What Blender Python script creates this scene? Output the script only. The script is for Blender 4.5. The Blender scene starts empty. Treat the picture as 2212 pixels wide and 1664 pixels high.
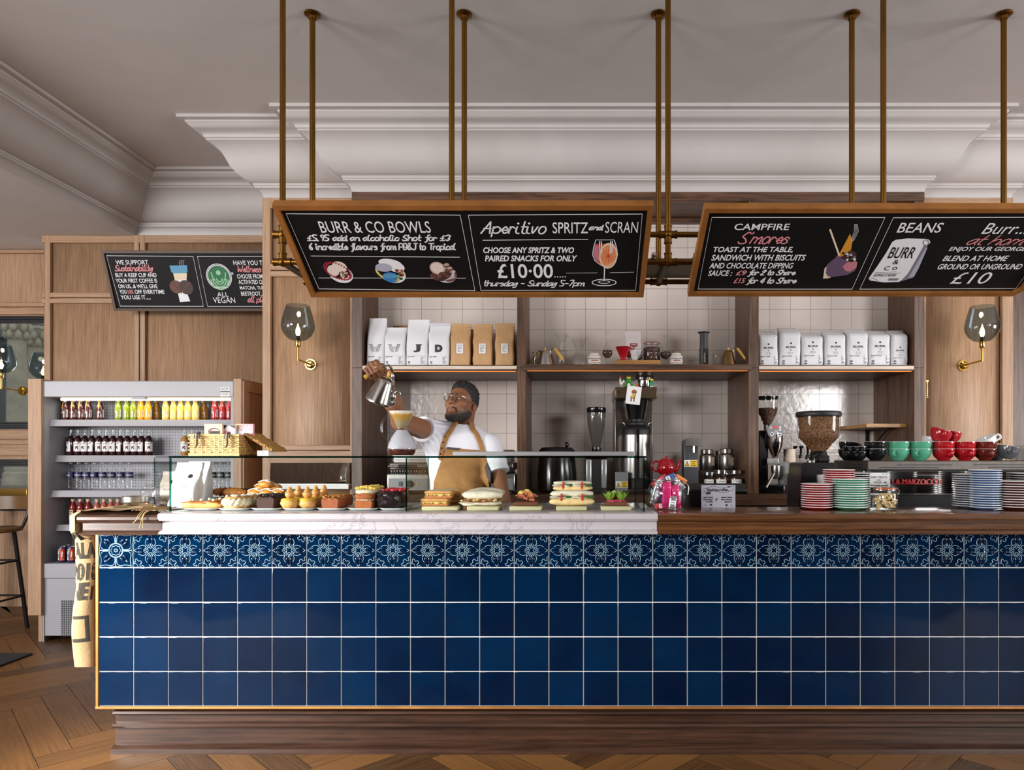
import bpy, bmesh, math, random
from mathutils import Vector, Matrix
random.seed(7)
SC = bpy.context.scene
COL = SC.collection
PI = math.pi
# ------------------------------------------------------------------ camera
F = 1475.0; CX = 1241.0; CY = 983.0; EYE = 1.315
cam = bpy.data.cameras.new('camera'); co = bpy.data.objects.new('camera', cam); COL.objects.link(co)
cam.sensor_width = 36.0; cam.lens = F / 2212 * 36.0
cam.shift_x = (1106 - CX) / 2212; cam.shift_y = (CY - 832) / 2212
co.location = (0, 0, EYE); co.rotation_euler = (PI / 2, 0, 0)
cam.clip_start = 0.05; cam.clip_end = 200
SC.camera = co
# ------------------------------------------------------------------ world, softbox lights, exposure
W = bpy.data.worlds.new('sky'); SC.world = W; W.use_nodes = True
bg = W.node_tree.nodes['Background']; bg.inputs[0].default_value = (0.80, 0.90, 1.0, 1); bg.inputs[1].default_value = 0.9
def area(name, loc, target, sx, sy, power, color=(1, 1, 1)):
    l = bpy.data.lights.new(name, 'AREA'); l.shape = 'RECTANGLE'; l.size = sx; l.size_y = sy; l.energy = power; l.color = color
    o = bpy.data.objects.new(name, l); COL.objects.link(o); o.location = loc
    o.rotation_euler = (Vector(target) - Vector(loc)).to_track_quat('-Z', 'Y').to_euler()
    return o
area('softbox_left', (-6.25, 0.5, 1.5), (-1.0, 3.8, 2.1), 2.0, 1.8, 165, (1.0, 0.985, 0.98))  # unseen flash softboxes either side, set at the wall openings, not daylight
area('softbox_right', (7.25, 1.3, 1.6), (1.0, 4.4, 2.2), 2.2, 1.8, 270, (1.0, 0.99, 0.99))
area('softbox_front', (-4.7, -3.1, 2.2), (-0.4, 4.6, 1.4), 2.4, 1.3, 330, (1.0, 0.985, 0.975))  # unseen flash softboxes behind the camera, frontal fill rather than window light
area('softbox_front', (5.3, -3.1, 2.3), (0.8, 4.6, 1.5), 1.6, 1.2, 200, (1.0, 0.99, 0.98))
sp_l = bpy.data.lights.new('counter_fill_spot', 'SPOT'); sp_l.energy = 800; sp_l.spot_size = math.radians(52); sp_l.spot_blend = 0.7; sp_l.shadow_soft_size = 0.18; sp_l.color = (1.0, 0.98, 0.95)
sp_o = bpy.data.objects.new('counter_fill_spot', sp_l); COL.objects.link(sp_o); sp_o.location = (-3.5, 1.5, 1.25); sp_o.rotation_euler = (Vector((-1.7, 3.0, 0.55)) - sp_o.location).to_track_quat('-Z', 'Y').to_euler()  # added spot with no fixture, brightens the left end of the counter
SC.view_settings.view_transform = 'Standard'; SC.view_settings.look = 'None'
SC.view_settings.exposure = 0.0; SC.view_settings.gamma = 1.0; SC.view_settings.use_curve_mapping = False
cy = SC.cycles
cy.use_denoising = True; cy.max_bounces = 8; cy.transparent_max_bounces = 24; cy.transmission_bounces = 6
cy.glossy_bounces = 4; cy.diffuse_bounces = 4; cy.caustics_reflective = False; cy.caustics_refractive = False
cy.sample_clamp_indirect = 4.0; cy.blur_glossy = 0.5

def PX(px, Y): return (px - CX) * Y / F
def PZ(py, Y): return EYE - (py - CY) * Y / F
def P(px, py, Y): return Vector((PX(px, Y), Y, PZ(py, Y)))

# ------------------------------------------------------------------ mesh builder
class M:
    def __init__(s): s.v = []; s.f = []; s.m = []; s.fl = []; s.T = None; s.mat = 0
    def add(s, vs, fs):
        b = len(s.v)
        s.v.extend([(s.T @ Vector(p)) if s.T else Vector(p) for p in vs])
        for f in fs: s.f.append([b + i for i in f]); s.m.append(s.mat)
        return s
    def box(s, x0, x1, y0, y1, z0, z1, bv=0.0, seg=2):
        if bv <= 0:
            return s.add([(x0,y0,z0),(x1,y0,z0),(x1,y1,z0),(x0,y1,z0),(x0,y0,z1),(x1,y0,z1),(x1,y1,z1),(x0,y1,z1)],
                  [(0,3,2,1),(4,5,6,7),(0,1,5,4),(1,2,6,5),(2,3,7,6),(3,0,4,7)])
        bm = bmesh.new(); bmesh.ops.create_cube(bm, size=1)
        for v in bm.verts: v.co = ((x0+x1)/2+v.co.x*(x1-x0), (y0+y1)/2+v.co.y*(y1-y0), (z0+z1)/2+v.co.z*(z1-z0))
        bmesh.ops.bevel(bm, geom=bm.edges[:], offset=bv, segments=seg, affect='EDGES', profile=0.5)
        return s.bm(bm)
    def bm(s, bm):
        bm.verts.index_update(); bm.normal_update(); k = len(s.f); s.fl += [k+i for i, f in enumerate(bm.faces) if max(abs(q) for q in f.normal) > 0.999]; s.add([v.co.copy() for v in bm.verts], [[v.index for v in f.verts] for f in bm.faces]); bm.free(); return s
    def lathe(s, prof, c=(0,0,0), n=24, a0=0.0, sx=1.0, sy=1.0):
        vs = []; rings = []
        for r, z in prof:
            if r < 1e-6: rings.append([len(vs)]); vs.append((c[0], c[1], c[2]+z))
            else:
                rings.append(list(range(len(vs), len(vs)+n)))
                for i in range(n):
                    a = a0 + 2*PI*i/n; vs.append((c[0]+sx*r*math.cos(a), c[1]+sy*r*math.sin(a), c[2]+z))
        fs = []
        for A, B in zip(rings, rings[1:]):
            for i in range(n):
                j = (i+1) % n
                if len(A) == 1 and len(B) == 1: continue
                if len(A) == 1: fs.append((A[0], B[j], B[i]))
                elif len(B) == 1: fs.append((A[i], A[j], B[0]))
                else: fs.append((A[i], A[j], B[j], B[i]))
        return s.add(vs, fs)
    def tube(s, pts, r, n=8, caps=True, closed=False, flat=1.0):
        pts = [Vector(p) for p in pts]; k = len(pts)
        rs = r if isinstance(r, (list, tuple)) else [r]*k
        vs = []; nrm = None
        for i, p in enumerate(pts):
            a = pts[i-1] if (i > 0 or closed) else pts[i]; b = pts[(i+1) % k] if (i < k-1 or closed) else pts[i]
            t = (b - a)
            t = t.normalized() if t.length > 1e-9 else Vector((0,0,1))
            if nrm is None:
                h = Vector((0,0,1)) if abs(t.z) < 0.9 else Vector((1,0,0)); nrm = (h - t*h.dot(t)).normalized()
            else:
                nn = nrm - t*nrm.dot(t); nrm = nn.normalized() if nn.length > 1e-6 else nrm
            bn = t.cross(nrm)
            for j in range(n):
                q = 2*PI*j/n; vs.append(p + nrm*(rs[i]*math.cos(q)) + bn*(rs[i]*flat*math.sin(q)))
        fs = []
        for i in range(k if closed else k-1):
            A = i*n; B = ((i+1) % k)*n
            for j in range(n): fs.append((A+j, A+(j+1)%n, B+(j+1)%n, B+j))
        if caps and not closed: fs.append(list(range(n))[::-1]); fs.append(list(range((k-1)*n, k*n)))
        return s.add(vs, fs)
    def cyl(s, a, b, r, r1=None, n=16): return s.tube([a, b], [r, r if r1 is None else r1], n)
    def ell(s, c, r, nu=16, nv=10, R=None):
        if not isinstance(r, (tuple, list)): r = (r, r, r)
        vs = [(0,0,-1)]; 
        for i in range(1, nv):
            t = PI*i/nv
            for j in range(nu): a = 2*PI*j/nu; vs.append((math.sin(t)*math.cos(a), math.sin(t)*math.sin(a), -math.cos(t)))
        vs.append((0,0,1)); out = []
        for v in vs:
            q = Vector((v[0]*r[0], v[1]*r[1], v[2]*r[2]))
            if R: q = R @ q
            out.append(Vector(c)+q)
        fs = [(0, 1+(j+1)%nu, 1+j) for j in range(nu)]
        for i in range(nv-2):
            for j in range(nu): a = 1+i*nu; b = a+nu; fs.append((a+j, a+(j+1)%nu, b+(j+1)%nu, b+j))
        L = len(vs)-1; a = 1+(nv-2)*nu
        fs += [(a+j, a+(j+1)%nu, L) for j in range(nu)]
        return s.add(out, fs)
    def ext(s, pts, d):
        n = len(pts); d = Vector(d); pts = [Vector(p) for p in pts]
        fs = [list(range(n))[::-1], list(range(n, 2*n))] + [(i, (i+1)%n, n+(i+1)%n, n+i) for i in range(n)]
        return s.add(pts + [p+d for p in pts], fs)
    def grid(s, fn, nu, nv, cu=False):
        vs = [fn(i/(nu if cu else nu-1) if nu > 1 else 0, j/(nv-1)) for j in range(nv) for i in range(nu)]
        fs = [(j*nu+i, j*nu+(i+1)%nu, (j+1)*nu+(i+1)%nu, (j+1)*nu+i) for j in range(nv-1) for i in range(nu if cu else nu-1)]
        return s.add(vs, fs)
    def quad(s, a, b, c, d): return s.add([a, b, c, d], [(0,1,2,3)])
    def build(s, name, mats, parent=None, smooth=0.7, recalc=True, label=None, attr=None):
        me = bpy.data.meshes.new(name)
        off = Vector((0,0,0)); q = parent
        while q is not None: off += q.location; q = q.parent
        me.from_pydata([v - off for v in s.v], [], s.f)
        if not isinstance(mats, (list, tuple)): mats = [mats]
        for m in mats: me.materials.append(MAT[m] if isinstance(m, str) else m)
        if len(mats) > 1: me.polygons.foreach_set('material_index', s.m)
        if recalc:
            bm = bmesh.new(); bm.from_mesh(me); bmesh.ops.recalc_face_normals(bm, faces=bm.faces[:]); bm.to_mesh(me); bm.free()
        if smooth:
            me.polygons.foreach_set('use_smooth', [True]*len(me.polygons)); me.set_sharp_from_angle(angle=smooth)
            for i in s.fl: me.polygons[i].use_smooth = False
        me.update()
        o = bpy.data.objects.new(name, me); COL.objects.link(o); o.parent = parent
        if label: o['label'] = label
        return o

def tag(o, label, cat, group=None, kind=None):
    o['label'] = label; o['category'] = cat
    if group: o['group'] = group
    if kind: o['kind'] = kind
    return o
def thing(name, label, cat, loc=(0,0,0), group=None):
    o = bpy.data.objects.new(name, None); COL.objects.link(o); o.location = loc; o.empty_display_size = 0.05
    return tag(o, label, cat, group)
def solo(name, m, mats, label, cat, group=None, **k):
    "a thing that is one mesh; its origin goes to its base"
    o = m.build(name, mats, None, **k)
    lo = [min(v[i] for v in m.v) for i in range(3)]; hi = [max(v[i] for v in m.v) for i in range(3)]
    c = Vector(((lo[0]+hi[0])/2, (lo[1]+hi[1])/2, lo[2]))
    o.data.transform(Matrix.Translation(-c)); o.location = c
    return tag(o, label, cat, group)
def struct(name, m, mats, **k):
    o = m.build(name, mats, None, **k); o['kind'] = 'structure'; return o
def dup(src, loc=None, rz=None, label=None, group=None, scale=None, mats=None):
    "a copy of a thing with copies of its parts and sub-parts; mats = {old material: new material}"
    def cp(o, par):
        c = o.copy(); COL.objects.link(c)
        if par is not None: c.parent = par
        if mats and o.data is not None:
            key = [m.name for m in o.data.materials]
            if any(k in mats for k in key):
                for i, s in enumerate(c.material_slots):
                    if key[i] in mats: s.link = 'OBJECT'; s.material = MAT[mats[key[i]]]
        for ch in list(o.children): cp(ch, c)
        return c
    r = cp(src, None)
    if loc is not None: r.location = loc
    if rz is not None: r.rotation_euler = (0, 0, rz) if not isinstance(rz, (tuple, list)) else rz
    if scale is not None: r.scale = scale if isinstance(scale, (tuple, list)) else (scale,)*3
    if label: r['label'] = label
    if group: r['group'] = group
    return r
def cr(pts, k=6, closed=False):
    "Catmull-Rom through points"
    pts = [Vector(p) for p in pts]; n = len(pts); out = []
    if n < 3 and not closed: return pts
    for i in range(n if closed else n-1):
        p0 = pts[i-1] if (i > 0 or closed) else pts[0]; p1 = pts[i]; p2 = pts[(i+1) % n]; p3 = pts[(i+2) % n] if (i+2 < n or closed) else pts[-1]
        for j in range(k):
            t = j/k
            out.append(0.5*((2*p1)+(p2-p0)*t+(2*p0-5*p1+4*p2-p3)*t*t+(3*p1-p0-3*p2+p3)*t**3))
    if not closed: out.append(pts[-1])
    return out

# ------------------------------------------------------------------ lettering
_tc = {}
def glyphs(body, bold=0.0, shear=0.0):
    k = (body, bold, shear)
    if k not in _tc:
        cu = bpy.data.curves.new('lettering', 'FONT'); cu.body = body; cu.size = 1; cu.resolution_u = 3; cu.offset = bold; cu.shear = shear
        o = bpy.data.objects.new('lettering', cu); COL.objects.link(o)
        dg = bpy.context.evaluated_depsgraph_get(); dg.update()
        me = bpy.data.meshes.new_from_object(o.evaluated_get(dg))
        _tc[k] = ([(v.co.x, v.co.y) for v in me.vertices], [list(p.vertices) for p in me.polygons])
        bpy.data.objects.remove(o); bpy.data.curves.remove(cu); bpy.data.meshes.remove(me)
    return _tc[k]
# hand-lettered strokes: each point is two digits, x then y (2 = baseline, 6 = x height, 9 = cap, 0 = descender); last number = advance
SF = {
'a':('46260412334643 52',5),'b':('0902224345260 4',5),'c':('4526041232 43',4.6),'d':('452604123349 4252',5),'e':('044435260413 2243',4.6),'f':('5949383220 10|1646',4.6),
'g':('4626041334464120 01',5),'h':('0902|042645425 2',5.2),'i':('06031222|0808',2.6),'j':('2620 0001|2828',3),'k':('0902|460442 52',5),'l':('1907031222',2.8),
'm':('0602|04163532|345665627 2',7.4),'n':('0602|042645425 2',5.2),'o':('361604123244 36',5),'p':('0600|0526454322 03',5),'q':('4626041334|4640',5),'r':('0602|0416 35',3.9),
's':('35160524332202',3.9),'t':('19132232|0636',3.6),'u':('0603123346|464252',5.2),'v':('061236',4.2),'w':('0612263246',5.4),'x':('0642|4602',4.6),'y':('06031336|46311000',5),'z':('06360242',4.6),
'A':('0249|4952|1555',6.4),'B':('0209|0929484515|154443220 2',5.6),'C':('58390704225 3',6),'D':('0209|0929575423 02',6.2),'E':('4909|0902|0242|0535',5),'F':('4909|0902|0535',5),
'H':('0902|4942|0545',5.6),'J':('5949432212 03|2969',6),'M':('0209|0934|3469|6962',7.4),'P':('0209|0939574515',5.8),'S':('583917163 553421203',6),'T':('0969|3932',6),'W':('09123629? '.replace('29? ','')+'5279',8),
'0':('3909042244573 9',5.6),'1':('1739 32',3.6),'2':('07283947250242',5.2),'3':('0829483525442 203',5.2),'4':('390444|3832',5.2),'5':('490916354432 12 02',5.2),'6':('3906032233251503',5),'7':('0949 12',5),'9':('4626182948 4632',5.2),
'£':('4838272212 02|0242|0535',5.4),'&':('4219293905122244',5.6),'-':('0535',4.4),'.':('0202',2.2),',':('1201',2.2),'!':('1914|1212',2.4),"'":('0908',2),'+':('1426|1614|',3.4),' ':('',3.2),':':('0303|0606',2.4),'’':('0908',2)}
def strokes(body):
    out = []; x = 0
    for ch in body:
        g, adv = SF.get(ch, SF[' '])
        for seg in g.split('|'):
            d = seg.replace(' ', '')
            pts = [(x+int(d[i]), int(d[i+1])-2) for i in range(0, len(d)-1, 2)]
            if pts: out.append(pts)
        x += adv
    return out
class Sheet:
    "flat lettering on a plane: origin o, unit right u, unit up v; z lifts it off the surface"
    def __init__(s, o, u, v, lift=0.0012):
        s.o = Vector(o); s.u = Vector(u).normalized(); s.v = Vector(v).normalized(); s.n = s.u.cross(s.v).normalized(); s.lift = lift; s.m = M()
        s.bend = None
    def pt(s, a, b, k=1.0):
        if s.bend: return s.bend(a, b, s.lift*k)
        return s.o + s.u*a + s.v*b + s.n*(s.lift*k)
    def text(s, body, x0, x1, y0, y1, bold=0.0, shear=0.0, rot=0.0, mat=0):
        "fit the words into the box x0..x1, y0..y1 of the sheet"
        vs, fs = glyphs(body, bold, shear)
        if not vs: return s
        a0 = min(v[0] for v in vs); a1 = max(v[0] for v in vs); b0 = min(v[1] for v in vs); b1 = max(v[1] for v in vs)
        s.m.mat = mat; cr_, sr = math.cos(rot), math.sin(rot)
        out = []
        for a, b in vs:
            X = (a-a0)/(a1-a0)*(x1-x0); Y = (b-b0)/(b1-b0)*(y1-y0)
            out.append(s.pt(x0+X*cr_-Y*sr, y0+Y*cr_+X*sr))
        s.m.add(out, fs); return s
    def line(s, pts, w, mat=0, n=6, k=1.0, closed=False):
        "a brushed stroke with round ends through 2-D points"
        s.m.mat = mat
        pts = [Vector((p[0], p[1])) for p in pts]
        if len(pts) == 1 or (len(pts) == 2 and (pts[0]-pts[1]).length < 1e-7): return s.disc(pts[0], w*0.75, mat, k)
        L = []; R = []; m = len(pts)
        for i, p in enumerate(pts):
            a = pts[i-1] if (i or closed) else p; b = pts[(i+1) % m] if (i < m-1 or closed) else p
            t = b-a; t = t.normalized() if t.length > 1e-9 else Vector((1,0)); q = Vector((-t.y, t.x))*w*0.5
            L.append(p+q); R.append(p-q)
        vs = [s.pt(p.x, p.y, k) for p in L] + [s.pt(p.x, p.y, k) for p in R]
        s.m.add(vs, [(i, m+i, m+(i+1) % m, (i+1) % m) for i in range(m if closed else m-1)])
        if not closed:
            s.disc(pts[0], w*0.5, mat, k, 8); s.disc(pts[-1], w*0.5, mat, k, 8)
        return s
    def disc(s, p, r, mat=0, k=1.0, n=12, ry=None, rot=0.0):
        s.m.mat = mat; ry = ry or r; c, q = math.cos(rot), math.sin(rot)
        vs = []
        for i in range(n):
            a = r*math.cos(2*PI*i/n); b = ry*math.sin(2*PI*i/n); vs.append(s.pt(p[0]+a*c-b*q, p[1]+b*c+a*q, k))
        s.m.add(vs, [list(range(n))]); return s
    def poly(s, pts, mat=0, k=1.0):
        s.m.mat = mat; s.m.add([s.pt(a, b, k) for a, b in pts], [list(range(len(pts)))]); return s
    def rect(s, x0, x1, y0, y1, mat=0, k=1.0): return s.poly([(x0,y0),(x1,y0),(x1,y1),(x0,y1)], mat, k)
    def script(s, body, x0, x1, y0, y1, w, shear=0.3, mat=0):
        "hand-lettered words fitted to a box"
        st = strokes(body); pl = []
        for p in st:
            q = [Vector((a + shear*b, b)) for a, b in p]
            pl.append(cr(q, 4) if len(q) > 2 else q)
        A = [p.x for q in pl for p in q]; B = [p.y for q in pl for p in q]
        a0, a1, b0, b1 = min(A), max(A), min(B), max(B); b1 = b1 if b1 > b0 else b0+1
        for q in pl: s.line([(x0+(p.x-a0)/(a1-a0)*(x1-x0), y0+(p.y-b0)/(b1-b0)*(y1-y0)) for p in q], w, mat)
        return s
    def build(s, name, mats, parent, **k): return s.m.build(name, mats, parent, smooth=0, recalc=False, **k)

# ------------------------------------------------------------------ materials
MAT = {}
def nt(name):
    m = bpy.data.materials.new(name); m.use_nodes = True; MAT[name] = m
    t = m.node_tree; return m, t, t.nodes['Principled BSDF']
def N(t, typ, **k):
    n = t.nodes.new(typ)
    for a, b in k.items():
        if a.startswith('_'): setattr(n, a[1:], b)
        else: n.inputs[a].default_value = b
    return n
def lin(c):
    return tuple((x/255/12.92 if x/255 <= 0.04045 else ((x/255+0.055)/1.055)**2.4) for x in c) + (1,)
def mat(name, rgb, rough=0.5, metal=0.0, noise=0.0, scale=20.0, bump=0.0, coat=0.0, emit=0.0, spec=0.5, sss=0.0, alpha=1.0, stretch=(1,1,1), sheen=0.0, emitc=None):
    "plain surface with an optional mottled colour and grain"
    m, t, b = nt(name); c = lin(rgb)
    b.inputs['Base Color'].default_value = c; b.inputs['Roughness'].default_value = rough; b.inputs['Metallic'].default_value = metal
    b.inputs['Coat Weight'].default_value = coat; b.inputs['Coat Roughness'].default_value = 0.08; b.inputs['Specular IOR Level'].default_value = spec
    b.inputs['Alpha'].default_value = alpha; b.inputs['Sheen Weight'].default_value = sheen
    if sss: b.inputs['Subsurface Weight'].default_value = sss; b.inputs['Subsurface Radius'].default_value = (0.012, 0.005, 0.003)
    if emit: b.inputs['Emission Color'].default_value = lin(emitc or rgb); b.inputs['Emission Strength'].default_value = emit
    if noise or bump:
        tc = N(t, 'ShaderNodeTexCoord'); mp = N(t, 'ShaderNodeMapping', Scale=stretch); nz = N(t, 'ShaderNodeTexNoise', Scale=scale, Detail=4.0, Roughness=0.6)
        t.links.new(tc.outputs['Object'], mp.inputs[0]); t.links.new(mp.outputs[0], nz.inputs['Vector'])
        if noise:
            rm = N(t, 'ShaderNodeValToRGB'); e = rm.color_ramp.elements
            e[0].position = 0.3; e[1].position = 0.7
            e[0].color = tuple(x*(1-noise) for x in c[:3])+(1,); e[1].color = tuple(min(1, x*(1+noise)) for x in c[:3])+(1,)
            t.links.new(nz.outputs['Fac'], rm.inputs[0]); t.links.new(rm.outputs[0], b.inputs['Base Color'])
        if bump:
            bp = N(t, 'ShaderNodeBump', Strength=bump, Distance=0.01); t.links.new(nz.outputs['Fac'], bp.inputs['Height']); t.links.new(bp.outputs[0], b.inputs['Normal'])
    return m
def wood(name, c0, c1, axis='z', rough=0.45, coat=0.0, fine=90.0, rings=7.0, bump=0.08, fig=0.03):
    "oak: long fibres plus broad cathedral figure along one axis"
    m, t, b = nt(name); tc = N(t, 'ShaderNodeTexCoord')
    st = {'z': (1,1,0.03), 'x': (0.03,1,1), 'y': (1,0.03,1)}[axis]; st2 = {'z': (1,1,0.16), 'x': (0.16,1,1), 'y': (1,0.16,1)}[axis]
    mp = N(t, 'ShaderNodeMapping', Scale=st); mp2 = N(t, 'ShaderNodeMapping', Scale=st2)
    n1 = N(t, 'ShaderNodeTexNoise', Scale=fine, Detail=5.0, Roughness=0.7); n2 = N(t, 'ShaderNodeTexNoise', Scale=rings, Detail=2.0, Distortion=0.6)
    t.links.new(tc.outputs['Object'], mp.inputs[0]); t.links.new(tc.outputs['Object'], mp2.inputs[0])
    t.links.new(mp.outputs[0], n1.inputs['Vector']); t.links.new(mp2.outputs[0], n2.inputs['Vector'])
    w = N(t, 'ShaderNodeMath', _operation='SINE'); k = N(t, 'ShaderNodeMath', _operation='MULTIPLY'); k.inputs[1].default_value = 55.0
    t.links.new(n2.outputs['Fac'], k.inputs[0]); t.links.new(k.outputs[0], w.inputs[0])
    s = N(t, 'ShaderNodeMath', _operation='MULTIPLY_ADD'); s.inputs[1].default_value = fig
    t.links.new(w.outputs[0], s.inputs[0]); t.links.new(n1.outputs['Fac'], s.inputs[2])
    rm = N(t, 'ShaderNodeValToRGB'); e = rm.color_ramp.elements
    e[0].position = 0.32; e[0].color = lin(c0); e[1].position = 0.66; e[1].color = lin(c1)
    t.links.new(s.outputs[0], rm.inputs[0])
    t.links.new(rm.outputs[0], b.inputs['Base Color'])
    b.inputs['Roughness'].default_value = rough; b.inputs['Coat Weight'].default_value = coat; b.inputs['Coat Roughness'].default_value = 0.12
    bp = N(t, 'ShaderNodeBump', Strength=bump, Distance=0.005); t.links.new(s.outputs[0], bp.inputs['Height']); t.links.new(bp.outputs[0], b.inputs['Normal'])
    return m
def glass(name, tint=(1,1,1), refl=1.0, rough=0.0, body=0.0, bodyc=(255,255,255), edge=0.35, ior=1.45):
    "thin glass: clear with a fresnel sheen, darker towards the rim where one looks along the wall"
    m = bpy.data.materials.new(name); m.use_nodes = True; MAT[name] = m; t = m.node_tree; t.nodes.clear()
    out = N(t, 'ShaderNodeOutputMaterial'); tr = N(t, 'ShaderNodeBsdfTransparent'); gl = N(t, 'ShaderNodeBsdfGlossy', Roughness=rough); mx = N(t, 'ShaderNodeMixShader')
    lw = N(t, 'ShaderNodeLayerWeight', Blend=0.5); mc = N(t, 'ShaderNodeMix', _data_type='RGBA')
    pw = N(t, 'ShaderNodeMath', _operation='POWER'); pw.inputs[1].default_value = 3.0
    t.links.new(lw.outputs['Facing'], pw.inputs[0]); t.links.new(pw.outputs[0], mc.inputs[0])
    mc.inputs[6].default_value = tint + (1,); mc.inputs[7].default_value = tuple(x*(1-edge) for x in tint) + (1,)
    t.links.new(mc.outputs[2], tr.inputs[0])
    p5 = N(t, 'ShaderNodeMath', _operation='POWER'); p5.inputs[1].default_value = 4.5; t.links.new(lw.outputs['Facing'], p5.inputs[0])
    ml = N(t, 'ShaderNodeMath', _operation='MULTIPLY_ADD', _use_clamp=True); ml.inputs[1].default_value = 0.8*refl; ml.inputs[2].default_value = 0.04*refl
    t.links.new(p5.outputs[0], ml.inputs[0]); t.links.new(ml.outputs[0], mx.inputs[0])
    src = tr
    if body:
        df = N(t, 'ShaderNodeBsdfDiffuse', Color=lin(bodyc)); m2 = N(t, 'ShaderNodeMixShader', Fac=body)
        t.links.new(tr.outputs[0], m2.inputs[1]); t.links.new(df.outputs[0], m2.inputs[2]); src = m2
    t.links.new(src.outputs[0], mx.inputs[1]); t.links.new(gl.outputs[0], mx.inputs[2]); t.links.new(mx.outputs[0], out.inputs[0])
    return m
wood('oak light', (144,110,82), (182,147,116), 'z', 0.5, rings=3, fine=120)
wood('oak light flat', (144,110,82), (182,147,116), 'x', 0.5, rings=3, fine=120)
wood('oak dark', (46,30,21), (110,77,55), 'z', 0.42, fine=80, rings=5, fig=0.05)
wood('oak dark flat', (46,29,20), (106,72,50), 'x', 0.42, fine=80, rings=5, fig=0.05)
wood('oak counter', (58,34,18), (112,72,42), 'x', 0.22, 0.6, fine=60)
wood('oak plinth', (38,24,17), (74,50,38), 'x', 0.28, 0.4, fine=60)
wood('oak shelf edge', (196,178,160), (232,216,200), 'x', 0.5, bump=0.03)
wood('oak ledge', (140,96,50), (190,142,84), 'x', 0.4)
mat('plaster', (198,192,190), 0.75, noise=0.03, scale=3, bump=0.015)
mat('cornice white', (188,182,180), 0.6, noise=0.02, scale=5)
mat('brass aged', (120,84,34), 0.36, 1.0, noise=0.25, scale=14, stretch=(1,1,0.2))
mat('brass frame', (188,128,68), 0.45, 0.75, noise=0.2, scale=8)
mat('brass bright', (204,164,84), 0.18, 1.0)
mat('chrome', (222,222,222), 0.12, 1.0)
mat('steel', (176,172,168), 0.28, 1.0, noise=0.12, scale=60, stretch=(1,1,0.05))
mat('steel dark', (104,98,92), 0.32, 1.0, noise=0.15, scale=60, stretch=(0.05,1,1))
mat('black gloss', (14,14,15), 0.18); mat('black matt', (24,24,26), 0.5); mat('black metal', (22,22,24), 0.35, 0.3)
mat('grey dark', (62,62,66), 0.45); mat('grey mid', (128,128,130), 0.45)
mat('chalk black', (13,12,13), 0.6, spec=0.2, noise=0.25, scale=6, bump=0.03)
mat('paint white', (232,231,236), 0.6); mat('paint pink', (222,140,146), 0.6); mat('white gloss', (236,236,234), 0.15); mat('white paper', (232,232,232), 0.6, noise=0.015, scale=30)
mat('ink', (34,33,36), 0.6); mat('ink grey', (105,105,108), 0.6)
glass('glass clear', (0.985,0.99,0.988), 1.0, edge=0.22)
glass('glass pane', (0.965,0.985,0.976), 0.7, edge=0.06)
glass('glass smoked', (0.50,0.58,0.63), 1.4, edge=0.45)
glass('glass edge', (0.03,0.20,0.16), 1.0, edge=0.6)
glass('plastic clear', (0.92,0.93,0.93), 1.0, rough=0.12, body=0.10, edge=0.4)
glass('plastic smoke', (0.55,0.54,0.52), 1.2, rough=0.05, body=0.12, bodyc=(150,146,140), edge=0.5)
# ================================================================== THE ROOM
CEIL = 3.493; COR = 3.092
XL, XR, YF, YB = -6.5, 7.5, -3.3, 6.1
# floor: herringbone oak boards, each board a shade of its own
m, t, b = nt('oak floor'); at = N(t, 'ShaderNodeAttribute', _attribute_name='shade'); tc = N(t, 'ShaderNodeUVMap', _uv_map='along')
mp = N(t, 'ShaderNodeMapping', Scale=(1.0, 26, 1)); nz = N(t, 'ShaderNodeTexNoise', Scale=3.2, Detail=5.0, Roughness=0.65, Distortion=0.4)
t.links.new(tc.outputs[0], mp.inputs[0]); t.links.new(mp.outputs[0], nz.inputs['Vector'])
ad = N(t, 'ShaderNodeMath', _operation='MULTIPLY_ADD'); ad.inputs[1].default_value = 0.55
t.links.new(at.outputs['Fac'], ad.inputs[0]); t.links.new(nz.outputs['Fac'], ad.inputs[2])
rm = N(t, 'ShaderNodeValToRGB'); e = rm.color_ramp.elements; e[0].position = 0.35; e[0].color = lin((46,28,12)); e[1].position = 1.05; e[1].color = lin((118,80,40))
t.links.new(ad.outputs[0], rm.inputs[0]); t.links.new(rm.outputs[0], b.inputs['Base Color']); b.inputs['Roughness'].default_value = 0.48
bp = N(t, 'ShaderNodeBump', Strength=0.06, Distance=0.004); t.links.new(nz.outputs['Fac'], bp.inputs['Height']); t.links.new(bp.outputs[0], b.inputs['Normal'])
mat('floor joint', (30,18,10), 0.7)
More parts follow.
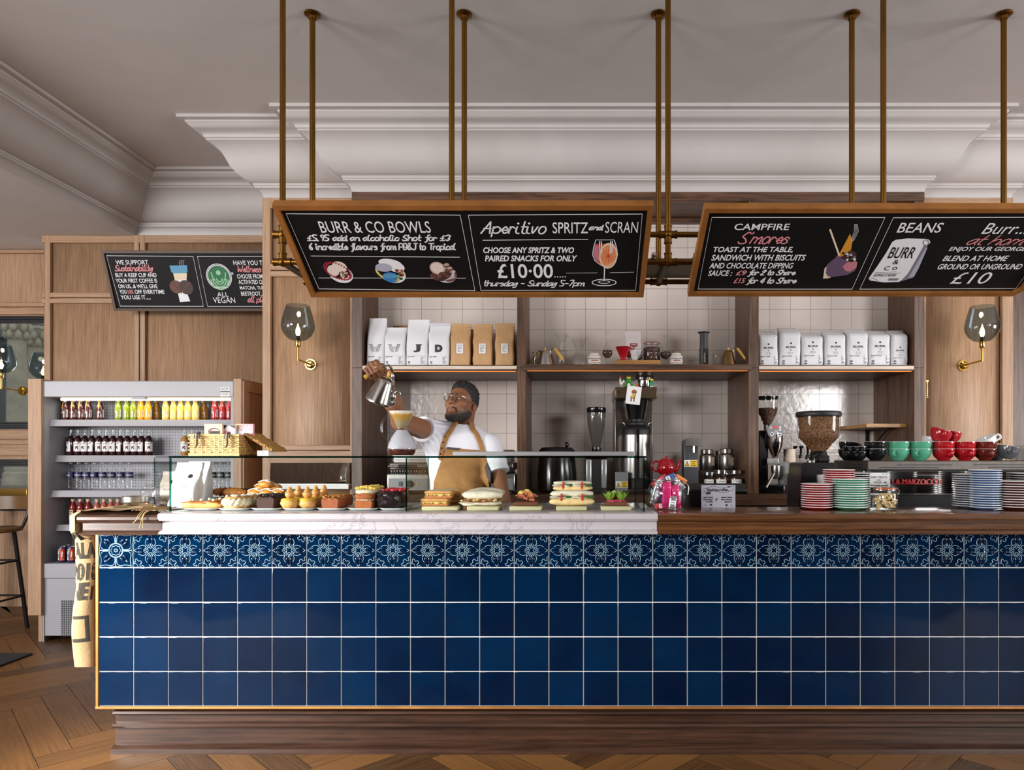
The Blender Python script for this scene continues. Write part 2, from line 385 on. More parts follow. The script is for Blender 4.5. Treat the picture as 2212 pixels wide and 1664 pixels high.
def build_floor():
    w = 0.135; n = 6; L = n*w; g = 0.0011; q = math.sqrt(0.5)
    vs, fs, sh, uv = [], [], [], []
    R = random.Random(3)
    def plank(x0, x1, y0, y1, hz):
        c = ((x0+x1)/2*q - (y0+y1)/2*q - 1.1, (x0+x1)/2*q + (y0+y1)/2*q)
        if not (XL-0.4 < c[0] < XR+0.4 and 0.4 < c[1] < YB+0.2): return
        k = len(vs); s = R.random(); ox, oy = R.random()*50, R.random()*50
        for x, y in ((x0+g,y0+g),(x1-g,y0+g),(x1-g,y1-g),(x0+g,y1-g)):
            vs.append((min(XR, max(XL, x*q-y*q-1.1)), min(YB, x*q+y*q), 0)); uv.append((x+ox, y+oy) if hz else (y+ox, x+oy)); sh.append(s)
        fs.append((k,k+1,k+2,k+3))
    for i in range(-90, 150):
        for k in range(-20, 20):
            X = i*w + k*2*L; Y = i*w
            plank(X, X+L, Y, Y+w, True); plank(X-w, X, Y, Y+L, False)
    k = len(vs)
    vs += [(XL,YF,-0.002),(XR,YF,-0.002),(XR,YB,-0.002),(XL,YB,-0.002)]; fs.append((k,k+1,k+2,k+3)); sh += [0.3]*4; uv += [(0,0),(14,0),(14,9),(0,9)]
    me = bpy.data.meshes.new('floor'); me.from_pydata(vs, [], fs); me.materials.append(MAT['oak floor']); me.materials.append(MAT['floor joint'])
    me.polygons[-1].material_index = 1
    a = me.attributes.new('shade', 'FLOAT', 'POINT'); a.data.foreach_set('value', sh)
    l = me.uv_layers.new(name='along')
    for p in me.polygons:
        for li in p.loop_indices: l.data[li].uv = uv[me.loops[li].vertex_index]
    o = bpy.data.objects.new('floor', me); COL.objects.link(o); o['kind'] = 'structure'
build_floor()
struct('ceiling', M().box(-3.553, XR, YF, YB, CEIL, CEIL+0.15), 'plaster')
struct('ceiling', M().box(XL, -3.553, YF, YB, COR, CEIL+0.15), 'plaster')
# cornice: one moulded profile run round the breaks of the wall
PROF = [(0,-.401),(0.003,-.385),(0.010,-.368),(0.024,-.352),(0.042,-.343),(0.046,-.342),(0.046,-.330),(0.052,-.328),(0.052,-.312),
        (0.064,-.310),(0.095,-.296),(0.130,-.270),(0.158,-.236),(0.176,-.196),(0.196,-.158),(0.226,-.128),(0.256,-.113),(0.262,-.111),(0.262,-.099),(0.270,-.097),
        (0.276,-.080),(0.292,-.066),(0.312,-.060),(0.330,-.052),(0.342,-.040),(0.346,-.036),(0.350,-.036),(0.350,-.022),(0.386,-.020),(0.386,0)]
def cornice(name, path):
    n = len(path); dirs = []
    for a, b in zip(path, path[1:]):
        d = Vector((b[0]-a[0], b[1]-a[1])).normalized(); dirs.append(Vector((d.y, -d.x)))
    vs = []
    for p, z in PROF:
        for i in range(n):
            if i == 0: o = dirs[0]*p
            elif i == n-1: o = dirs[-1]*p
            else: o = (dirs[i-1] + dirs[i])*p
            vs.append((path[i][0]+o.x, path[i][1]+o.y, CEIL+z))
    fs = [(j*n+i, j*n+i+1, (j+1)*n+i+1, (j+1)*n+i) for j in range(len(PROF)-1) for i in range(n-1)]
    struct(name, M().add(vs, fs), 'cornice white', smooth=0.45, recalc=False)
SHL, SHR, SHY = PX(760,4.61), PX(1997,4.61), 4.61
PNY = 4.74; BKY = 5.54
cornice('trim_1', [(-3.553,YF),(-3.553,BKY),(-2.156,BKY),(-2.156,PNY),(SHL,PNY),(SHL,SHY),(SHR,SHY),(SHR,PNY),(3.03,PNY),(3.03,BKY),(XR,BKY)])
# outer walls, with window openings behind the softboxes and for the mirror view
def holed(name, fixed, a0, a1, wins, axis, th, mt='plaster', z1=CEIL):
    m = M()
    def bx(p, q, z0, z): m.box(fixed, fixed+th, p, q, z0, z) if axis == 'x' else m.box(p, q, fixed, fixed+th, z0, z)
    cur = a0
    for w0, w1, z0, zt in wins:
        bx(cur, w0, 0, z1); bx(w0, w1, 0, z0); bx(w0, w1, zt, z1); cur = w1
    bx(cur, a1, 0, z1); struct(name, m, mt)
holed('wall_left', XL-0.2, YF, YB, [(-0.7,2.0,0.7,2.95),(2.7,5.0,0.7,2.95)], 'x', 0.2)
holed('wall_right', XR, YF, YB, [(0.1,2.5,0.7,2.95)], 'x', 0.2)
holed('wall_front', YF-0.2, XL, XR, [(-5.9,-3.5,1.5,2.95),(4.5,6.1,1.65,2.95)], 'y', 0.2, 'oak dark')
def framed(name, x0, x1, y, back, rails, stiles, mt='oak light'):
    "a panelled oak wall: ground board and raised members; rails = (z0, z1), stiles = (x0, x1)"
    m = M().box(x0, x1, y, back, 0, COR)
    for a, b in stiles: m.box(a, b, y-0.028, y, 0, COR-0.001, 0.003, 1)
    struct(name, m, mt, smooth=0.4)
    m = M()
    for a, b in rails: m.box(x0+0.001, x1-0.001, y-0.026, y, a, b, 0.003, 1)
    return struct('trim_2', m, 'oak light flat', smooth=0.4)
Q = 5.512
framed('wall_back', PX(95,BKY), -2.156, BKY, 5.75, [(PZ(524,Q), COR-0.002), (PZ(642,Q), PZ(632,Q)), (PZ(655,Q), PZ(644.5,Q)), (0.0,0.16)],
       [(PX(95,Q)+.003,PX(108,Q)), (PX(289,Q),PX(300,Q)), (PX(302,Q),PX(313,Q)), (-2.30,-2.16)])
Q = 4.712
framed('wall_panel_left', -2.156, SHL, PNY, 5.75, [(PZ(449,Q), COR-0.002), (PZ(583,Q),PZ(570,Q)), (PZ(597,Q),PZ(585,Q)), (PZ(973,Q),PZ(962,Q)), (PZ(1012,Q),PZ(974,Q)), (0,0.16)],
       [(-2.155,PX(584,Q)), (PX(756,Q),SHL-0.001)])
framed('wall_panel_right', SHR, 3.03, PNY, 5.75, [(PZ(446,Q), COR-0.002), (PZ(967,Q),PZ(958,Q)), (PZ(1012,Q),PZ(968,Q)), (0,0.16)],
       [(PX(2165,Q),3.029), (SHR+0.001,PX(2001,Q))])
struct('wall_back_right', M().box(3.03, XR, BKY-0.1, 5.75, 0, COR).box(3.25, 3.29, BKY-0.16, BKY-0.1, 0, COR), 'oak dark')
# far left wall with its two mirrors
FY = 5.92
struct('wall_far_left', M().box(XL, PX(95,BKY), FY, 6.1, 0, COR), 'oak light')
m = M()
for y0, y1 in ((541,549),(655,664),(666,681),(931,949),(951,960),(968,985)): m.box(XL, PX(95,BKY)-0.03, FY-0.03, FY, PZ(y1,FY), PZ(y0,FY), 0.004, 1)
struct('trim_3', m, 'oak light flat')
mat('mirror', (225,228,226), 0.015, 1.0)
def wall_mirror(label, y0, y1):
    r = thing('wall_mirror', label, 'mirror', (-5.3, FY, PZ(y1,FY)))
    x0, x1 = -5.95, PX(95,BKY)-0.004
    M().box(x0, x1, FY-0.012, FY-0.002, PZ(y1,FY), PZ(y0,FY)).build('glass', 'mirror', r)
    f = M(); d = 0.062
    for k in range(4):
        a = k*0.0155; h = 0.024 + 0.006*(k % 2)
        for z0, z1 in ((PZ(y1,FY)-d+a, PZ(y1,FY)-d+a+0.0155), (PZ(y0,FY)+d-a-0.0155, PZ(y0,FY)+d-a)): f.box(x0, x1, FY-h, FY-0.001, z0, z1, 0.003, 1)
    f.box(x0-d, x0, FY-0.028, FY-0.001, PZ(y1,FY)-d, PZ(y0,FY)+d, 0.004, 1)
    f.build('frame', 'black matt', r)
wall_mirror('large wall mirror in a ribbed black frame, reflecting stone columns', 699, 912)
wall_mirror('lower wall mirror in a black frame below the oak dado rail', 1008, 1088)

# what the mirror sees across the street
mat('sandstone', (196,182,158), 0.8, noise=0.18, scale=1.2); mat('sandstone grey', (120,118,112), 0.85, noise=0.2, scale=0.8)
mat('window dark', (30,36,42), 0.2); mat('pavement', (120,118,116), 0.8, noise=0.15, scale=2)
def stone_column(loc, label, q=0.6):
    r = thing('stone_column', label, 'column', loc, 'stone columns across the street')
    m = M(); n = 40; prof = [(0.62*q,0.9),(0.60*q,2.5),(0.57*q,4.5),(0.52*q,6.1)]; vs = []
    for rr, z in prof:
        for i in range(n): a = 2*PI*i/n; w = rr*(1-0.09*(i % 2)); vs.append((loc[0]+w*math.cos(a), loc[1]+w*math.sin(a), z))
    m.add(vs, [(j*n+i, j*n+(i+1)%n, (j+1)*n+(i+1)%n, (j+1)*n+i) for j in range(3) for i in range(n)])
    m.build('shaft', 'sandstone', r, smooth=0)
    M().lathe([(0.85,0),(0.85,0.3),(0.8,0.35),(0.8,0.55),(0.7,0.62),(0.72,0.8),(0.62,0.9)], loc, 32, sx=q, sy=q).build('base', 'sandstone', r)
    c = M().lathe([(0.52,6.1),(0.58,6.13),(0.54,6.2),(0.56,6.5),(0.68,6.7),(0.85,6.85)], loc, 24, sx=q, sy=q).box(loc[0]-.8*q, loc[0]+.8*q, loc[1]-.8*q, loc[1]+.8*q, 6.85, 7.0, 0.04)
    for k in range(8):
        for h, rr in ((6.3,0.6*q),(6.6,0.72*q)):
            a = 2*PI*(k+(h>6.5)*0.5)/8; c.ell((loc[0]+rr*math.cos(a), loc[1]+rr*math.sin(a), h), (0.12,0.12,0.2), 8, 6)
    c.build('capital', 'sandstone', r)
stone_column((-23.2,-16.6,0), 'fluted stone column, the nearer one seen in the wall mirror')
stone_column((-23.95,-18.6,0), 'fluted stone column, the farther one seen in the wall mirror')
r = thing('stone_building', 'grey stone building behind the columns, seen in the wall mirror', 'building', (-30,-24,0))
M().box(-38,-14,-26,-25,0,12).box(-40,-38.5,-26,-6,0,12).box(-38,-14,-24.99,-24.6,7.6,8.6).build('wall', 'sandstone grey', r)
for k in range(7):
    x = -36+k*3.2; w = M(); pts = [(x-0.7,-24.98,2),(x+0.7,-24.98,2)] + [(x+0.7*math.cos(a*PI/8),-24.98,5+0.7*math.sin(a*PI/8)) for a in range(9)]
    w.ext(pts, (0,0.06,0)).build('arched_window', 'window dark', r)
struct('ground', M().box(-45,XL-0.2,-30,12,-0.25,-0.15), 'pavement')

# ================================================================== BACK BAR: tiled niche, oak shelving
m, t, b = nt('cream tile'); tc = N(t, 'ShaderNodeTexCoord'); sp = N(t, 'ShaderNodeSeparateXYZ'); cb = N(t, 'ShaderNodeCombineXYZ')
ax = N(t, 'ShaderNodeMath', _operation='ADD'); ax.inputs[1].default_value = 30.0-0.08; az = N(t, 'ShaderNodeMath', _operation='ADD'); az.inputs[1].default_value = 0.019
t.links.new(tc.outputs['Object'], sp.inputs[0]); t.links.new(sp.outputs[0], ax.inputs[0]); t.links.new(sp.outputs[2], az.inputs[0]); t.links.new(ax.outputs[0], cb.inputs[0]); t.links.new(az.outputs[0], cb.inputs[1])
br = N(t, 'ShaderNodeTexBrick', Scale=1.0); br.offset = 0.0; br.squash = 1.0
for k, v in (('Mortar Size',0.0016),('Mortar Smooth',0.4),('Brick Width',0.15),('Row Height',0.15),('Bias',0.0)): br.inputs[k].default_value = v
br.inputs['Color1'].default_value = lin((226,214,206)); br.inputs['Color2'].default_value = lin((220,208,200)); br.inputs['Mortar'].default_value = lin((140,130,124))
t.links.new(cb.outputs[0], br.inputs['Vector']); t.links.new(br.outputs['Color'], b.inputs['Base Color']); b.inputs['Roughness'].default_value = 0.16
nz = N(t, 'ShaderNodeTexNoise', Scale=26.0, Detail=2.0); t.links.new(tc.outputs['Object'], nz.inputs['Vector'])
b1 = N(t, 'ShaderNodeBump', Strength=0.05, Distance=0.02); t.links.new(nz.outputs['Fac'], b1.inputs['Height'])
b2 = N(t, 'ShaderNodeBump', Strength=0.5, Distance=0.003, _invert=True); t.links.new(br.outputs['Fac'], b2.inputs['Height']); t.links.new(b1.outputs[0], b2.inputs['Normal']); t.links.new(b2.outputs[0], b.inputs['Normal'])
T1, T2 = 5.0, 5.24; SZ0, SZ1 = PZ(801,4.6), PZ(788,4.6)
struct('wall_tiled_upper', M().box(SHL, SHR, T1, 5.75, SZ1-0.02, COR), 'cream tile')
struct('wall_tiled_lower', M().box(SHL, SHR, T2, 5.75, 0, SZ0+0.01), 'cream tile')
sh = thing('shelving_unit', 'dark oak shelving unit with three bays in front of the cream tiles', 'shelves', (0.4, 4.9, 0))
def vb(px0, px1): return PX(px0,SHY), PX(px1,SHY)
UP = [vb(760,782), vb(1117,1136), vb(1617,1639), vb(1975,1997)]
for a, b_ in UP: M().box(a, b_, SHY, T1-0.001, SZ1-0.02, 3.03, 0.002, 1).box(a, b_, SHY, T2-0.001, 1.05, SZ1-0.02, 0.002, 1).build('upright', 'oak dark', sh)
M().box(SHL, SHR, SHY-0.004, T1-0.001, PZ(434,SHY), COR-0.002, 0.003, 1).build('header', 'oak dark flat', sh)
m = M()
for (a0, a1), (b0, b1) in zip(UP, UP[1:]): m.box(a1, b0, T1-0.05, T1-0.002, PZ(434,SHY)-0.03, PZ(434,SHY))
m.build('back_rail', 'oak dark flat', sh)
mat('led strip', (255,130,50), 0.5, emit=1.1)
for k in range(3):
    x0, x1 = UP[k][1], UP[k+1][0]
    y0 = SHY+0.004 if k != 1 else SHY-0.03
    s = M().box(x0+(-0.012 if k == 1 else 0), x1+(0.012 if k == 1 else 0), y0, T2-0.002, SZ0, SZ1, 0.002, 1).build('shelf', 'oak dark flat', sh)
    if k != 1: M().box(x0+0.002, x1-0.002, y0-0.006, y0, SZ0+0.011, SZ1-0.008, 0.001, 1).build('edge_strip', 'oak shelf edge', s)
    M().box(x0+0.01, x1-0.01, y0+0.012, y0+0.018, SZ0-0.004, SZ0-0.0005).build('light_strip', 'led strip', s)
# right bay: small corner shelf on black brackets
r = thing('corner_shelf', 'small pale oak corner shelf on black brackets above the espresso machine', 'shelf', (2.1,5.0,1.5))
z = PZ(923,4.7)
M().ext([(PX(1872,4.72),4.72,z),(UP[3][0]-0.002,4.72,z),(UP[3][0]-0.002,T2-0.002,z),(PX(1812,5.2),T2-0.002,z)], (0,0,0.024)).build('top', 'oak ledge', r)
for px in (1902,1951):
    x = PX(px,5.0); M().box(x-.01,x+.01,4.86,5.235,z-0.012,z).box(x-.01,x+.01,5.222,5.238,z-0.2,z).tube([(x,4.9,z-0.012),(x,5.225,z-0.17)],0.008,6).build('bracket', 'black metal', r)
# back counter
r = thing('back_counter', 'dark oak back counter carrying the grills, brewer and grinders', 'counter', (0.4,4.9,0))
BZ = 1.05
M().box(SHL+0.01, SHR-0.01, 4.50, T2-0.003, BZ-0.07, BZ-0.0005, 0.004, 1).build('top', 'oak dark flat', r)
M().box(SHL+0.01, SHR-0.01, 4.56, T2-0.003, 0, BZ-0.07).build('body', 'black matt', r)
# mirror splash below the panelled wall, with a white ledge and a light strip
r = thing('mirror_splashback', 'mirror splashback with a white sill below the panelled oak wall', 'mirror', (-1.8,PNY,1.05))
x0, x1 = PX(586,4.70), PX(756,4.70)
M().box(x0, x1, 4.69, 4.706, PZ(1046,4.7), PZ(1000,4.7)).build('glass', 'mirror', r)
M().box(x0-.01, x1+.01, 4.64, 4.712, PZ(1056,4.7), PZ(1046,4.7), 0.003).build('sill', 'white gloss', r)

# ================================================================== FRONT COUNTER
CT = 1.068; TY = 3.0; TP = 0.15215
CXL = PX(213,TY); NT = 31; CXR = CXL+NT*TP
cn = thing('counter', 'long service counter faced in glossy blue tiles above a dark oak plinth', 'counter', (0.2,3.1,0))
m, t, b = nt('blue glaze'); gi = N(t, 'ShaderNodeAttribute', _attribute_name='glaze'); tc = N(t, 'ShaderNodeTexCoord')
nz = N(t, 'ShaderNodeTexNoise', Scale=5.0, Detail=2.0); t.links.new(tc.outputs['Object'], nz.inputs['Vector'])
ad = N(t, 'ShaderNodeMath', _operation='MULTIPLY_ADD'); ad.inputs[1].default_value = 0.2; t.links.new(nz.outputs['Fac'], ad.inputs[0]); t.links.new(gi.outputs['Fac'], ad.inputs[2])
rm = N(t, 'ShaderNodeValToRGB'); e = rm.color_ramp.elements; e[0].position = 0.05; e[0].color = lin((2,13,36)); e[1].position = 0.28; e[1].color = lin((1,32,62))
t.links.new(ad.outputs[0], rm.inputs[0]); t.links.new(rm.outputs[0], b.inputs['Base Color']); b.inputs['Roughness'].default_value = 0.07
b.inputs['Specular IOR Level'].default_value = 0.22
bp = N(t, 'ShaderNodeBump', Strength=0.012, Distance=0.01); n3 = N(t, 'ShaderNodeTexNoise', Scale=9.0); t.links.new(tc.outputs['Object'], n3.inputs['Vector']); t.links.new(n3.outputs['Fac'], bp.inputs['Height']); t.links.new(bp.outputs[0], b.inputs['Normal'])
mat('blue glaze pale', (150,178,192), 0.12); mat('grout', (214,212,212), 0.8)
ZT = PZ(1152,TY); ROWS = [(ZT-(k+1)*TP, ZT-k*TP) for k in range(5)]
ZB = ROWS[-1][0]
def tiles():
    m = M(); sh = []; R = random.Random(5)
    for i in range(NT):
        for j, (z0, z1) in enumerate(ROWS):
            x = CXL+i*TP; g = 0.0021; k = len(m.v)
            m.box(x+g, x+TP-g, TY, TY+0.012, z0+g, z1-g, 0.0014, 2)
            v = R.random()*0.14; sh += [v]*(len(m.v)-k)
            if j == 0:                                   # embossed lobes of the flower tiles
                c = (x+TP/2, z0+TP/2)
                for q in range(4):
                    a = q*PI/2 + (PI/4 if i == 0 else 0); k = len(m.v)
                    u = Vector((math.cos(a),0,math.sin(a))); Rm = Matrix(((u.x,0,-u.z),(0,1,0),(u.z,0,u.x)))
                    d = 0.044 if i else 0.05
                    for sgn in (-1, 1):
                        m.ell(Vector((c[0],TY+0.0015,c[1])) + u*d + Vector((-u.z,0,u.x))*0.0085*sgn, (0.021,0.0065,0.0085), 10, 6, Rm)
                    sh += [v]*(len(m.v)-k)
    o = m.build('tile_cladding', 'blue glaze', cn)
    a = o.data.attributes.new('glaze', 'FLOAT', 'POINT'); a.data.foreach_set('value', sh)
tiles()
def relief():
    m = M()
    def S(c, pts, r=0.0011, closed=False):
        m.tube([(c[0]+a*TP/2, TY-0.0004, c[1]+b*TP/2) for a, b in cr([(p[0],p[1],0) for p in pts], 5, closed) for a, b in [(a, b)]] if False else
               [(c[0]+p.x*TP/2, TY-0.0004, c[1]+p.y*TP/2) for p in cr([(a, b, 0) for a, b in pts], 4, closed)], r, 5, closed=closed)
    def rot(pts, q, mir=False):
        out = []
        for a, b in pts:
            if mir: a = -a
            for _ in range(q): a, b = -b, a
            out.append((a, b))
        return out
    petal = [(0.0,0.93),(-0.10,0.80),(-0.27,0.58),(-0.28,0.36),(-0.16,0.24),(-0.12,0.30),(-0.10,0.42),(-0.04,0.40),(-0.03,0.26),(-0.10,0.19)]
    corner = [(0.34,0.98),(0.44,0.88),(0.58,0.92),(0.60,0.80),(0.50,0.72),(0.58,0.60),(0.70,0.62),(0.80,0.48),(0.88,0.56),(0.86,0.68),(0.96,0.66)]
    tip = [(0.72,0.97),(0.78,0.80),(0.97,0.74)]
    for i in range(NT):
        c = (CXL+i*TP+TP/2, (ROWS[0][0]+ROWS[0][1])/2)
        if i:
            for q in range(4):
                S(c, rot(petal, q)); S(c, rot(petal, q, True)); S(c, rot(corner, q)); S(c, rot(tip, q), 0.0009)
            S(c, [(-.17,-.17),(0,-.13),(.17,-.17),(.13,0),(.17,.17),(0,.13),(-.17,.17),(-.13,0)], closed=True)
        else:
            for rr, k in ((0.42,1),(0.38,1),(0.30,8),(0.12,8)):
                S(c, [((rr-(0.05 if k > 1 and a % 2 else 0))*math.cos(a*PI/8), (rr-(0.05 if k > 1 and a % 2 else 0))*math.sin(a*PI/8)) for a in range(16)], closed=True)
            for q in range(4):
                for mir in (False, True):
                    S(c, rot([(0.05,0.45),(0.08,0.75),(0.25,0.88),(0.55,0.84),(0.88,0.88)], q, mir))
                    S(c, rot([(0.30,0.36),(0.42,0.52),(0.66,0.66)], q, mir), 0.0009)
                S(c, rot([(0.0,0.46),(0.0,0.9)], q), 0.002)
            S(c, [(-.93,-.93),(-.93,0),(-.93,.93),(0,.93),(.93,.93),(.93,0),(.93,-.93),(0,-.93)], 0.001, True)
    m.build('relief_pattern', 'blue glaze pale', cn)
relief()
M().box(CXL, CXR, TY+0.003, TY+0.02, ZB, ZT).build('grout', 'grout', cn, smooth=0)
M().box(CXL-0.012, CXL, TY-0.003, TY+0.05, ZB-0.01, ZT, 0.002).box(CXL-0.012, CXR, TY-0.006, TY+0.02, ZB-0.012, ZB-0.001, 0.002).build('brass_edge', 'brass frame', cn)
M().box(CXL-0.01, CXR, TY+0.02, 3.24, ZB-0.012, ZT-0.004).box(CXL-0.01, PX(1425,2.9), 3.24, 3.5, ZB-0.012, ZT-0.004).build('body', 'oak dark', cn)
pl = PX(240,TY)
prof = [(3.06,ZB-.012),(3.03,ZB-.012),(3.03,.186),(3.012,.182),(3.006,.174),(3.014,.166),(3.03,.163),(3.03,.132),(3.012,.128),(3.004,.119),(3.010,.110),(3.028,.107),(3.028,.034),(3.010,.030),(2.996,.022),(2.994,.012),(2.994,0.0),(3.06,0.0)]
M().ext([(pl,y,z) for y, z in prof], (CXR-pl,0,0)).build('plinth', 'oak plinth', cn, smooth=0.5)
M().box(pl+0.01, CXR, 3.06, 3.235, 0.0, ZB-0.012).build('plinth_core', 'oak plinth', cn)
def edge(z, yb):
    return [(yb,z),(2.918,z),(2.905,z-.004),(2.899,z-.012),(2.899,z-.024),(2.906,z-.034),(2.93,z-.037),(2.935,z-.042),(2.935,z-.072),(2.928,z-.077),(2.912,z-.080),(2.904,z-.088),(2.906,.977),(2.92,.9725),(yb,.9725)]
m, t, b = nt('marble'); tc = N(t, 'ShaderNodeTexCoord'); nz = N(t, 'ShaderNodeTexNoise', Scale=1.9, Detail=7.0, Roughness=0.68, Distortion=1.6); t.links.new(tc.outputs['Object'], nz.inputs['Vector'])
rm = N(t, 'ShaderNodeValToRGB'); e = rm.color_ramp.elements; e[0].position = 0.36; e[0].color = lin((184,178,182)); e[1].position = 0.60; e[1].color = lin((184,178,182))
x = e.new(0.475); x.color = lin((182,176,180)); x = e.new(0.485); x.color = lin((148,144,152)); x = e.new(0.495); x.color = lin((184,178,182))
t.links.new(nz.outputs['Fac'], rm.inputs[0]); t.links.new(rm.outputs[0], b.inputs['Base Color']); b.inputs['Roughness'].default_value = 0.16
MXL, MXR = PX(340,2.9), PX(1421,2.9)
solo('marble_slab', M().ext([(MXL,y,z) for y, z in edge(CT,3.53)], (MXR-MXL,0,0)), 'marble', 'white veined marble slab under the glass display case', 'worktop', smooth=0.5)
solo('oak_worktop', M().ext([(MXR+.002,y,z) for y, z in edge(CT,3.24)], (CXR-MXR,0,0)), 'oak counter', 'glossy dark oak worktop carrying the saucers beside the marble', 'worktop', smooth=0.5)
WXL = PX(166,2.9)
solo('oak_worktop', M().ext([(WXL,y,z) for y, z in edge(CT-0.006,3.53)], (MXL-.002-WXL,0,0)), 'oak plinth', 'short oak worktop end under the burlap sack', 'worktop', smooth=0.5)
r = thing('work_bench', 'low black bench behind the oak worktop under the espresso machine', 'bench', (1.5,3.6,0))
M().box(MXR+0.06, CXR, 3.25, 3.95, 0.0, 0.955).build('body', 'black matt', r)

# ================================================================== GLASS DISPLAY CASE
GY, GB, GZ = 2.97, 3.42, PZ(990,2.97)
gx0, gx1, gd = PX(369,GY), PX(1393,GY), PX(877,GY)
cs = thing('display_case', 'long glass display case of pastries and sandwiches on the marble', 'display case', ((gx0+gx1)/2, 3.2, CT))
lx = PX(335,GB)
glass('glass divider', (0.92,0.955,0.94), 0.45, edge=0.1)
def pane(name, a, b, z0, z1, th=0.006, gm='glass pane'):
    "an upright sheet of glass from plan point a to b: two clear faces and green edges"
    a = Vector((a[0],a[1],0)); b = Vector((b[0],b[1],0)); d = (b-a).normalized(); n = Vector((-d.y,d.x,0))*th
    m = M(); q = [a, b, b+n, a+n]; lo = [p+Vector((0,0,z0)) for p in q]; hi = [p+Vector((0,0,z1)) for p in q]
    m.add(lo+hi, [(0,1,5,4),(2,3,7,6)]); m.mat = 1; m.add(lo+hi, [(1,2,6,5),(3,0,4,7),(0,1,2,3),(4,5,6,7)])
    return m.build(name, [gm,'glass edge'], cs, smooth=0)
pane('front_pane', (gx0,GY), (gd-0.001,GY), CT+0.001, GZ); pane('front_pane', (gd+0.001,GY), (gx1,GY), CT+0.001, GZ)
pane('end_pane', (gx1,GY+.007), (gx1,GB), CT+0.001, GZ); pane('end_pane', (gx0-0.002,GY+.004), (lx,GB), CT+0.001, GZ); pane('divider', (gd+.003,GY+.007), (gd+.003,GB), CT+0.001, GZ, gm='glass divider')
m = M(); q = [(gx0-.005,GY-.006),(gx1+.006,GY-.006),(gx1+.006,GB+.01),(lx-.005,GB+.01)]
m.add([(a,b_,GZ+.0005) for a, b_ in q]+[(a,b_,GZ+.0085) for a, b_ in q], [(0,1,2,3),(4,5,6,7)]); m.mat = 1
m.add([(a,b_,GZ+.0005) for a, b_ in q]+[(a,b_,GZ+.0085) for a, b_ in q], [(0,1,5,4),(1,2,6,5),(2,3,7,6),(3,0,4,7)])
m.build('top_pane', ['glass pane','glass edge'], cs, smooth=0)
mat('aluminium', (196,198,202), 0.35, 0.8)
solo('metal_rail', M().box(PX(978,3.0), PX(1371,3.0), 2.995, 3.02, GZ+.0095, GZ+.029, 0.002, 1), 'aluminium', 'flat aluminium rail lying along the top of the glass case', 'rail')
# ================================================================== HANGING PIPE FRAME AND MENU BOARDS
PY0, PY1 = 3.027, 3.371; RZ = 2.17
fr_ = thing('hanging_frame', 'brass pipe frame hung from the ceiling behind the menu boards', 'pipe frame', (0.4,3.2,CEIL))
POLX = [-1.2935,-0.544,0.4145,1.369,2.119]
for x in POLX:
    M().cyl((x,PY0,RZ), (x,PY0,CEIL-0.001), 0.0125, n=14).build('pole', 'brass aged', fr_)
    M().cyl((x,PY1,RZ), (x,PY1,CEIL-0.02), 0.0135, n=14).build('pole', 'brass aged', fr_)
    for y in (PY0, PY1): M().lathe([(0,-.001),(.039,-.001),(.040,-.006),(.036,-.010),(.018,-.014),(.017,-.03),(.0136,-.031)], (x,y,CEIL), 24).build('flange', 'brass aged', fr_)
    for y, z in ((PY0,RZ),(PY0,2.292),(PY1,RZ)):
        f = M().ell((x,y,z), 0.021, 14, 10)
        for s in (-1, 1):
            f.cyl((x+s*0.012,y,z), (x+s*0.040,y,z), 0.0165, n=12).cyl((x+s*0.033,y,z), (x+s*0.040,y,z), 0.0185, n=12)
            if (z > RZ or s > 0) and y == PY0: f.cyl((x,y,z+s*0.012), (x,y,z+s*0.040), 0.0165, n=12).cyl((x,y,z+s*0.034), (x,y,z+s*0.040), 0.0185, n=12)
        f.build('fitting', 'brass aged', fr_)
    M().cyl((x,PY0+.015,RZ), (x,PY1-.015,RZ), 0.0155, n=10).build('cross_tube', 'steel dark', fr_)
for y, z in ((PY0,RZ),(PY0,2.292),(PY1,RZ)): M().cyl((POLX[0],y,z), (POLX[-1],y,z), 0.0125, n=14).build('rail', 'brass aged', fr_)
mat('frosted panel', (150,154,132), 0.35)
M().box(POLX[0]+.02, POLX[-1]-.02, PY0+.02, PY1-.02, RZ+0.013, RZ+0.022).build('frosted_shelf', 'frosted panel', fr_)
for px in (1408,1496):
    x = PX(px,3.1); M().cyl((x,3.02,RZ+0.028), (x,3.14,RZ+0.028), 0.011, n=10).ell((x,3.02,RZ+0.03), 0.012, 10, 8).build('picture_light', 'chrome', fr_)

for k, (a, b) in {'cup blue':((86,150,186),0), 'bean brown':((98,58,44),0), 'bean dark':((62,38,32),0), 'cream paint':((226,206,178),0), 'green paint':((24,104,62),0), 'mint paint':((150,200,160),0),
     'berry red':((150,28,52),0), 'ice pink':((226,208,200),0), 'ice grey':((172,172,192),0), 'blue paint':((46,124,190),0), 'choc paint':((110,76,68),0), 'taupe paint':((186,160,152),0), 'yellow paint':((216,196,120),0),
     'spritz red':((190,74,60),0), 'spritz orange':((222,140,86),0), 'mallow':((98,76,104),0), 'mallow pink':((190,120,134),0), 'flame':((208,142,44),0), 'shade grey':((120,118,134),0)}.items(): mat(k, a, 0.6)
mat('frame brown', (74,50,30), 0.5)
PAINT = ['paint white','paint pink','cup blue','bean brown','bean dark','cream paint','green paint','mint paint','berry red','ice pink','ice grey','blue paint','choc paint','taupe paint','yellow paint','spritz red','spritz orange','mallow','mallow pink','flame','shade grey','chalk black']
PI_ = {n: i for i, n in enumerate(PAINT)}
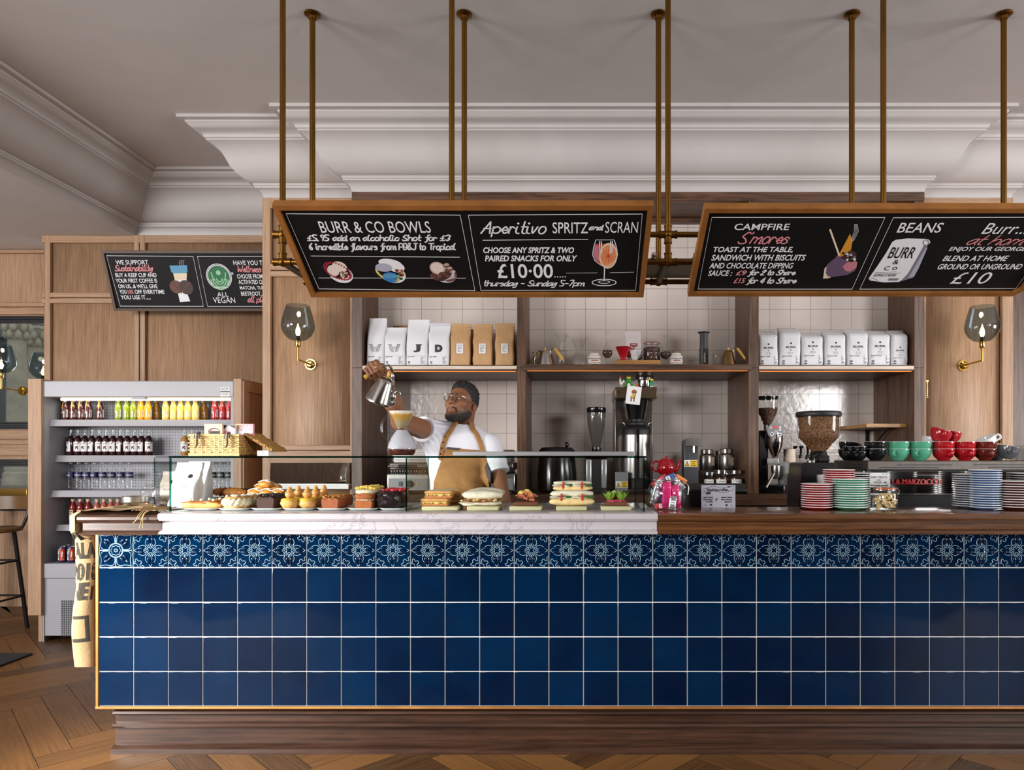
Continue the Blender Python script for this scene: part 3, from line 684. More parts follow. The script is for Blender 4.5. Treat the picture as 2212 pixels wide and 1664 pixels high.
class Board:
    def __init__(s, name, label, x0, x1, Yt, zt, Yb, zb, cut=0.0, fm='brass frame'):
        s.x0, s.x1 = x0, x1; s.o = Vector((x0,Yb,zb)); s.top = Vector((x0,Yt,zt)); L = (s.top-s.o).length; s.L = L
        s.u = Vector((1,0,0)); s.v = (s.top-s.o)/L; s.n = s.u.cross(s.v)
        s.root = thing(name, label, 'menu board', ((x0+x1)/2,(Yt+Yb)/2,zb))
        w = x1-x0; f = 0.021; d = 0.034
        def slab(pts, lo, hi): 
            m = M(); m.ext([s.o+s.u*a+s.v*b+s.n*lo for a, b in pts], s.n*(hi-lo)); return m
        c = cut; out = [(0,0),(w-c,0),(w,c),(w,L),(0,L)] if c else [(0,0),(w,0),(w,L),(0,L)]
        ins = [(f,f),(w-c-f*.4,f),(w-f,c+f*.4),(w-f,L-f),(f,L-f)] if c else [(f,f),(w-f,f),(w-f,L-f),(f,L-f)]
        m = M(); n = len(out)
        for i in range(n):
            j = (i+1) % n; m.ext([s.o+s.u*a+s.v*b-s.n*(d-.008) for a, b in (out[i],out[j],ins[j],ins[i])], s.n*d)
        m.build('frame', fm, s.root, smooth=0)
        slab(ins, -0.018, -0.006).build('panel', 'chalk black', s.root, smooth=0)
        s.o2 = s.o - s.n*0.006
        s.b = Sheet(s.o2, s.u, s.v, 0.0006); s.t = Sheet(s.o2, s.u, s.v, 0.0009); s.i = Sheet(s.o2, s.u, s.v, 0.0005)
    def ab(s, px, py):
        d = Vector(((px-CX)/F, 1, (CY-py)/F)); c = Vector((0,0,EYE)); k = (s.o2-c).dot(s.n)/d.dot(s.n); p = c+d*k-s.o2
        return p.dot(s.u), p.dot(s.v)
    def fit(s, xl, xr, yt, yb):
        a0, b0 = s.ab(xl, yb); a1, _ = s.ab(xr, yb); _, b1 = s.ab((xl+xr)/2, yt); return a0, a1, b0, b1
    def T(s, body, xl, xr, yt, yb, bold=0.0, shear=0.0, col=0): s.t.text(body, *s.fit(xl,xr,yt,yb), bold=bold, shear=shear, mat=col)
    def S(s, body, xl, xr, yt, yb, w=0.006, shear=0.3, col=0): s.t.script(body, *s.fit(xl,xr,yt,yb), w=w, shear=shear, mat=col)
    def rule(s, x0, y0, x1, y1, w=0.003): s.b.line([s.ab(x0,y0), s.ab(x1,y1)], w)
    def border(s, pts, w=0.0036):
        q = [s.ab(*p) for p in pts]; s.b.line(q, w, closed=True)
    def scale(s, px, py): a, _ = s.ab(px, py); b, _ = s.ab(px+10, py); return (b-a)/10
    def done(s):
        s.b.build('border_line', PAINT, s.root); s.t.build('lettering', PAINT, s.root); s.pic()
    def pic(s, name='painted_picture'):
        if s.i.m.v: s.i.build(name, PAINT, s.root)
        s.i.m = M()
    def hang(s, xs):
        for x in xs:
            a = s.o - s.n*0.02 + s.v*0.064; a.x = x
            M().cyl(a, (x,PY0,RZ-0.026), 0.009, n=10).build('hanger', 'brass aged', s.root)
# --- board above the cakes
B = Board('menu_board', 'hanging black menu board with three painted bowls, above the glass case', PX(588,2.61), PX(1412,2.61), 2.61, PZ(442,2.61), 3.0, PZ(640,3.0))
B.border([(618,461.6),(994,464.7),(1026,628),(689,624)]); B.border([(1011.8,464.7),(1387.4,462.3),(1373,627),(1038.8,627.3)])
B.T('BURR & CO BOWLS', 695, 932, 478, 503, 0.004)
B.S('£5.95 add an alcoholic Shot for £3', 666, 975, 507.5, 523, 0.0058)
B.S('6 incredible flavours from PB&J to Tropical', 672, 986, 525, 543, 0.0058)
B.rule(672,553,993,555.6); B.rule(688.5,600.5,1006,601,0.002)
B.S('Aperitivo', 1040, 1180, 479, 511, 0.0062, 0.35)
B.T('SPRITZ', 1194, 1270, 480, 504, 0.004); B.S('and', 1273, 1303, 486, 497, 0.006); B.T('SCRAN', 1307, 1377, 479, 503, 0.0)
B.rule(1043,519,1270,517); B.T('CHOOSE ANY SPRITZ & TWO', 1044.7, 1240, 534, 547, 0.03, 0.25); B.T('PAIRED SNACKS FOR ONLY', 1048, 1247, 551.6, 564.6, 0.03, 0.25)
B.T('£10·00', 1076, 1195, 570, 601, 0.014)
for k in range(5): B.t.disc(B.ab(1199+k*5.6,598), 0.0032)
B.rule(1223,590,1290,589.4,0.0016); B.rule(1318,589,1369,588,0.0016)
B.S('thursday - Sunday 5-7pm', 1048, 1262, 605, 621, 0.005)
def bowl(B, px, py, w, h, kind):
    a, b = B.ab(px, py); k = B.scale(px, py); _, b2 = B.ab(px, py-10); kv = (b2-b)/10; I = B.i; R = random.Random(kind)
    W, H = w*k/2, h*kv/2
    def E(x, y, rx, ry, c, kk=1.0, rot=0.0): I.disc((a+x*W, b+y*H), rx*W, PI_[c], kk, 20, ry*H, rot)
    E(0.1,-0.25,0.85,0.72,'paint white',1.0,-0.25)
    if kind == 1:
        E(-0.05,0.05,0.88,0.68,'berry red',1.3,-0.3); E(-0.02,0.06,0.78,0.58,'chalk black',1.6,-0.3)
        E(-0.35,0.05,0.42,0.46,'ice pink',1.9,-0.3); E(0.2,0.35,0.52,0.44,'ice pink',2.2,-0.4)
        for q in range(16): E(0.1+R.random()*0.7,-0.5+R.random()*0.45,0.09,0.09,['taupe paint','cream paint','bean brown'][q%3],2.5)
        for q in range(30): t = 2*PI*q/30; E(-0.05+0.86*math.cos(t),0.02+0.66*math.sin(t)-0.25*math.cos(t),0.06,0.07,'berry red',2.6)
    elif kind == 2:
        E(-0.05,-0.05,0.92,0.7,'yellow paint',1.2,-0.25); E(0,-0.02,0.82,0.6,'chalk black',1.4,-0.25); E(0.15,0.62,0.75,0.36,'paint white',1.7,-0.2); E(-0.35,0.3,0.55,0.34,'ice grey',2.0); E(0.5,0.3,0.5,0.4,'paint white',1.8)
        E(-0.05,-0.5,0.55,0.42,'blue paint',2.3,-0.2); E(-0.1,-0.38,0.5,0.18,'cup blue',2.5)
        for q in range(22): E(0.2+R.random()*0.6,-0.75+R.random()*0.85,0.08,0.09,['berry red','green paint','yellow paint','cream paint'][q%4],2.7)
    else:
        E(0.3,-0.3,0.66,0.6,'choc paint',1.3,0.3); E(-0.2,-0.35,0.72,0.5,'bean dark',1.5); E(-0.35,0.3,0.55,0.56,'taupe paint',1.9); E(-0.35,0.32,0.46,0.46,'ice pink',2.1)
        for q in range(9): E(-0.85+q*0.17,-0.35-0.2*math.sin(q),0.15,0.17,['bean brown','choc paint'][q%2],2.4)
        for q in range(3): E(0.35+0.18*q,0.55-0.3*q,0.24,0.2,'bean brown',2.3,0.3); E(0.35+0.18*q,0.62-0.3*q,0.2,0.12,'taupe paint',2.5,0.3)
        for q in range(5): B.i.line([(a+W*(0.0+0.1*q),b-H*(0.75-0.03*q)), (a+W*(0.8),b-H*(0.5-0.14*q))], 0.003, PI_['paint white'], k=2.6)
for q_ in ((731,586,60,54,1),(843,586,66,54,2),(957,587,60,50,3)): bowl(B, *q_); B.pic('painted_bowl')
B.hang([-1.0,-0.1])
# spritz glass
I = B.i; a, b = B.ab(1307,545); k = B.scale(1307,545); kv = k*1.9
def gp(x, y): return B.ab(1307+x, 545+y)
out = [(-20,-27),(-25,-10),(-27,5),(-22,18),(-10,27),(0,30),(10,27),(22,18),(27,5),(25,-10),(20,-27)]
I.poly([gp(x*0.97, y) for x, y in [(-23,-18),(-25,-8),(-27,5),(-22,18),(-10,27),(0,30),(10,27),(22,18),(27,5),(25,-8),(23,-18)]], PI_['spritz red'], 1.0)
I.poly([gp(*p) for p in [(-22,-14),(-25,2),(-20,16),(-12,20),(-14,-14)]], PI_['mallow pink'], 1.4)
q = gp(7,8); I.disc(q, 20*k, PI_['cream paint'], 1.8, 24, 20*k*1.75); I.disc(q, 17*k, PI_['spritz orange'], 2.1, 24, 17*k*1.75)
for s_ in range(6): t_ = s_*PI/6; I.line([gp(7-15*math.cos(t_),8-15*math.sin(t_)), gp(7+15*math.cos(t_),8+15*math.sin(t_))], 0.002, PI_['spritz red'], k=2.4)
for x in (-12,-8,12,16): I.line([gp(x,-24), gp(x*0.9,2)], 0.004, PI_['paint white'], k=2.8)
I.line([gp(*p) for p in out], 0.0028, PI_['paint white'], k=3.0); I.line([gp(-20,-27), gp(20,-27)], 0.0024, PI_['paint white'], k=3.0)
I.line([gp(-1,30), gp(-2,62)], 0.0042, PI_['paint white'], k=3.0)
I.line([gp(-2+26*math.cos(t_*PI/12), 65+7*math.sin(t_*PI/12)) for t_ in range(24)], 0.004, PI_['paint white'], k=3.0, closed=True)
I.line([gp(-2+12*math.cos(t_*PI/12), 64+3*math.sin(t_*PI/12)) for t_ in range(24)], 0.003, PI_['paint white'], k=3.0, closed=True)
B.done()
# --- board above the saucers
B = Board('menu_board', 'hanging black menu board headed CAMPFIRE and BEANS above the saucers', PX(1522,2.61), PX(1522,2.61)+1.458, 2.61, PZ(448,2.61), 3.0, PZ(638,3.0), cut=0.035)
B.border([(1537.7,469.7),(1911.5,470),(1840.4,624.7),(1508,624.4)]); B.border([(1929.8,470.4),(2308,469),(2194,623),(1857.3,624.7)])
B.T('CAMPFIRE', 1585, 1703, 483, 497, 0.012); B.S("S'mores", 1594, 1701.7, 501.6, 526.6, 0.006, 0.4, 1)
for s_, xl, xr, yt, yb in (('TOAST AT THE TABLE,',1539,1711,533,546.6),('SANDWICH WITH BISCUITS',1536,1737,550,563),('AND CHOCOLATE DIPPING',1531.5,1711,567.7,580),('SAUCE :',1529,1580,584,596)): B.T(s_, xl, xr, yt, yb, 0.02, 0.1)
B.T('£9', 1588.6, 1611, 584, 595, 0.02, 0.2, 1); B.S('for 2 to Share', 1615, 1715.6, 583, 597, 0.0056)
B.T('£15', 1583.4, 1608, 600.7, 612, 0.02, 0.2, 1); B.S('for 4 to Share', 1611.8, 1717.5, 600, 615, 0.0056)
B.T('BEANS', 1936, 2029, 481, 502.6, 0.008); B.T('Burr...', 2118.4, 2214, 482, 505.5, 0.0, 0.15); B.S('at home', 2087, 2228, 508, 529, 0.005, 0.5, 1)
for s_, xl, xr, yt, yb in (('ENJOY OUR GEORGE',2046.8,2211,533,545),('BLEND AT HOME',2034.7,2173,552,564),('GROUND OR UNGROUND',2023,2203,570,582)): B.T(s_, xl, xr, yt, yb, 0.018, 0.1)
B.T('£10', 2051, 2131, 588, 613, 0.0, 0.1)
I = B.i; ab = B.ab
def poly(pts, c, k=1.0): I.poly([ab(*p) for p in pts], PI_[c], k)
poly([(1778,600),(1783,580),(1800,562),(1815,545),(1828,520),(1836,505),(1842,520),(1838,540),(1820,560),(1800,590),(1788,602)], 'flame'); poly([(1778,602),(1781,580),(1792,568),(1796,590),(1794,600)], 'cream paint', 1.3)
poly([(1784,590),(1786,572),(1810,552),(1830,560),(1850,575),(1847,585),(1830,594),(1800,598),(1788,597)], 'mallow', 1.6)
poly([(1820,575),(1838,560),(1852,566),(1850,578),(1836,587),(1826,585)], 'mallow pink', 1.9)
R = random.Random(2)
poly([(1815,556),(1838,540),(1850,546),(1850,562),(1838,567),(1822,560)], 'bean dark', 2.1)
for q in range(22): I.disc(ab(1820+R.random()*28, 546+R.random()*16), 0.0045, PI_[['paint white','chalk black','shade grey'][q%3]], 2.3+0.02*q)
I.line([ab(1793,496), ab(1813,552)], 0.007, PI_['cream paint'], k=2.0)
for q in range(4): I.line([ab(1838+q*2,520), ab(1845+q*3,500), ab(1846+q*2,484)], 0.0012, PI_['paint white'], k=2.0)
B.pic('painted_marshmallow'); B.hang([0.9,1.6])
poly([(1927,523),(1935,518),(1960,515),(2000,516),(2007,518),(2010,524),(2003,530),(1995,533),(1975,570),(1955,600),(1942,609),(1910,610),(1880,606),(1876,602),(1895,575),(1915,545)], 'paint white')
poly([(1997,528),(2004,532),(1985,575),(1972,600),(1945,608),(1962,590),(1978,562)], 'shade grey', 1.4); poly([(2000,534),(2003,536),(1984,580),(1974,598),(1962,600),(1980,570)], 'ice grey', 1.8)
I.line([ab(2000+6*math.cos(t_*PI/6), 524+6*math.sin(t_*PI/6)) for t_ in range(12)], 0.003, PI_['shade grey'], k=2.0, closed=True)
ck = PI_['chalk black']; B.t.lift = 0.0012
for s_, xl, xr, yt, yb in (('BURR',1916,1970,534,558),('&',1927,1939,561,571),('C',1908,1919,575,584),('o',1926,1936,576,583),('GEORGE ST BLEND',1886,1934,591,597)): B.T(s_, xl, xr, yt, yb, 0.006, 0, ck)
I.line([ab(1890,588), ab(1946,590)], 0.0016, ck, k=2.2); I.line([ab(1926,586), ab(1936,586)], 0.0014, ck, k=2.2); I.line([ab(1878,603), ab(1885,600), ab(1897,606)], 0.0016, ck, k=2.2); poly([(1920,601),(1942,601),(1938,606),(1918,606)], 'shade grey', 2.2)
B.done()
# --- board on the back wall
B = Board('menu_board', 'black menu board tilted against the oak wall above the drinks fridge', PX(218,5.2), PX(218,5.2)+1.457, 5.2, PZ(541,5.2), 5.355, PZ(672,5.355), fm='frame brown')
B.border([(230,552.7),(417,554),(439.4,662),(260,661.5)], 0.004); B.border([(426.4,554),(618,554),(640,662),(448.6,662.3)], 0.004)
B.T('WE SUPPORT', 251, 321, 562, 571.7, 0.008); B.S('Sustainability', 250, 332, 573, 589, 0.007, 0.3, 1)
for s_, xl, xr, yt, yb in (('BUY A KEEP CUP AND',250.5,339,590,599),('YOUR FIRST COFFEE IS',251,340.4,602,611),("ON US...& WE'LL GIVE",256.5,341,614,623),('YOU',259.5,274,626,635),('OFF EVERYTIME',292,356,626,635),('YOU USE IT.....',262,326,638,647)): B.T(s_, xl, xr, yt, yb, 0.014)
B.T('10%', 277, 289, 626, 635, 0.014, 0, 1)
B.T('ALL', 470, 494, 631.5, 641, 0.0); B.T('VEGAN', 461.6, 509, 642.4, 654.6, 0.0); B.T('HAVE YOU TRIED', 505, 590, 563, 573, 0.012); B.S('Wellness', 515, 565, 575, 588, 0.007, 0.3, 1)
for s_, xl, xr, yt, yb in (('CHOOSE FROM',513,567.5,592.5,602),('ACTIVATED CHARCOAL',516,602,604.6,614),('MATCHA, TURMERIC',519,594,618,627),('BEETROOT...',521.6,569,630,639)): B.T(s_, xl, xr, yt, yb, 0.014)
B.S('all plant based', 536.6, 625, 641, 656, 0.0075, 0.3, 1)
I = B.i; ab = B.ab
poly([(366,574),(404,573),(405,588),(398,591),(376,591),(370,588)], 'cup blue'); poly([(374,591),(404,590),(403,604),(378,605)], 'cream paint', 1.2); poly([(377,604),(403,603),(406,638),(411,651),(389,653),(384,632)], 'paint white', 1.1)
I.disc(ab(381,620), 0.052, PI_['bean brown'], 1.5, 20, 0.05, -0.6); I.disc(ab(402,621), 0.054, PI_['bean dark'], 1.7, 20, 0.056, 0.7)
I.line([ab(372,609), ab(380,618), ab(392,634)], 0.005, PI_['bean dark'], k=2.0); I.line([ab(412,610), ab(402,618), ab(392,632)], 0.005, PI_['bean brown'], k=2.0)
for x in (389,393,397): I.line([ab(x,573), ab(x-2,568), ab(x+1,562)], 0.002, PI_['paint white'], k=2.0)
B.pic('painted_cup')
c = ab(473,598); I.disc(c, 0.098, PI_['paint white'], 0.6, 32); I.disc(c, 0.093, PI_['chalk black'], 0.9, 32); I.disc(c, 0.089, PI_['paint white'], 1.1, 32); I.disc(c, 0.083, PI_['green paint'], 1.4, 32)
for s_ in range(4):
    rr = 0.02+0.014*s_
    I.line([(c[0]+rr*1.1*math.cos(t_), c[1]-0.03+rr*1.4*math.sin(t_)+0.02) for t_ in [PI*(1.05+0.9*q/12)+PI*0 for q in range(13)]][::-1], 0.008, PI_['mint paint'], k=1.8)
for sg in (-1, 1): I.line([(c[0]+sg*0.055, c[1]+0.03), (c[0]+sg*0.045, c[1]-0.02), (c[0], c[1]-0.062)], 0.008, PI_['mint paint'], k=1.8)
I.disc((c[0], c[1]+0.03), 0.018, PI_['mint paint'], 1.9, 14)
I.poly([(c[0]+0.088,c[1]+0.012),(c[0]+0.115,c[1]+0.016),(c[0]+0.115,c[1]+0.034),(c[0]+0.09,c[1]+0.03)], PI_['ice grey'], 1.9)
B.done()
r_ = B.root; w_ = 1.457
M().box(PX(218,5.2)+0.2, PX(218,5.2)+1.25, 5.38, BKY-0.001, PZ(600,5.4), PZ(590,5.4)).build('wall_bracket', 'black metal', r_)

# ================================================================== WALL LIGHTS
mat('bulb glass', (255,214,140), 0.3, emit=14.0, emitc=(255,206,130)); mat('bulb holder', (70,62,44), 0.4, 0.6); mat('filament', (255,220,150), 0.4, emit=40.0, emitc=(255,200,110))
def sconce(x, wall, zp, label):
    r = thing('wall_sconce', label, 'wall light', (x,wall,zp), 'smoked glass wall lights')
    y = wall-0.225; zg = zp+0.115
    M().tube([(x,wall-.001,zp),(x,wall-.012,zp)], [.040,.038], 28).tube([(x,wall-.012,zp),(x,wall-.020,zp),(x,wall-.026,zp),(x,wall-.034,zp)], [.029,.029,.018,.016], 24).build('back_plate', 'brass bright', r)
    M().tube([(x,wall-.03,zp),(x,y+.004,zp+.004)], .0065, 12).tube([(x,y,zp-.004),(x,y,zg-.012)], .0075, 12).lathe([(.0,-.03),(.013,-.03),(.017,-.02),(.017,.004),(.02,.006),(.02,.012),(0,.012)], (x,y,zg), 20).build('arm', 'brass bright', r)
    gl = [(.022,.012),(.052,.02),(.082,.045),(.101,.08),(.106,.11),(.101,.145),(.090,.19),(.074,.245),(.0735,.247)]
    M().lathe(gl, (x,y,zg), 36).build('shade', 'glass smoked', r, recalc=False)
    h = M().lathe([(.013,.012),(.013,.045),(.0,.045)], (x,y,zg), 14).build('bulb_holder', 'bulb holder', r)
    M().lathe([(.0085,.045),(.014,.06),(.0155,.075),(.012,.095),(.006,.108),(.0025,.125),(0,.128)], (x,y,zg), 14).build('bulb', 'bulb glass', r)
    l = bpy.data.lights.new('bulb_light', 'POINT'); l.energy = 1.5; l.color = (1,0.78,0.5); l.shadow_soft_size = 0.02
    lo = bpy.data.objects.new('bulb_light', l); COL.objects.link(lo); lo.location = (x,y-0.02,zg+0.17)
sconce(PX(672,PNY), PNY, PZ(788,PNY), 'smoked glass wall light on the panel below the hanging board of painted bowls')
sconce(PX(2080,PNY), PNY, PZ(790,PNY), 'smoked glass wall light on the panel above the red cups')
sconce(PX(52,FY), FY-0.012, PZ(845,FY), 'smoked glass wall light mounted on the large wall mirror')
r = thing('bottle_opener', 'small metal opener hanging on the oak panel near the dark post', 'opener', (PX(2001,PNY),PNY,1.8))
x = PX(2002,PNY); z = PZ(822,PNY)
M().box(x-.012,x+.003,PNY-.018,PNY-.001,z-.012,z).box(x-.004,x,PNY-.012,PNY-.006,z-.105,z-.01).tube([(x-.014+.016*math.cos(a*PI/8),PNY-.009,z-.113+.009*math.sin(a*PI/8)) for a in range(16)],.002,6,closed=True).build('body', 'brass bright', r)
# ================================================================== COFFEE BAGS
mat('bag white', (226,226,230), 0.5, noise=0.015, scale=8, bump=0.05); mat('bag kraft', (196,154,108), 0.65, noise=0.08, scale=60, stretch=(1,1,0.1), bump=0.05); mat('bag side', (200,200,206), 0.5)
mat('bag cream', (226,206,192), 0.55); mat('kraft dark', (158,116,74), 0.6)
def softstep(t, a, b): q = min(1, max(0, (t-a)/(b-a))); return q*q*(3-2*q)
class Bag:
    "a block-bottom bag: square below, drawn to a folded flat top; front print follows its face"
    def __init__(s, cx, y, z, w, d, h, seed=0, top=0.55, tilt=0.0, fold=0.0, crease=1.0):
        s.cx, s.y, s.z, s.w, s.d, s.h, s.top, s.tilt, s.fold, s.cr = cx, y, z, w, d, h, top, tilt, fold, crease
        R = random.Random(seed); s.k = [(R.uniform(20,60), R.uniform(20,60), R.uniform(0,6), R.uniform(0.4,1)) for _ in range(4)]
    def wr(s, a, b): return sum(q[3]*math.sin(q[0]*a+q[1]*b+q[2]) for q in s.k)*0.0011*s.cr
    def hd(s, t): return s.d/2*(1-softstep(t, s.top, 1.0))*(0.94+0.06*softstep(t,0,0.12)) + 0.003
    def hw(s, t): return s.w/2*(0.975+0.025*softstep(t,0,0.1)-0.02*math.sin(PI*t))
    def front(s, a, b, lift=0.0):
        t = b/s.h; e = min(0.995, abs(a)/s.hw(t))
        yy = -s.hd(t)*(1-e**7)**(1/7) + s.wr(a, b) - lift
        return Vector((s.cx+a+s.tilt*b, s.y+yy+s.fold*softstep(t,s.top,1)*s.d/2, s.z+b))
    def body(s, n=36, m=16):
        vs = []
        for j in range(m+1):
            t = j/m; b = s.h*t
            for i in range(n):
                an = 2*PI*i/n; c, q = math.cos(an), math.sin(an)
                a = s.hw(t)*math.copysign(abs(c)**(2/7), c); yy = s.hd(t)*math.copysign(abs(q)**(2/7), q)
                yy += s.wr(a, b)*(1 if q < 0 else -1)*min(1, abs(q)*2); a2 = a + (s.wr(yy*3, b) if abs(c) > 0.9 else 0)
                vs.append((s.cx+a2+s.tilt*b, s.y+yy+s.fold*softstep(t,s.top,1)*s.d/2, s.z+b))
        fs = [(j*n+i, j*n+(i+1)%n, (j+1)*n+(i+1)%n, (j+1)*n+i) for j in range(m) for i in range(n)] + [list(range(n))[::-1], [m*n+i for i in range(n)]]
        return M().add(vs, fs)
    def sheet(s, lift=0.0012):
        q = Sheet((s.cx,s.y,s.z), (1,0,0), (0,0,1), lift); q.bend = lambda a, b, l: s.front(a, b, l); return q
def small_print(S, x0, y0, x1, y1, rows, mat=0, seed=1):
    "rows of dashes standing for print too small to read"
    R = random.Random(seed); h = (y1-y0)/rows
    for r in range(rows):
        x = x0; yy = y1-(r+0.5)*h
        while x < x1-0.002:
            l = min(x1-x, R.uniform(0.25,0.6)*(x1-x0)); S.rect(x, x+l*0.85, yy-h*0.2, yy+h*0.2, mat); x += l
            if R.random() < 0.5: break
def coffee_bag(bg, material, label, group, draw=None, mats=('ink','ink grey'), topc=None):
    r = thing('coffee_bag', label, 'coffee bag', (bg.cx, bg.y, bg.z), group)
    bg.body().build('bag', material, r, smooth=0.9)
    if draw:
        S = bg.sheet(); draw(S, bg.w, bg.h); S.build('print', list(mats), r)
    if topc:                                                    # rolled top with a tin tie
        t = bg.h; M().box(bg.cx-bg.hw(1)-.001+bg.tilt*t, bg.cx+bg.hw(1)+.001+bg.tilt*t, bg.y-0.008+bg.fold*bg.d/2, bg.y+0.008+bg.fold*bg.d/2, bg.z+t-0.022, bg.z+t+0.003, 0.003).build('rolled_top', topc, r)
    return r
SZ = SZ1 + 0.0005
def letter_bag(ch):
    def draw(S, w, h):
        zh = 0.31; z = lambda f: f*zh
        if ch == 'W':
            for o in (-0.008, 0, 0.008): S.line([(-0.030+o,0.146),(-0.014+o,0.095),(0.0+o,0.130),(0.014+o,0.095),(0.030+o,0.146)], 0.0028)
            for x in (-0.032, 0.032): S.line([(x-0.010,0.146),(x+0.010,0.146)], 0.0026)
        elif ch == 'J': S.text('J', -0.022, 0.026, 0.093, 0.146, 0.06); S.rect(-0.006, 0.034, 0.138, 0.147)
        else: S.text('D', -0.024, 0.028, 0.093, 0.144, 0.06); S.text('D', -0.010, 0.012, 0.105, 0.132, 0.02, mat=1)
        S.rect(-w*0.42, w*0.40, 0.0685, 0.0695)
        S.text({'W':'WORKA WURI','J':'JAIRO GONZALEZ','D':'RIO EL CARMEN'}[ch], -w*0.42, -w*0.42+0.048, 0.059, 0.0655, 0.012); S.rect(-w*0.42, -w*0.42+0.012, 0.052, 0.0545, 1)
        small_print(S, w*0.20, 0.012, w*0.40, 0.062, 9, 0, 3)
        x = -w*0.42+0.012
        S.line([(x+0.006*math.cos(q*PI/6), 0.026+0.006*math.sin(q*PI/6)) for q in range(12)], 0.0025, closed=True); S.line([(x-0.005,0.022),(x+0.005,0.030)], 0.002); S.rect(x-0.010, x+0.008, 0.011, 0.014)
        S.rect(-w*0.42, w*0.42, 0.0075, 0.0082, 1)
    return draw
Yb = 4.715
def bag_at(px0, px1, pt, Y, d, **k):
    x0, x1 = PX(px0,Y-d/2), PX(px1,Y-d/2); return Bag((x0+x1)/2, Y, SZ, x1-x0, d, PZ(pt,Y)-SZ, **k)
G1 = 'white coffee bags with a large letter'
coffee_bag(bag_at(790,829,688,Yb,.10,seed=1,top=.5,tilt=.03), 'bag white', 'tallest white coffee bag marked W, beside the dark oak post', G1, letter_bag('W'))
coffee_bag(bag_at(829,875,708,Yb,.10,seed=2,top=.6,tilt=.0), 'bag white', 'short white coffee bag marked W, beside the bag marked J', G1, letter_bag('W'))
coffee_bag(bag_at(876,923,691,Yb,.10,seed=3,top=.5,tilt=.02), 'bag white', 'tall white coffee bag marked J on the shelf', G1, letter_bag('J'))
coffee_bag(bag_at(924,970,699,Yb,.10,seed=4,top=.55,tilt=.01), 'bag white', 'white coffee bag marked D with a grey folded top', G1, letter_bag('D'), topc='bag side')
def kraft(S, w, h):
    S.lift = .0035; [S.rect(-0.024, 0.024, 0.085+.0134*q, 0.085+.0134*(q+1), 0) for q in range(5)]; S.lift = 0.005
    S.text('COCO', -0.016, 0.016, 0.136, 0.143, 0.0, mat=1); small_print(S, -0.014, 0.095, 0.016, 0.130, 6, 1, 5); S.lift = 0.0012
G2 = 'brown kraft bags on the shelf'
for q, (a, b_, tp, lb) in enumerate(((972,1015,701,'kraft paper bag with a white label, next to the bag marked D'),(1021,1063,702,'creased kraft paper bag with a white label, middle of the three'),(1069,1111,700,'kraft paper bag with a white label, beside the middle oak post'))):
    coffee_bag(bag_at(a,b_,tp,Yb,.09,seed=10+q,top=.5,crease=1.6), 'bag kraft', lb, G2, kraft, ('white paper','ink grey'), 'bag kraft')
for q, (a, b_, tp, mt, lb) in enumerate(((846,884,704,'kraft dark','kraft bag behind the short W bag and the J bag'),(934,984,697,'bag cream','pale bag standing behind the white bag marked D'),(1010,1054,712,'kraft dark','kraft bag behind the gap between the first two kraft bags'),(1072,1112,717,'kraft dark','kraft bag behind the bag beside the middle post'))):
    coffee_bag(bag_at(a,b_,tp,4.86,.08,seed=20+q,top=.6), mt, lb, 'bags in the second row on the shelf')
def burr(S, w, h):
    k = w/0.148
    S.disc((0.0,0.163*k), 0.007*k, 0, n=14); S.disc((0.0,0.163*k), 0.0025*k, 1, 1.6)
    S.text('BURR', -0.036*k, 0.036*k, 0.128*k, 0.143*k, 0.01); S.text('&', -0.005*k, 0.005*k, 0.111*k, 0.120*k, 0.0); S.text('C', -0.017*k, -0.003*k, 0.087*k, 0.101*k, 0.0); S.text('O', 0.004*k, 0.013*k, 0.091*k, 0.101*k, 0.0); S.rect(0.004*k, 0.013*k, 0.087*k, 0.0885*k)
    S.rect(-w*.42, w*.42, 0.0765*k, 0.0775*k); S.text('GEORGE ST BLEND', -w*.42, -w*.42+0.072*k, 0.066*k, 0.073*k, 0.02); S.rect(-w*.42, -w*.42+0.015, 0.059*k, 0.0615*k, 1)
    small_print(S, w*.26, 0.012, w*.42, 0.072*k, 9, 0, 4)
    x = -w*.42+0.012; S.line([(x+0.007*math.cos(q*PI/6), 0.030+0.007*math.sin(q*PI/6)) for q in range(12)], 0.0032, closed=True); S.line([(x-0.006,0.026),(x+0.006,0.034)], 0.0026); S.rect(x-0.010, x+0.010, 0.010, 0.017)
names = ['white printed coffee bag beside the dark post, first of seven','white printed coffee bag with the tallest crumpled top, second of seven','white printed coffee bag third of seven from the middle post','white printed coffee bag in the middle of the seven','white printed coffee bag fifth of seven, with a raised fold','white printed coffee bag sixth of seven, next to the last one','white printed coffee bag last of seven, beside the end post']
for q, ((a, b_, tp), lb) in enumerate(zip(((1640,1682,713),(1685,1729,707),(1733,1779,717),(1783,1828,713),(1831,1876,709),(1878,1924,713),(1926,1962,712)), names)):
    B_ = bag_at(a,b_,tp,Yb,.105,seed=30+q,top=.78,fold=.8,tilt=(-.02,.03,0,.0,.01,0,.01)[q]); coffee_bag(B_, 'bag white', lb, 'seven white printed coffee bags', burr, topc=None)

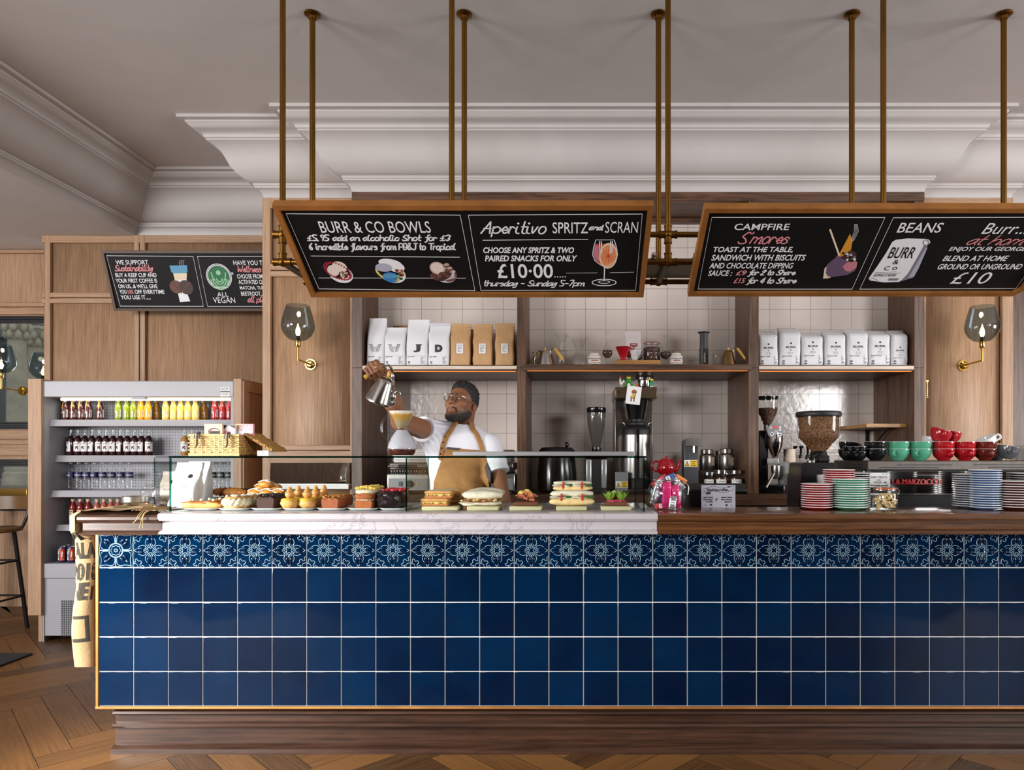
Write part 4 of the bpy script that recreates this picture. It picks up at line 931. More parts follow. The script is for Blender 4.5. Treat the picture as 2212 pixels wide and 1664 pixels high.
# ================================================================== DRINKS FRIDGE
mat('fridge white', (158,158,164), 0.35, noise=0.02, scale=4); mat('fridge inside', (146,146,152), 0.4)
m, t, b = nt('pegboard'); tc = N(t, 'ShaderNodeTexCoord'); vm = N(t, 'ShaderNodeVectorMath', _operation='SCALE'); vm.inputs['Scale'].default_value = 1/0.021
fr2 = N(t, 'ShaderNodeVectorMath', _operation='FRACTION'); sb = N(t, 'ShaderNodeVectorMath', _operation='SUBTRACT'); sb.inputs[1].default_value = (0.5,0.5,0.5); ml = N(t, 'ShaderNodeVectorMath', _operation='MULTIPLY'); ml.inputs[1].default_value = (1,0,1); ln = N(t, 'ShaderNodeVectorMath', _operation='LENGTH'); lt = N(t, 'ShaderNodeMath', _operation='LESS_THAN'); lt.inputs[1].default_value = 0.17
t.links.new(tc.outputs['Object'], vm.inputs[0]); t.links.new(vm.outputs[0], fr2.inputs[0]); t.links.new(fr2.outputs[0], sb.inputs[0]); t.links.new(sb.outputs[0], ml.inputs[0]); t.links.new(ml.outputs[0], ln.inputs[0]); t.links.new(ln.outputs['Value'], lt.inputs[0])
mx = N(t, 'ShaderNodeMix', _data_type='RGBA'); mx.inputs[6].default_value = lin((160,160,166)); mx.inputs[7].default_value = lin((40,40,44)); t.links.new(lt.outputs[0], mx.inputs[0]); t.links.new(mx.outputs[2], b.inputs['Base Color'])
fx0, fx1 = PX(88,4.8), PX(505,4.8); FB = 5.06; FT = PZ(823,4.8)
fg = thing('drinks_fridge', 'open white drinks fridge with lit shelves of bottles, framed in oak', 'fridge', ((fx0+fx1)/2,5.0,0))
M().box(fx0,fx1,FB,5.45,0.08,FT-.01).build('back_wall', 'pegboard', fg)
M().box(fx0,fx0+0.022,4.802,FB,0.0,FT-0.11).build('side_wall', 'fridge inside', fg); M().box(fx1-0.022,fx1,4.802,FB,0.0,FT-0.11).build('side_wall', 'fridge inside', fg)
c_ = M().box(fx0-.003,fx1,4.798,5.45,PZ(858,4.8),FT,0.006).build('canopy', 'fridge white', fg)
S = Sheet((PX(475,4.797),4.797,PZ(857,4.797)), (1,0,0), (0,0,1), 0.0008)
S.rect(0,0.072,0,0.068,0); S.lift = 0.0014; S.line([(0.003,0.003),(0.069,0.003),(0.069,0.065),(0.003,0.065)],0.002,1,closed=True); S.text('eco',0.012,0.058,0.042,0.060,0.0,mat=2); S.rect(0.003,0.069,0.030,0.038,1); S.text('SAVING ENERGY',0.012,0.060,0.014,0.022,0,mat=1)
mat('eco green', (70,104,60), 0.5)
S.build('sticker', ['white paper','ink','eco green'], c_)
mat('fridge tube', (255,244,206), 0.4, emit=3.0, emitc=(255,240,200))
M().cyl((fx0+.1,4.86,PZ(858,4.8)-.012),(fx1-.03,4.86,PZ(858,4.8)-.012),0.009,n=10).build('light_tube', 'fridge tube', fg)
M().box(PX(286,4.8),PX(313,4.8),4.80,4.83,PZ(863,4.8),PZ(858,4.8),.002).box(PX(283,4.8),PX(316,4.8),4.79,4.80,PZ(863.5,4.8),PZ(861,4.8),.001).build('blind_clip', 'fridge white', fg)
l = bpy.data.lights.new('fridge_light', 'AREA'); l.shape = 'RECTANGLE'; l.size = 1.15; l.size_y = 0.03; l.energy = 1.3; l.color = (1,0.95,0.82)
lo = bpy.data.objects.new('fridge_light', l); COL.objects.link(lo); lo.location = ((fx0+fx1)/2,4.86,PZ(858,4.8)-.026)
SHF = []
for px, y0, y1, Yl in ((125,907,921,4.862),(137,984,998,4.91),(127,1060,1074,4.87),(138,1134,1147,4.915)):
    z1, z0 = PZ(y0,Yl), PZ(y1,Yl); x0 = fx0+0.028; x1 = fx1-0.024; SHF.append(z1)
    s_ = M().box(x0,x1,Yl+.006,FB-.002,z1-0.014,z1-0.001,0.002,1).build('shelf', 'fridge white', fg)
    M().ext([(x0,Yl+.008,z1),(x0,Yl+.002,z1),(x0,Yl-.012,z0),(x0,Yl-.006,z0-.002)], (x1-x0,0,0)).ext([(x0-.004,Yl+.03,z1+.004),(x0-.004,Yl-.004,z1+.002),(x0-.004,Yl-.02,z0-.004),(x0-.004,Yl+.03,z0)], (.005,0,0)).build('price_rail', 'fridge white', s_)
DZ = PZ(1218,4.8)
M().box(fx0+.004,fx1,4.80,FB-.001,PZ(1250,4.8),DZ,0.005).build('deck', 'fridge white', fg)
M().box(fx0+.012,fx1,4.808,5.45,0.04,PZ(1250,4.8)-.002,0.003).build('base_panel', 'fridge white', fg)
g_ = M(); 
for i in range(9):
    for j in range(20): g_.box(PX(131,4.8)+i*.0155,PX(131,4.8)+i*.0155+.010,4.8062,4.8078,PZ(1385,4.8)+.03+j*.0128,PZ(1385,4.8)+.03+j*.0128+.009)
g_.build('vent_grille', 'black matt', fg, smooth=0)
for a, b_, y0, y1, z0 in ((PX(60,4.78),PX(89,4.78),4.78,5.5,0.19),(PX(80,4.79),PX(89,4.79),4.79,5.5,0.0)): M().box(a,b_,y0 if z0 else y0+.01,y1,z0,FT+.012 if z0 else .189,.002,1).build('oak_side', 'oak light', fg)
o_ = M().box(fx1+.002,PX(523,4.8),4.79,5.50,0.0,FT+.014,.002,1); xx = PX(523,4.8)
for a, b_, z0, z1 in ((4.80,4.85,0.1,FT),(5.42,5.49,0.1,FT),(4.851,5.419,FT-.07,FT),(4.851,5.419,0.1,0.17)): o_.box(xx,xx+.012,a,b_,z0,z1)
o_.build('oak_side', 'oak light', fg)
# ---- bottles
def can_bend(x, y, z, r, a0=0.0): return lambda a, b, l: Vector((x+(r+l)*math.sin(a/r+a0), y-(r+l)*math.cos(a/r+a0), z+b))
mat('juice brown', (74,34,30), 0.12, coat=0.4); mat('juice green', (136,150,34), 0.12, coat=0.4); mat('juice orange', (226,158,24), 0.12, coat=0.4); mat('juice yellow', (232,198,96), 0.12, coat=0.4); mat('juice red', (158,44,48), 0.12, coat=0.4); mat('juice amber', (150,104,26), 0.12, coat=0.4)
mat('tag red', (200,44,56), 0.5); mat('tag green', (110,140,50), 0.5); mat('tag orange', (230,120,40), 0.5); mat('tag gold', (190,140,70), 0.5); mat('cap silver', (206,204,200), 0.3, 0.5)
def juice():
    r = thing('juice_bottle', 'x', 'bottle', (0,0,0), 'small juice bottles on the top shelf')
    pr = [(0,0),(.022,0),(.0255,.004),(.0262,.02),(.0262,.088),(.0235,.100),(.017,.116),(.0155,.124),(.0155,.134)]
    M().lathe(pr, (0,0,0), 20).build('body', 'juice brown', r)
    M().lathe([(.0175,.132),(.0178,.134),(.0178,.144),(.016,.1455),(0,.1455)], (0,0,0), 20).build('cap', 'cap silver', r)
    S = Sheet((0,0,0),(1,0,0),(0,0,1),0.0006); S.bend = can_bend(0,0,0,.0262)
    sp_ = [(0.011*math.exp(-q*.16)*math.cos(q*.75), 0.052+0.012*math.exp(-q*.14)*math.sin(q*.75)) for q in range(18)]
    S.line(sp_, .0022, 0); S.line([(0,.062),(0,.080)], .0018, 0); S.disc((0,.083),.003,0); S.rect(-.012,.012,.030,.032,0); S.rect(-.009,.009,.025,.027,0)
    S.rect(.026,.040,.02,.075,0); small_print(S,.028,.024,.038,.07,9,1,2)
    S.build('logo', ['white paper','ink'], r)
    S2 = Sheet((0,0,0),(1,0,0),(0,0,1),0.001); S2.bend = lambda a, b, l: Vector((a, -(.0180 if b > .128 else .0262-(b-.09)*.215)-l, b))
    S2.m.grid(lambda u, v: S2.bend(-.005+.010*u, .084+.061*v, .001), 2, 8); S2.build('neck_tag', ['tag gold'], r)
    return r
J0 = juice()
cols = [('juice brown','tag gold','brown','white cap',[141.7,158.7,175.4,191.3,215.8]),('juice green','tag green','green','green tag',[256,274,289]),('juice orange','tag orange','orange','orange tag',[305,320]),('juice yellow','tag gold','pale yellow','gold tag',[358,375,390.5,406,422]),('juice red','tag red','red','red tag',[464.5,480.5,496])]
ORD = ['first','second','third','fourth','fifth','sixth','seventh','eighth','ninth','tenth','eleventh','twelfth','thirteenth']
def order(i, n): return 'last' if i == n-1 and n > 1 else ORD[i]
first = True
for cm, tm, cn_, ct, xs in cols:
    for i, px in enumerate(xs):
        Y = 4.915; lab = f'{cn_} juice bottle, top fridge shelf, {order(i,len(xs))} of {len(xs)} from the oak side' if len(xs) > 1 else cn_
        mats_ = {'juice brown': cm, 'tag gold': tm}
        o = dup(J0, (PX(px,Y),Y,SHF[0]), (i*37 % 50-25)*.012, lab, scale=(.91,.91,1), mats=mats_)
for px, lab in ((338,'dim amber juice bottle set back between the orange and yellow bottles'),(440,'dim amber juice bottle set back beside the red bottles')): dup(J0, (PX(px,4.99),4.99,SHF[0]), 0.5, lab, mats={'juice brown':'juice amber'})
def kill(r):
    for c in list(r.children): kill(c)
    bpy.data.objects.remove(r)
kill(J0)
mat('wine dark', (44,16,20), 0.08, coat=0.5); mat('amber drink', (176,128,60), 0.08, coat=0.4); mat('label red', (140,30,38), 0.5)
glass('bottle neck', (0.86,0.88,0.88), 1.0, edge=0.3)
def tall():
    r = thing('cordial_bottle', 'x', 'bottle', (0,0,0), 'tall dark cordial bottles on the second shelf')
    M().lathe([(0,0),(.028,0),(.031,.004),(.031,.108),(.027,.122),(.017,.135),(.0145,.142)], (0,0,0), 20).build('body', 'wine dark', r)
    M().lathe([(.0148,.142),(.0135,.16),(.0135,.178),(.0145,.179),(.0145,.186),(0,.186)], (0,0,0), 16).build('neck', 'bottle neck', r, recalc=False)
    S = Sheet((0,0,0),(1,0,0),(0,0,1),.0008); S.bend = can_bend(0,0,0,.031)
    for q in range(8): S.rect(-.034+q*.0085,-.034+(q+1)*.0085,.028,.098,0)
    S.lift = .0015; S.line([(-.008,.048),(.0,.058),(.010,.046)],.006,2); S.disc((-.006,.06),.006,1); S.disc((.006,.062),.006,2); S.line([(.012,.086),(.02,.096)],.006,1); S.text('PRESSE',-.018,.012,.080,.086,0,mat=2); S.line([(-.022,.03),(-.018,.036)],.006,1)
    S.build('label', ['white paper','label red','ink'], r); return r
T0 = tall(); xs = [153+15.3*q for q in range(12)]
for i, px in enumerate(xs):
    Y = 4.955; dup(T0, (PX(px,Y),Y,SHF[1]), (i*29 % 40-20)*.03, f'tall dark cordial bottle, second fridge shelf, {order(i,12)} of twelve from the oak side', scale=(.83,.83,1))
for i, (px, Y) in enumerate(((399,4.955),(416,5.0),(433.5,4.955))): dup(T0, (PX(px,Y),Y,SHF[1]), .2, ['amber cordial bottle with a white label standing alone beside the hamper','amber bottle showing its neck just behind the hamper buckle','amber bottle showing its neck behind the hamper, next to the boxes'][i], 'amber cordial bottles', (.83,.83,1), mats={'wine dark':'amber drink'})
kill(T0)
mat('label blue', (30,34,84), 0.4); mat('label green', (20,40,34), 0.4); mat('cap blue', (60,70,120), 0.4)
glass('bottle clear', (0.985,0.988,0.988), 0.9, edge=0.12)
def water():
    r = thing('water_bottle', 'x', 'bottle', (0,0,0), 'clear water bottles on the third shelf')
    rb = [(0,.001),(.024,0),(.030,.006),(.031,.015)] + [(.031-(.0018 if q % 2 else 0), .022+q*.007) for q in range(7)] + [(.031,.075),(.0275,.085),(.0275,.135),(.031,.142),(.030,.152),(.022,.172),(.0125,.186),(.0125,.192)]
    M().lathe(rb, (0,0,0), 20).build('body', 'bottle clear', r, recalc=False)
    M().lathe([(.0142,.189),(.0142,.203),(0,.204)], (0,0,0), 16).build('cap', 'plastic clear', r)
    S = Sheet((0,0,0),(1,0,0),(0,0,1),.0005); S.bend = can_bend(0,0,0,.0278)
    for q in range(16): S.rect(-.08+q*.01,-.08+(q+1)*.01,.09,.130,0)
    S.lift = .001; S.text('Strathmore',-.031,.031,.103,.116,.01,mat=1); S.rect(-.03,.03,.121,.124,2)
    S.build('label', ['label blue','white paper','cup blue'], r); return r
W0 = water(); xs = [153,170,187,204,221.5,241,261,279.5]
for i, px in enumerate(xs): dup(W0, (PX(px,4.955),4.955,SHF[2]), (i*31 % 44-22)*.035, f'clear water bottle with a blue label, {order(i,8)} of eight from the oak side post', scale=(.88,.88,1))
xs = [444,460,477,494]
for i, px in enumerate(xs): dup(W0, (PX(px,4.955),4.955,SHF[2]), (i*23 % 30-15)*.03, f'sparkling water bottle with a dark green label, {order(i,4)} of four seen through the glass case', 'green labelled water bottles', (.86,.86,1), mats={'label blue':'label green'})
kill(W0)
mat('lemonade red', (130,30,26), 0.1, coat=0.4); mat('lemonade rose', (176,98,78), 0.1, coat=0.4); mat('lemonade pale', (206,176,110), 0.1, coat=0.4); mat('cap cream', (214,194,164), 0.4)
def lemon():
    r = thing('lemonade_bottle', 'x', 'bottle', (0,0,0), 'lemonade bottles on the fourth shelf')
    M().lathe([(0,0),(.024,0),(.0285,.004),(.0285,.018),(.0265,.028),(.0265,.10),(.0285,.112),(.0255,.135),(.015,.155),(.0135,.162),(.0135,.17)], (0,0,0), 20).build('body', 'lemonade red', r)
    M().lathe([(.0155,.166),(.016,.168),(.016,.182),(0,.183)], (0,0,0), 16).build('cap', 'cap cream', r)
    S = Sheet((0,0,0),(1,0,0),(0,0,1),.0008); S.bend = can_bend(0,0,0,.0268)
    for q in range(6): S.rect(-.024+q*.008,-.024+(q+1)*.008,.035,.105,0)
    S.lift = .0015; S.text('FRANKLIN',-.02,.02,.088,.098,.01,mat=1); S.text('& SONS',-.012,.012,.076,.083,.01,mat=1); S.rect(-.016,.016,.068,.070,1); small_print(S,-.016,.04,.016,.062,4,2)
    S.build('label', ['cream paint','label red','ink'], r); return r
L0 = lemon()
for i, (px, c, cn_) in enumerate(((158,'lemonade red','red'),(174,'lemonade red','red'),(191,'lemonade red','red'),(210,'lemonade rose','rose'),(225,'lemonade rose','rose'),(240,'lemonade rose','rose'),(255,'lemonade rose','rose'),(275,'lemonade pale','pale'),(290,'lemonade pale','pale'))):
    dup(L0, (PX(px,4.965),4.965,SHF[3]), (i*19 % 30-15)*.02, f'{cn_} lemonade bottle, fourth fridge shelf, {order(i,9)} of nine from the oak side', scale=(.87,.87,1), mats={'lemonade red': c})
kill(L0)
mat('can blue', (34,48,92), 0.25, 0.4); mat('can orange', (206,78,40), 0.25, 0.3)
def can():
    r = thing('drink_can', 'x', 'can', (0,0,0), 'orange and blue drink cans')
    M().lathe([(0,.003),(.022,0),(.0265,.008),(.0275,.012),(.0275,.098),(.024,.108)], (0,0,0), 24).build('body', 'can blue', r)
    M().lathe([(.024,.108),(.0245,.111),(.022,.111),(.021,.108),(0,.108)], (0,0,0), 24).build('rim', 'chrome', r)
    S = Sheet((0,0,0),(1,0,0),(0,0,1),.0005); S.bend = can_bend(0,0,0,.0275)
    for q in range(3): S.rect(.002+q*.009,.002+(q+1)*.009,.012,.098,1)
    S.lift = .001; vs, fs = glyphs('IRN BRU', .03); a1 = max(v[0] for v in vs); b1 = max(v[1] for v in vs)
    S.m.mat = 0; S.m.add([S.pt(-.004-v[1]/b1*.013, .016+v[0]/a1*.078) for v in vs], fs); S.line([(.012,.04),(.014,.075)], .008, 0)
    S.text('XTRA',.006,.024,.02,.028,.0,mat=0)
    S.build('label', ['white paper','can orange'], r); return r
C0 = can()
for i, (px, Y, lb) in enumerate(((135.5,4.87,'drink can at the front of the fridge deck, beside the side wall'),(155,4.87,'drink can at the front of the fridge deck, beside the hanging sack'),(146,4.94,'drink can in the second row on the fridge deck, nearer the side wall'),(164,4.94,'drink can in the second row on the fridge deck, nearer the sack'))): dup(C0, (PX(px,Y),Y,DZ+.001), i*.1, lb)
kill(C0)

# ================================================================== SACK, HAMPER AND THINGS AT THE COUNTER END
m = mat('burlap', (178,148,106), 0.9, noise=0.16, scale=240, bump=0.25)
bs = thing('burlap_sack', 'printed burlap coffee sack draped over the end of the counter', 'sack', (-2.1,3.1,1.0))
plan = cr([(-2.113,3.040,0),(-2.124,3.008,0),(-2.147,2.990,0),(-2.172,2.984,0),(-2.191,2.992,0),(-2.199,3.03,0),(-2.196,3.2,0),(-2.192,3.42,0)], 6)
cum = [0]
for a, b_ in zip(plan, plan[1:]): cum.append(cum[-1]+(b_-a).length)
def plan_at(d):
    d = min(max(d, 0), cum[-1])
    for i in range(len(plan)-1):
        if cum[i+1] >= d: return plan[i].lerp(plan[i+1], (d-cum[i])/max(1e-9, cum[i+1]-cum[i]))
    return plan[-1]
def hang(d, z, lift=0.0):
    p = plan_at(d); q = plan_at(d+.002) - plan_at(d-.002); n = Vector((-q.y,q.x,0)).normalized()
    k = softstep(z, .955, .985)
    x = p.x*(1-k) + min(p.x-.004, -2.123-.03*(1-min(1,d/.05)*0)) * k if k else p.x
    y = p.y - .05*k*(1-softstep(d,.05,.16))
    w = .004*math.sin(z*16+d*20)*(1-k) + .006*math.sin(z*7+1)*(1-k)
    return Vector((x + w*.6, y + w, z)) + n*lift
def sack(u, v):
    d = u*cum[-1]
    if v < .72: z = .375 + (1.05-.375)*v/.72 + .012*math.sin(u*9)*(1-v/.72)
    else: z = 1.05
    p = hang(d, z)
    if v >= .72:
        t = (v-.72)/.28; y = 2.925+.50*u; q = hang(d, 1.05); a = min(1, t/.18)
        top = Vector((-2.118+.36*max(0,(t-.18)/.82)*(1-.25*u), y+.012*math.sin(t*14), CT+.006+.006*math.sin(t*21+u*7)*math.sin(u*11+1)**2+.004))
        top.x = min(top.x, -1.802-.771*max(0,y-2.974))
        p = q.lerp(top, a) if t < .18 else top
        if t < .18: p.z = 1.05+(CT+.009-1.05)*math.sin(a*PI/2); p.x = q.x+(top.x-q.x)*(1-math.cos(a*PI/2))
    return p
M().grid(sack, 60, 90).build('cloth', 'burlap', bs, smooth=1.5)
S = Sheet((0,0,0),(1,0,0),(0,0,1),.0012); L0_ = .113; S.bend = lambda a, b, l: hang(L0_-a, b, -abs(l) if False else l)
mat('sack print', (58,52,44), 0.9, noise=0.3, scale=200)
zz = lambda py: PZ(py,2.99)
def st(body, x0, x1, y0, y1, bold=.05):
    vs, fs = glyphs(body, bold); a0 = min(v[0] for v in vs); a1 = max(v[0] for v in vs); b0 = min(v[1] for v in vs); b1 = max(v[1] for v in vs)
    S.m.add([S.pt(x0+(v[0]-a0)/(a1-a0)*(x1-x0), zz(y0)+(v[1]-b0)/(b1-b0)*(zz(y1)-zz(y0))) for v in vs], fs)
st('EL', .0, .07, 1168, 1148); st('IALA', -.006, .086, 1208, 1172); st('2018', -.012, .098, 1255, 1217); st('NET', -.004, .1, 1297, 1259)
for a, b_, y0, y1 in ((-.01,.075,1337,1330),(-.01,.075,1387,1379),(.060,.075,1387,1330)):
    for q in range(6): S.rect(a+(b_-a)*q/6, a+(b_-a)*(q+1)/6, zz(y0), zz(y1))
S.build('print', ['sack print'], bs)
f_ = M(); R = random.Random(4)
for q in range(16):
    x = PX(300+q*3.2,2.93); y = 2.94+R.random()*.08; l = R.uniform(.03,.07) if q in (3,4,8,9) else .0
    pts = [(x,y+.05,CT+.014),(x+.01*R.random(),y,CT+.012+.008*R.random()),(x+R.uniform(-.02,.02),2.905,CT+.01)]
    if l: pts += [(x+R.uniform(-.02,.01),2.888,CT-.01),(x+R.uniform(-.025,.0),2.886,CT-l)]
    f_.tube(cr(pts,4), .0015, 5)
f_.build('frayed_fringe', 'burlap', bs)
r = thing('steel_dish', 'small round steel dish lying on the burlap at the counter end', 'dish', (PX(294,3.2),3.2,CT+.022))
M().lathe([(0,.0),(.05,0),(.058,.006),(.06,.03),(.057,.032),(.055,.028),(.052,.01),(0,.008)], (PX(294,3.2),3.2,CT+.022), 28).build('body', 'steel', r)
r = thing('glass_jar', 'little glass jar with a round stopper beside the glass case end', 'jar', (PX(322,3.25),3.25,CT+.022))
c = (PX(322,3.25),3.25,CT+.022)
M().lathe([(0,.002),(.032,.002),(.036,.01),(.036,.055),(.026,.066),(.026,.072)], c, 24).build('body', 'glass clear', r, recalc=False); M().lathe([(.026,.072),(.03,.076),(.012,.084),(.016,.098),(.010,.108),(0,.110)], c, 20).build('stopper', 'glass clear', r, recalc=False)
# hamper on top of the case
GT = GZ + .0092
mat('wicker', (222,190,130), 0.6, noise=0.2, scale=60); mat('wicker dark', (176,134,70), 0.6, noise=0.2, scale=60); mat('leather', (70,66,70), 0.35); mat('wicker gap', (120,88,46), 0.8)
hx0, hx1, hy0, hy1, hz0, hz1 = PX(409,3.09), PX(518,3.09), 3.09, 3.29, GT, GT+.098
hp = thing('wicker_hamper', 'open wicker hamper of boxes standing on the glass case', 'hamper', ((hx0+hx1)/2,3.19,GT))
M().box(hx0+.004,hx1-.004,hy0+.004,hy1-.004,hz0+.002,hz1-.03).box(hx0+.004,hx1-.004,hy0+.004,hy0+.008,hz0,hz1-.004).box(hx1-.008,hx1-.004,hy0+.004,hy1-.004,hz0,hz1-.004).box(hx0+.004,hx0+.008,hy0+.004,hy1-.004,hz0,hz1-.004).box(hx0+.004,hx1-.004,hy1-.008,hy1-.004,hz0,hz1-.004).build('lining', 'wicker gap', hp)
def weave(mm, A, U, V, n, lu, lv, rows, cols, r=.0037):
    A, U, V, n = Vector(A), Vector(U), Vector(V), Vector(n)
    for k in range(rows):
        pts = [A+U*(lu*i/(cols*2))+V*(lv*(k+.5)/rows+.0012*math.sin(i*1.7+k))+n*(.0032*math.cos(PI*(i/2*1.0+k))) for i in range(cols*2+1)]
        mm.tube(cr(pts,2), r, 6)
    for k in range(cols+1): mm.cyl(A+U*(lu*k/cols), A+U*(lu*k/cols)+V*lv, r*.8, n=6)
w_ = M(); weave(w_, (hx0,hy0,hz0+.006), (1,0,0), (0,0,1), (0,-1,0), hx1-hx0, hz1-hz0-.008, 11, 12)
for z in (hz0+.004,hz1-.004): w_.tube([(hx0,hy0-.003,z),(hx1,hy0-.003,z)], .0055, 8)
w_.build('front_weave', 'wicker', hp)
w_ = M(); weave(w_, (hx1,hy0,hz0+.006), (0,1,0), (0,0,1), (1,0,0), hy1-hy0, hz1-hz0-.008, 11, 9); w_.build('side_weave', 'wicker dark', hp); w_ = M(); weave(w_, (hx0,hy0,hz0+.006), (0,1,0), (0,0,1), (-1,0,0), hy1-hy0, hz1-hz0-.008, 11, 9)
w_.build('side_weave', 'wicker dark', hp)
w_ = M(); d_ = Vector((.125,0,-.075)); weave(w_, (hx1+.004,hy0+.03,hz1+.004), d_.normalized(), (0,1,0), Vector((.075,0,.125)).normalized(), d_.length, .17, 14, 8); w_.ext([(hx1+.004,hy0+.03,hz1-.001),(hx1+.129,hy0+.03,hz1-.076),(hx1+.129,hy0+.2,hz1-.076),(hx1+.004,hy0+.2,hz1-.001)], (0,0,-.002)); w_.build('lid', 'wicker dark', hp)
for px in (428,493):
    x = PX(px,3.08); s_ = M().tube([(x,3.10,hz1+.004),(x,3.076,hz1+.002),(x,3.072,hz1-.02),(x+.001,3.070,hz1-.045),(x-.004,3.066,hz1-.062)], [.0085]*4+[.006], 8, flat=.18).build('strap', 'leather', hp)
    M().box(x-.012,x+.012,3.066,3.071,hz1-.020,hz1-.016).box(x-.012,x+.012,3.066,3.071,hz1-.006,hz1-.002).box(x-.012,x-.009,3.066,3.071,hz1-.018,hz1-.004).box(x+.009,x+.012,3.066,3.071,hz1-.018,hz1-.004).build('buckle', 'black metal', s_)
mat('box beige', (226,184,148), 0.5); mat('box pink', (226,150,160), 0.5); mat('box white', (232,222,222), 0.5)
def choc(px0, px1, yt, Y, mt, label, art):
    x0, x1 = PX(px0,Y), PX(px1,Y); z1 = PZ(yt,Y)
    r = thing('chocolate_box', label, 'box', ((x0+x1)/2,Y,hz1-.029), 'boxes standing in the hamper')
    M().box(x0,x1,Y,Y+.014,hz1-.0295,z1,.001,1).build('carton', mt, r)
    S = Sheet((x0,Y,hz1-.03),(1,0,0),(0,0,1),.0007); art(S, x1-x0, z1-hz1+.03); S.build('artwork', ['white paper','black matt','box pink','box beige','bean brown'], r)
def a1(S, w, h): S.disc((w*.55,h*.55), w*.33, 4, .6, 20, h*.22); S.disc((w*.6,h*.5), w*.28, 3, 1.0, 20, h*.2); S.rect(w*.32,w*.88,.034,.047,1,1.4); S.text('COCO',w*.42,w*.78,.037,.044,.0,mat=0)
def a2(S, w, h): S.poly([(0,h*.6),(w*.5,h*.98),(w,h*.75),(w,h*.98),(0,h*.98)],1,.7); S.disc((w*.4,h*.45),w*.3,2,1.,16,h*.2)
def a3(S, w, h):
    S.poly([(0,h*.98),(w*.45,h*.98),(0,h*.5)],3,.7); S.rect(w*.1,w*.95,.034,.05,0,1.0)
    for q in range(3): S.line([(w*(.2+q*.2),h*.6),(w*(.45+q*.2),h*.9)],.006,0,k=1.2)
choc(441,480,916,3.13,'box beige','beige box with a small black label, standing in the wicker hamper',a1); choc(478,508,918,3.15,'box white','white pink and black box in the middle of the hamper',a2); choc(507,547,916,3.17,'box pink','pink box with pale strokes at the hamper end nearest the sconce',a3)
r = thing('white_carton', 'small white paper carton on the glass case beside the hamper', 'carton', (PX(572,3.16),3.16,GT))
x0, x1 = PX(560,3.15), PX(584,3.15)
M().ext([(x0,3.13,GT),(x1,3.13,GT),(x1,3.18,GT),(x0,3.18,GT)], (0,0,.024)).ext([(x0+.012,3.128,GT+.002),(x0+.022,3.128,GT+.002),(x0+.028,3.128,GT+.022),(x0+.006,3.128,GT+.022)], (0,.003,0)).build('body', 'white paper', r)
# retail bags inside the case end
GC = 'white retail bags inside the glass case'
def inb(x, Y, w, h, mt, lb, z=CT+.0006, **k):
    B_ = Bag(PX(x,Y), Y, z, w, .07, h, **k); return coffee_bag(B_, mt, lb, GC, lambda S, w, h: (S.disc((0.02,h*.7),.009,0,n=14), S.text('BURR',-.02,.03,h*.45,h*.50,.0,mat=1), S.rect(-.03,.03,h*.3,h*.305,1)))
inb(398,3.17,.120,.212,'bag white','large crumpled white bag leaning at the front of the glass case',seed=51,top=.35,tilt=.13,crease=3.0)
inb(430,3.31,.105,.215,'bag white','flat white bag with a round mark standing behind the crumpled one',seed=52,top=.5,tilt=.02)
inb(372,3.345,.085,.165,'bag cream','pale bag behind the crumpled white bag at the case end',seed=53,top=.6)
# ================================================================== THE BARISTA
import numpy as np
def surfnet(fn, lo, hi, h, keep=None):
    "surface nets: the zero level of a distance function as one smooth quad mesh"
    ax = [np.arange(lo[i], hi[i]+h, h, dtype=np.float64) for i in range(3)]
    G = np.stack(np.meshgrid(*ax, indexing='ij'), -1); V = fn(G)
    I = V < 0; sh = np.array(V.shape)-1
    cor = [(i,j,k) for i in (0,1) for j in (0,1) for k in (0,1)]
    sl = lambda A, c: A[c[0]:c[0]+sh[0], c[1]:c[1]+sh[1], c[2]:c[2]+sh[2]]
    cnt = sum(sl(I, c).astype(np.int8) for c in cor); act = (cnt > 0) & (cnt < 8)
    idx = np.argwhere(act); num = np.full(act.shape, -1, np.int64); num[act] = np.arange(len(idx))
    P_ = np.zeros((len(idx), 3)); W_ = np.zeros(len(idx))
    for a in cor:
        for d in range(3):
            if a[d]: continue
            b_ = list(a); b_[d] = 1
            ia = idx+np.array(a); ib = idx+np.array(b_)
            va = V[ia[:,0],ia[:,1],ia[:,2]]; vb = V[ib[:,0],ib[:,1],ib[:,2]]
            m_ = (va < 0) != (vb < 0); t_ = np.where(m_, va/np.where(m_, va-vb, 1), 0)
            q = ia + t_[:,None]*(ib-ia); P_[m_] += q[m_]; W_[m_] += 1
    P_ = P_/W_[:,None]*h + np.array(lo); F_ = []
    for d in range(3):
        e = [1,1,1]; e[d] = 0; u, v = [i for i in range(3) if i != d]
        s0 = [slice(1,-1)]*3; s0[d] = slice(0,-1); s1 = list(s0); s1[d] = slice(1,None)
        A = I[tuple(s0)]; B = I[tuple(s1)]; X = np.argwhere(A != B); X = X+np.array(e)
        if not len(X): continue
        flip = I[X[:,0],X[:,1],X[:,2]]
        def nb(du, dv): Y = X.copy(); Y[:,u] -= du; Y[:,v] -= dv; return num[Y[:,0],Y[:,1],Y[:,2]]
        Q = np.stack([nb(1,1), nb(0,1), nb(0,0), nb(1,0)], -1)
        if d == 1: flip = ~flip
        Q[~flip] = Q[~flip][:, ::-1]; F_.append(Q)
    F_ = np.concatenate(F_) if F_ else np.zeros((0,4), int)
    if keep is not None: F_ = F_[keep(P_[F_].mean(1))]
    return P_, F_
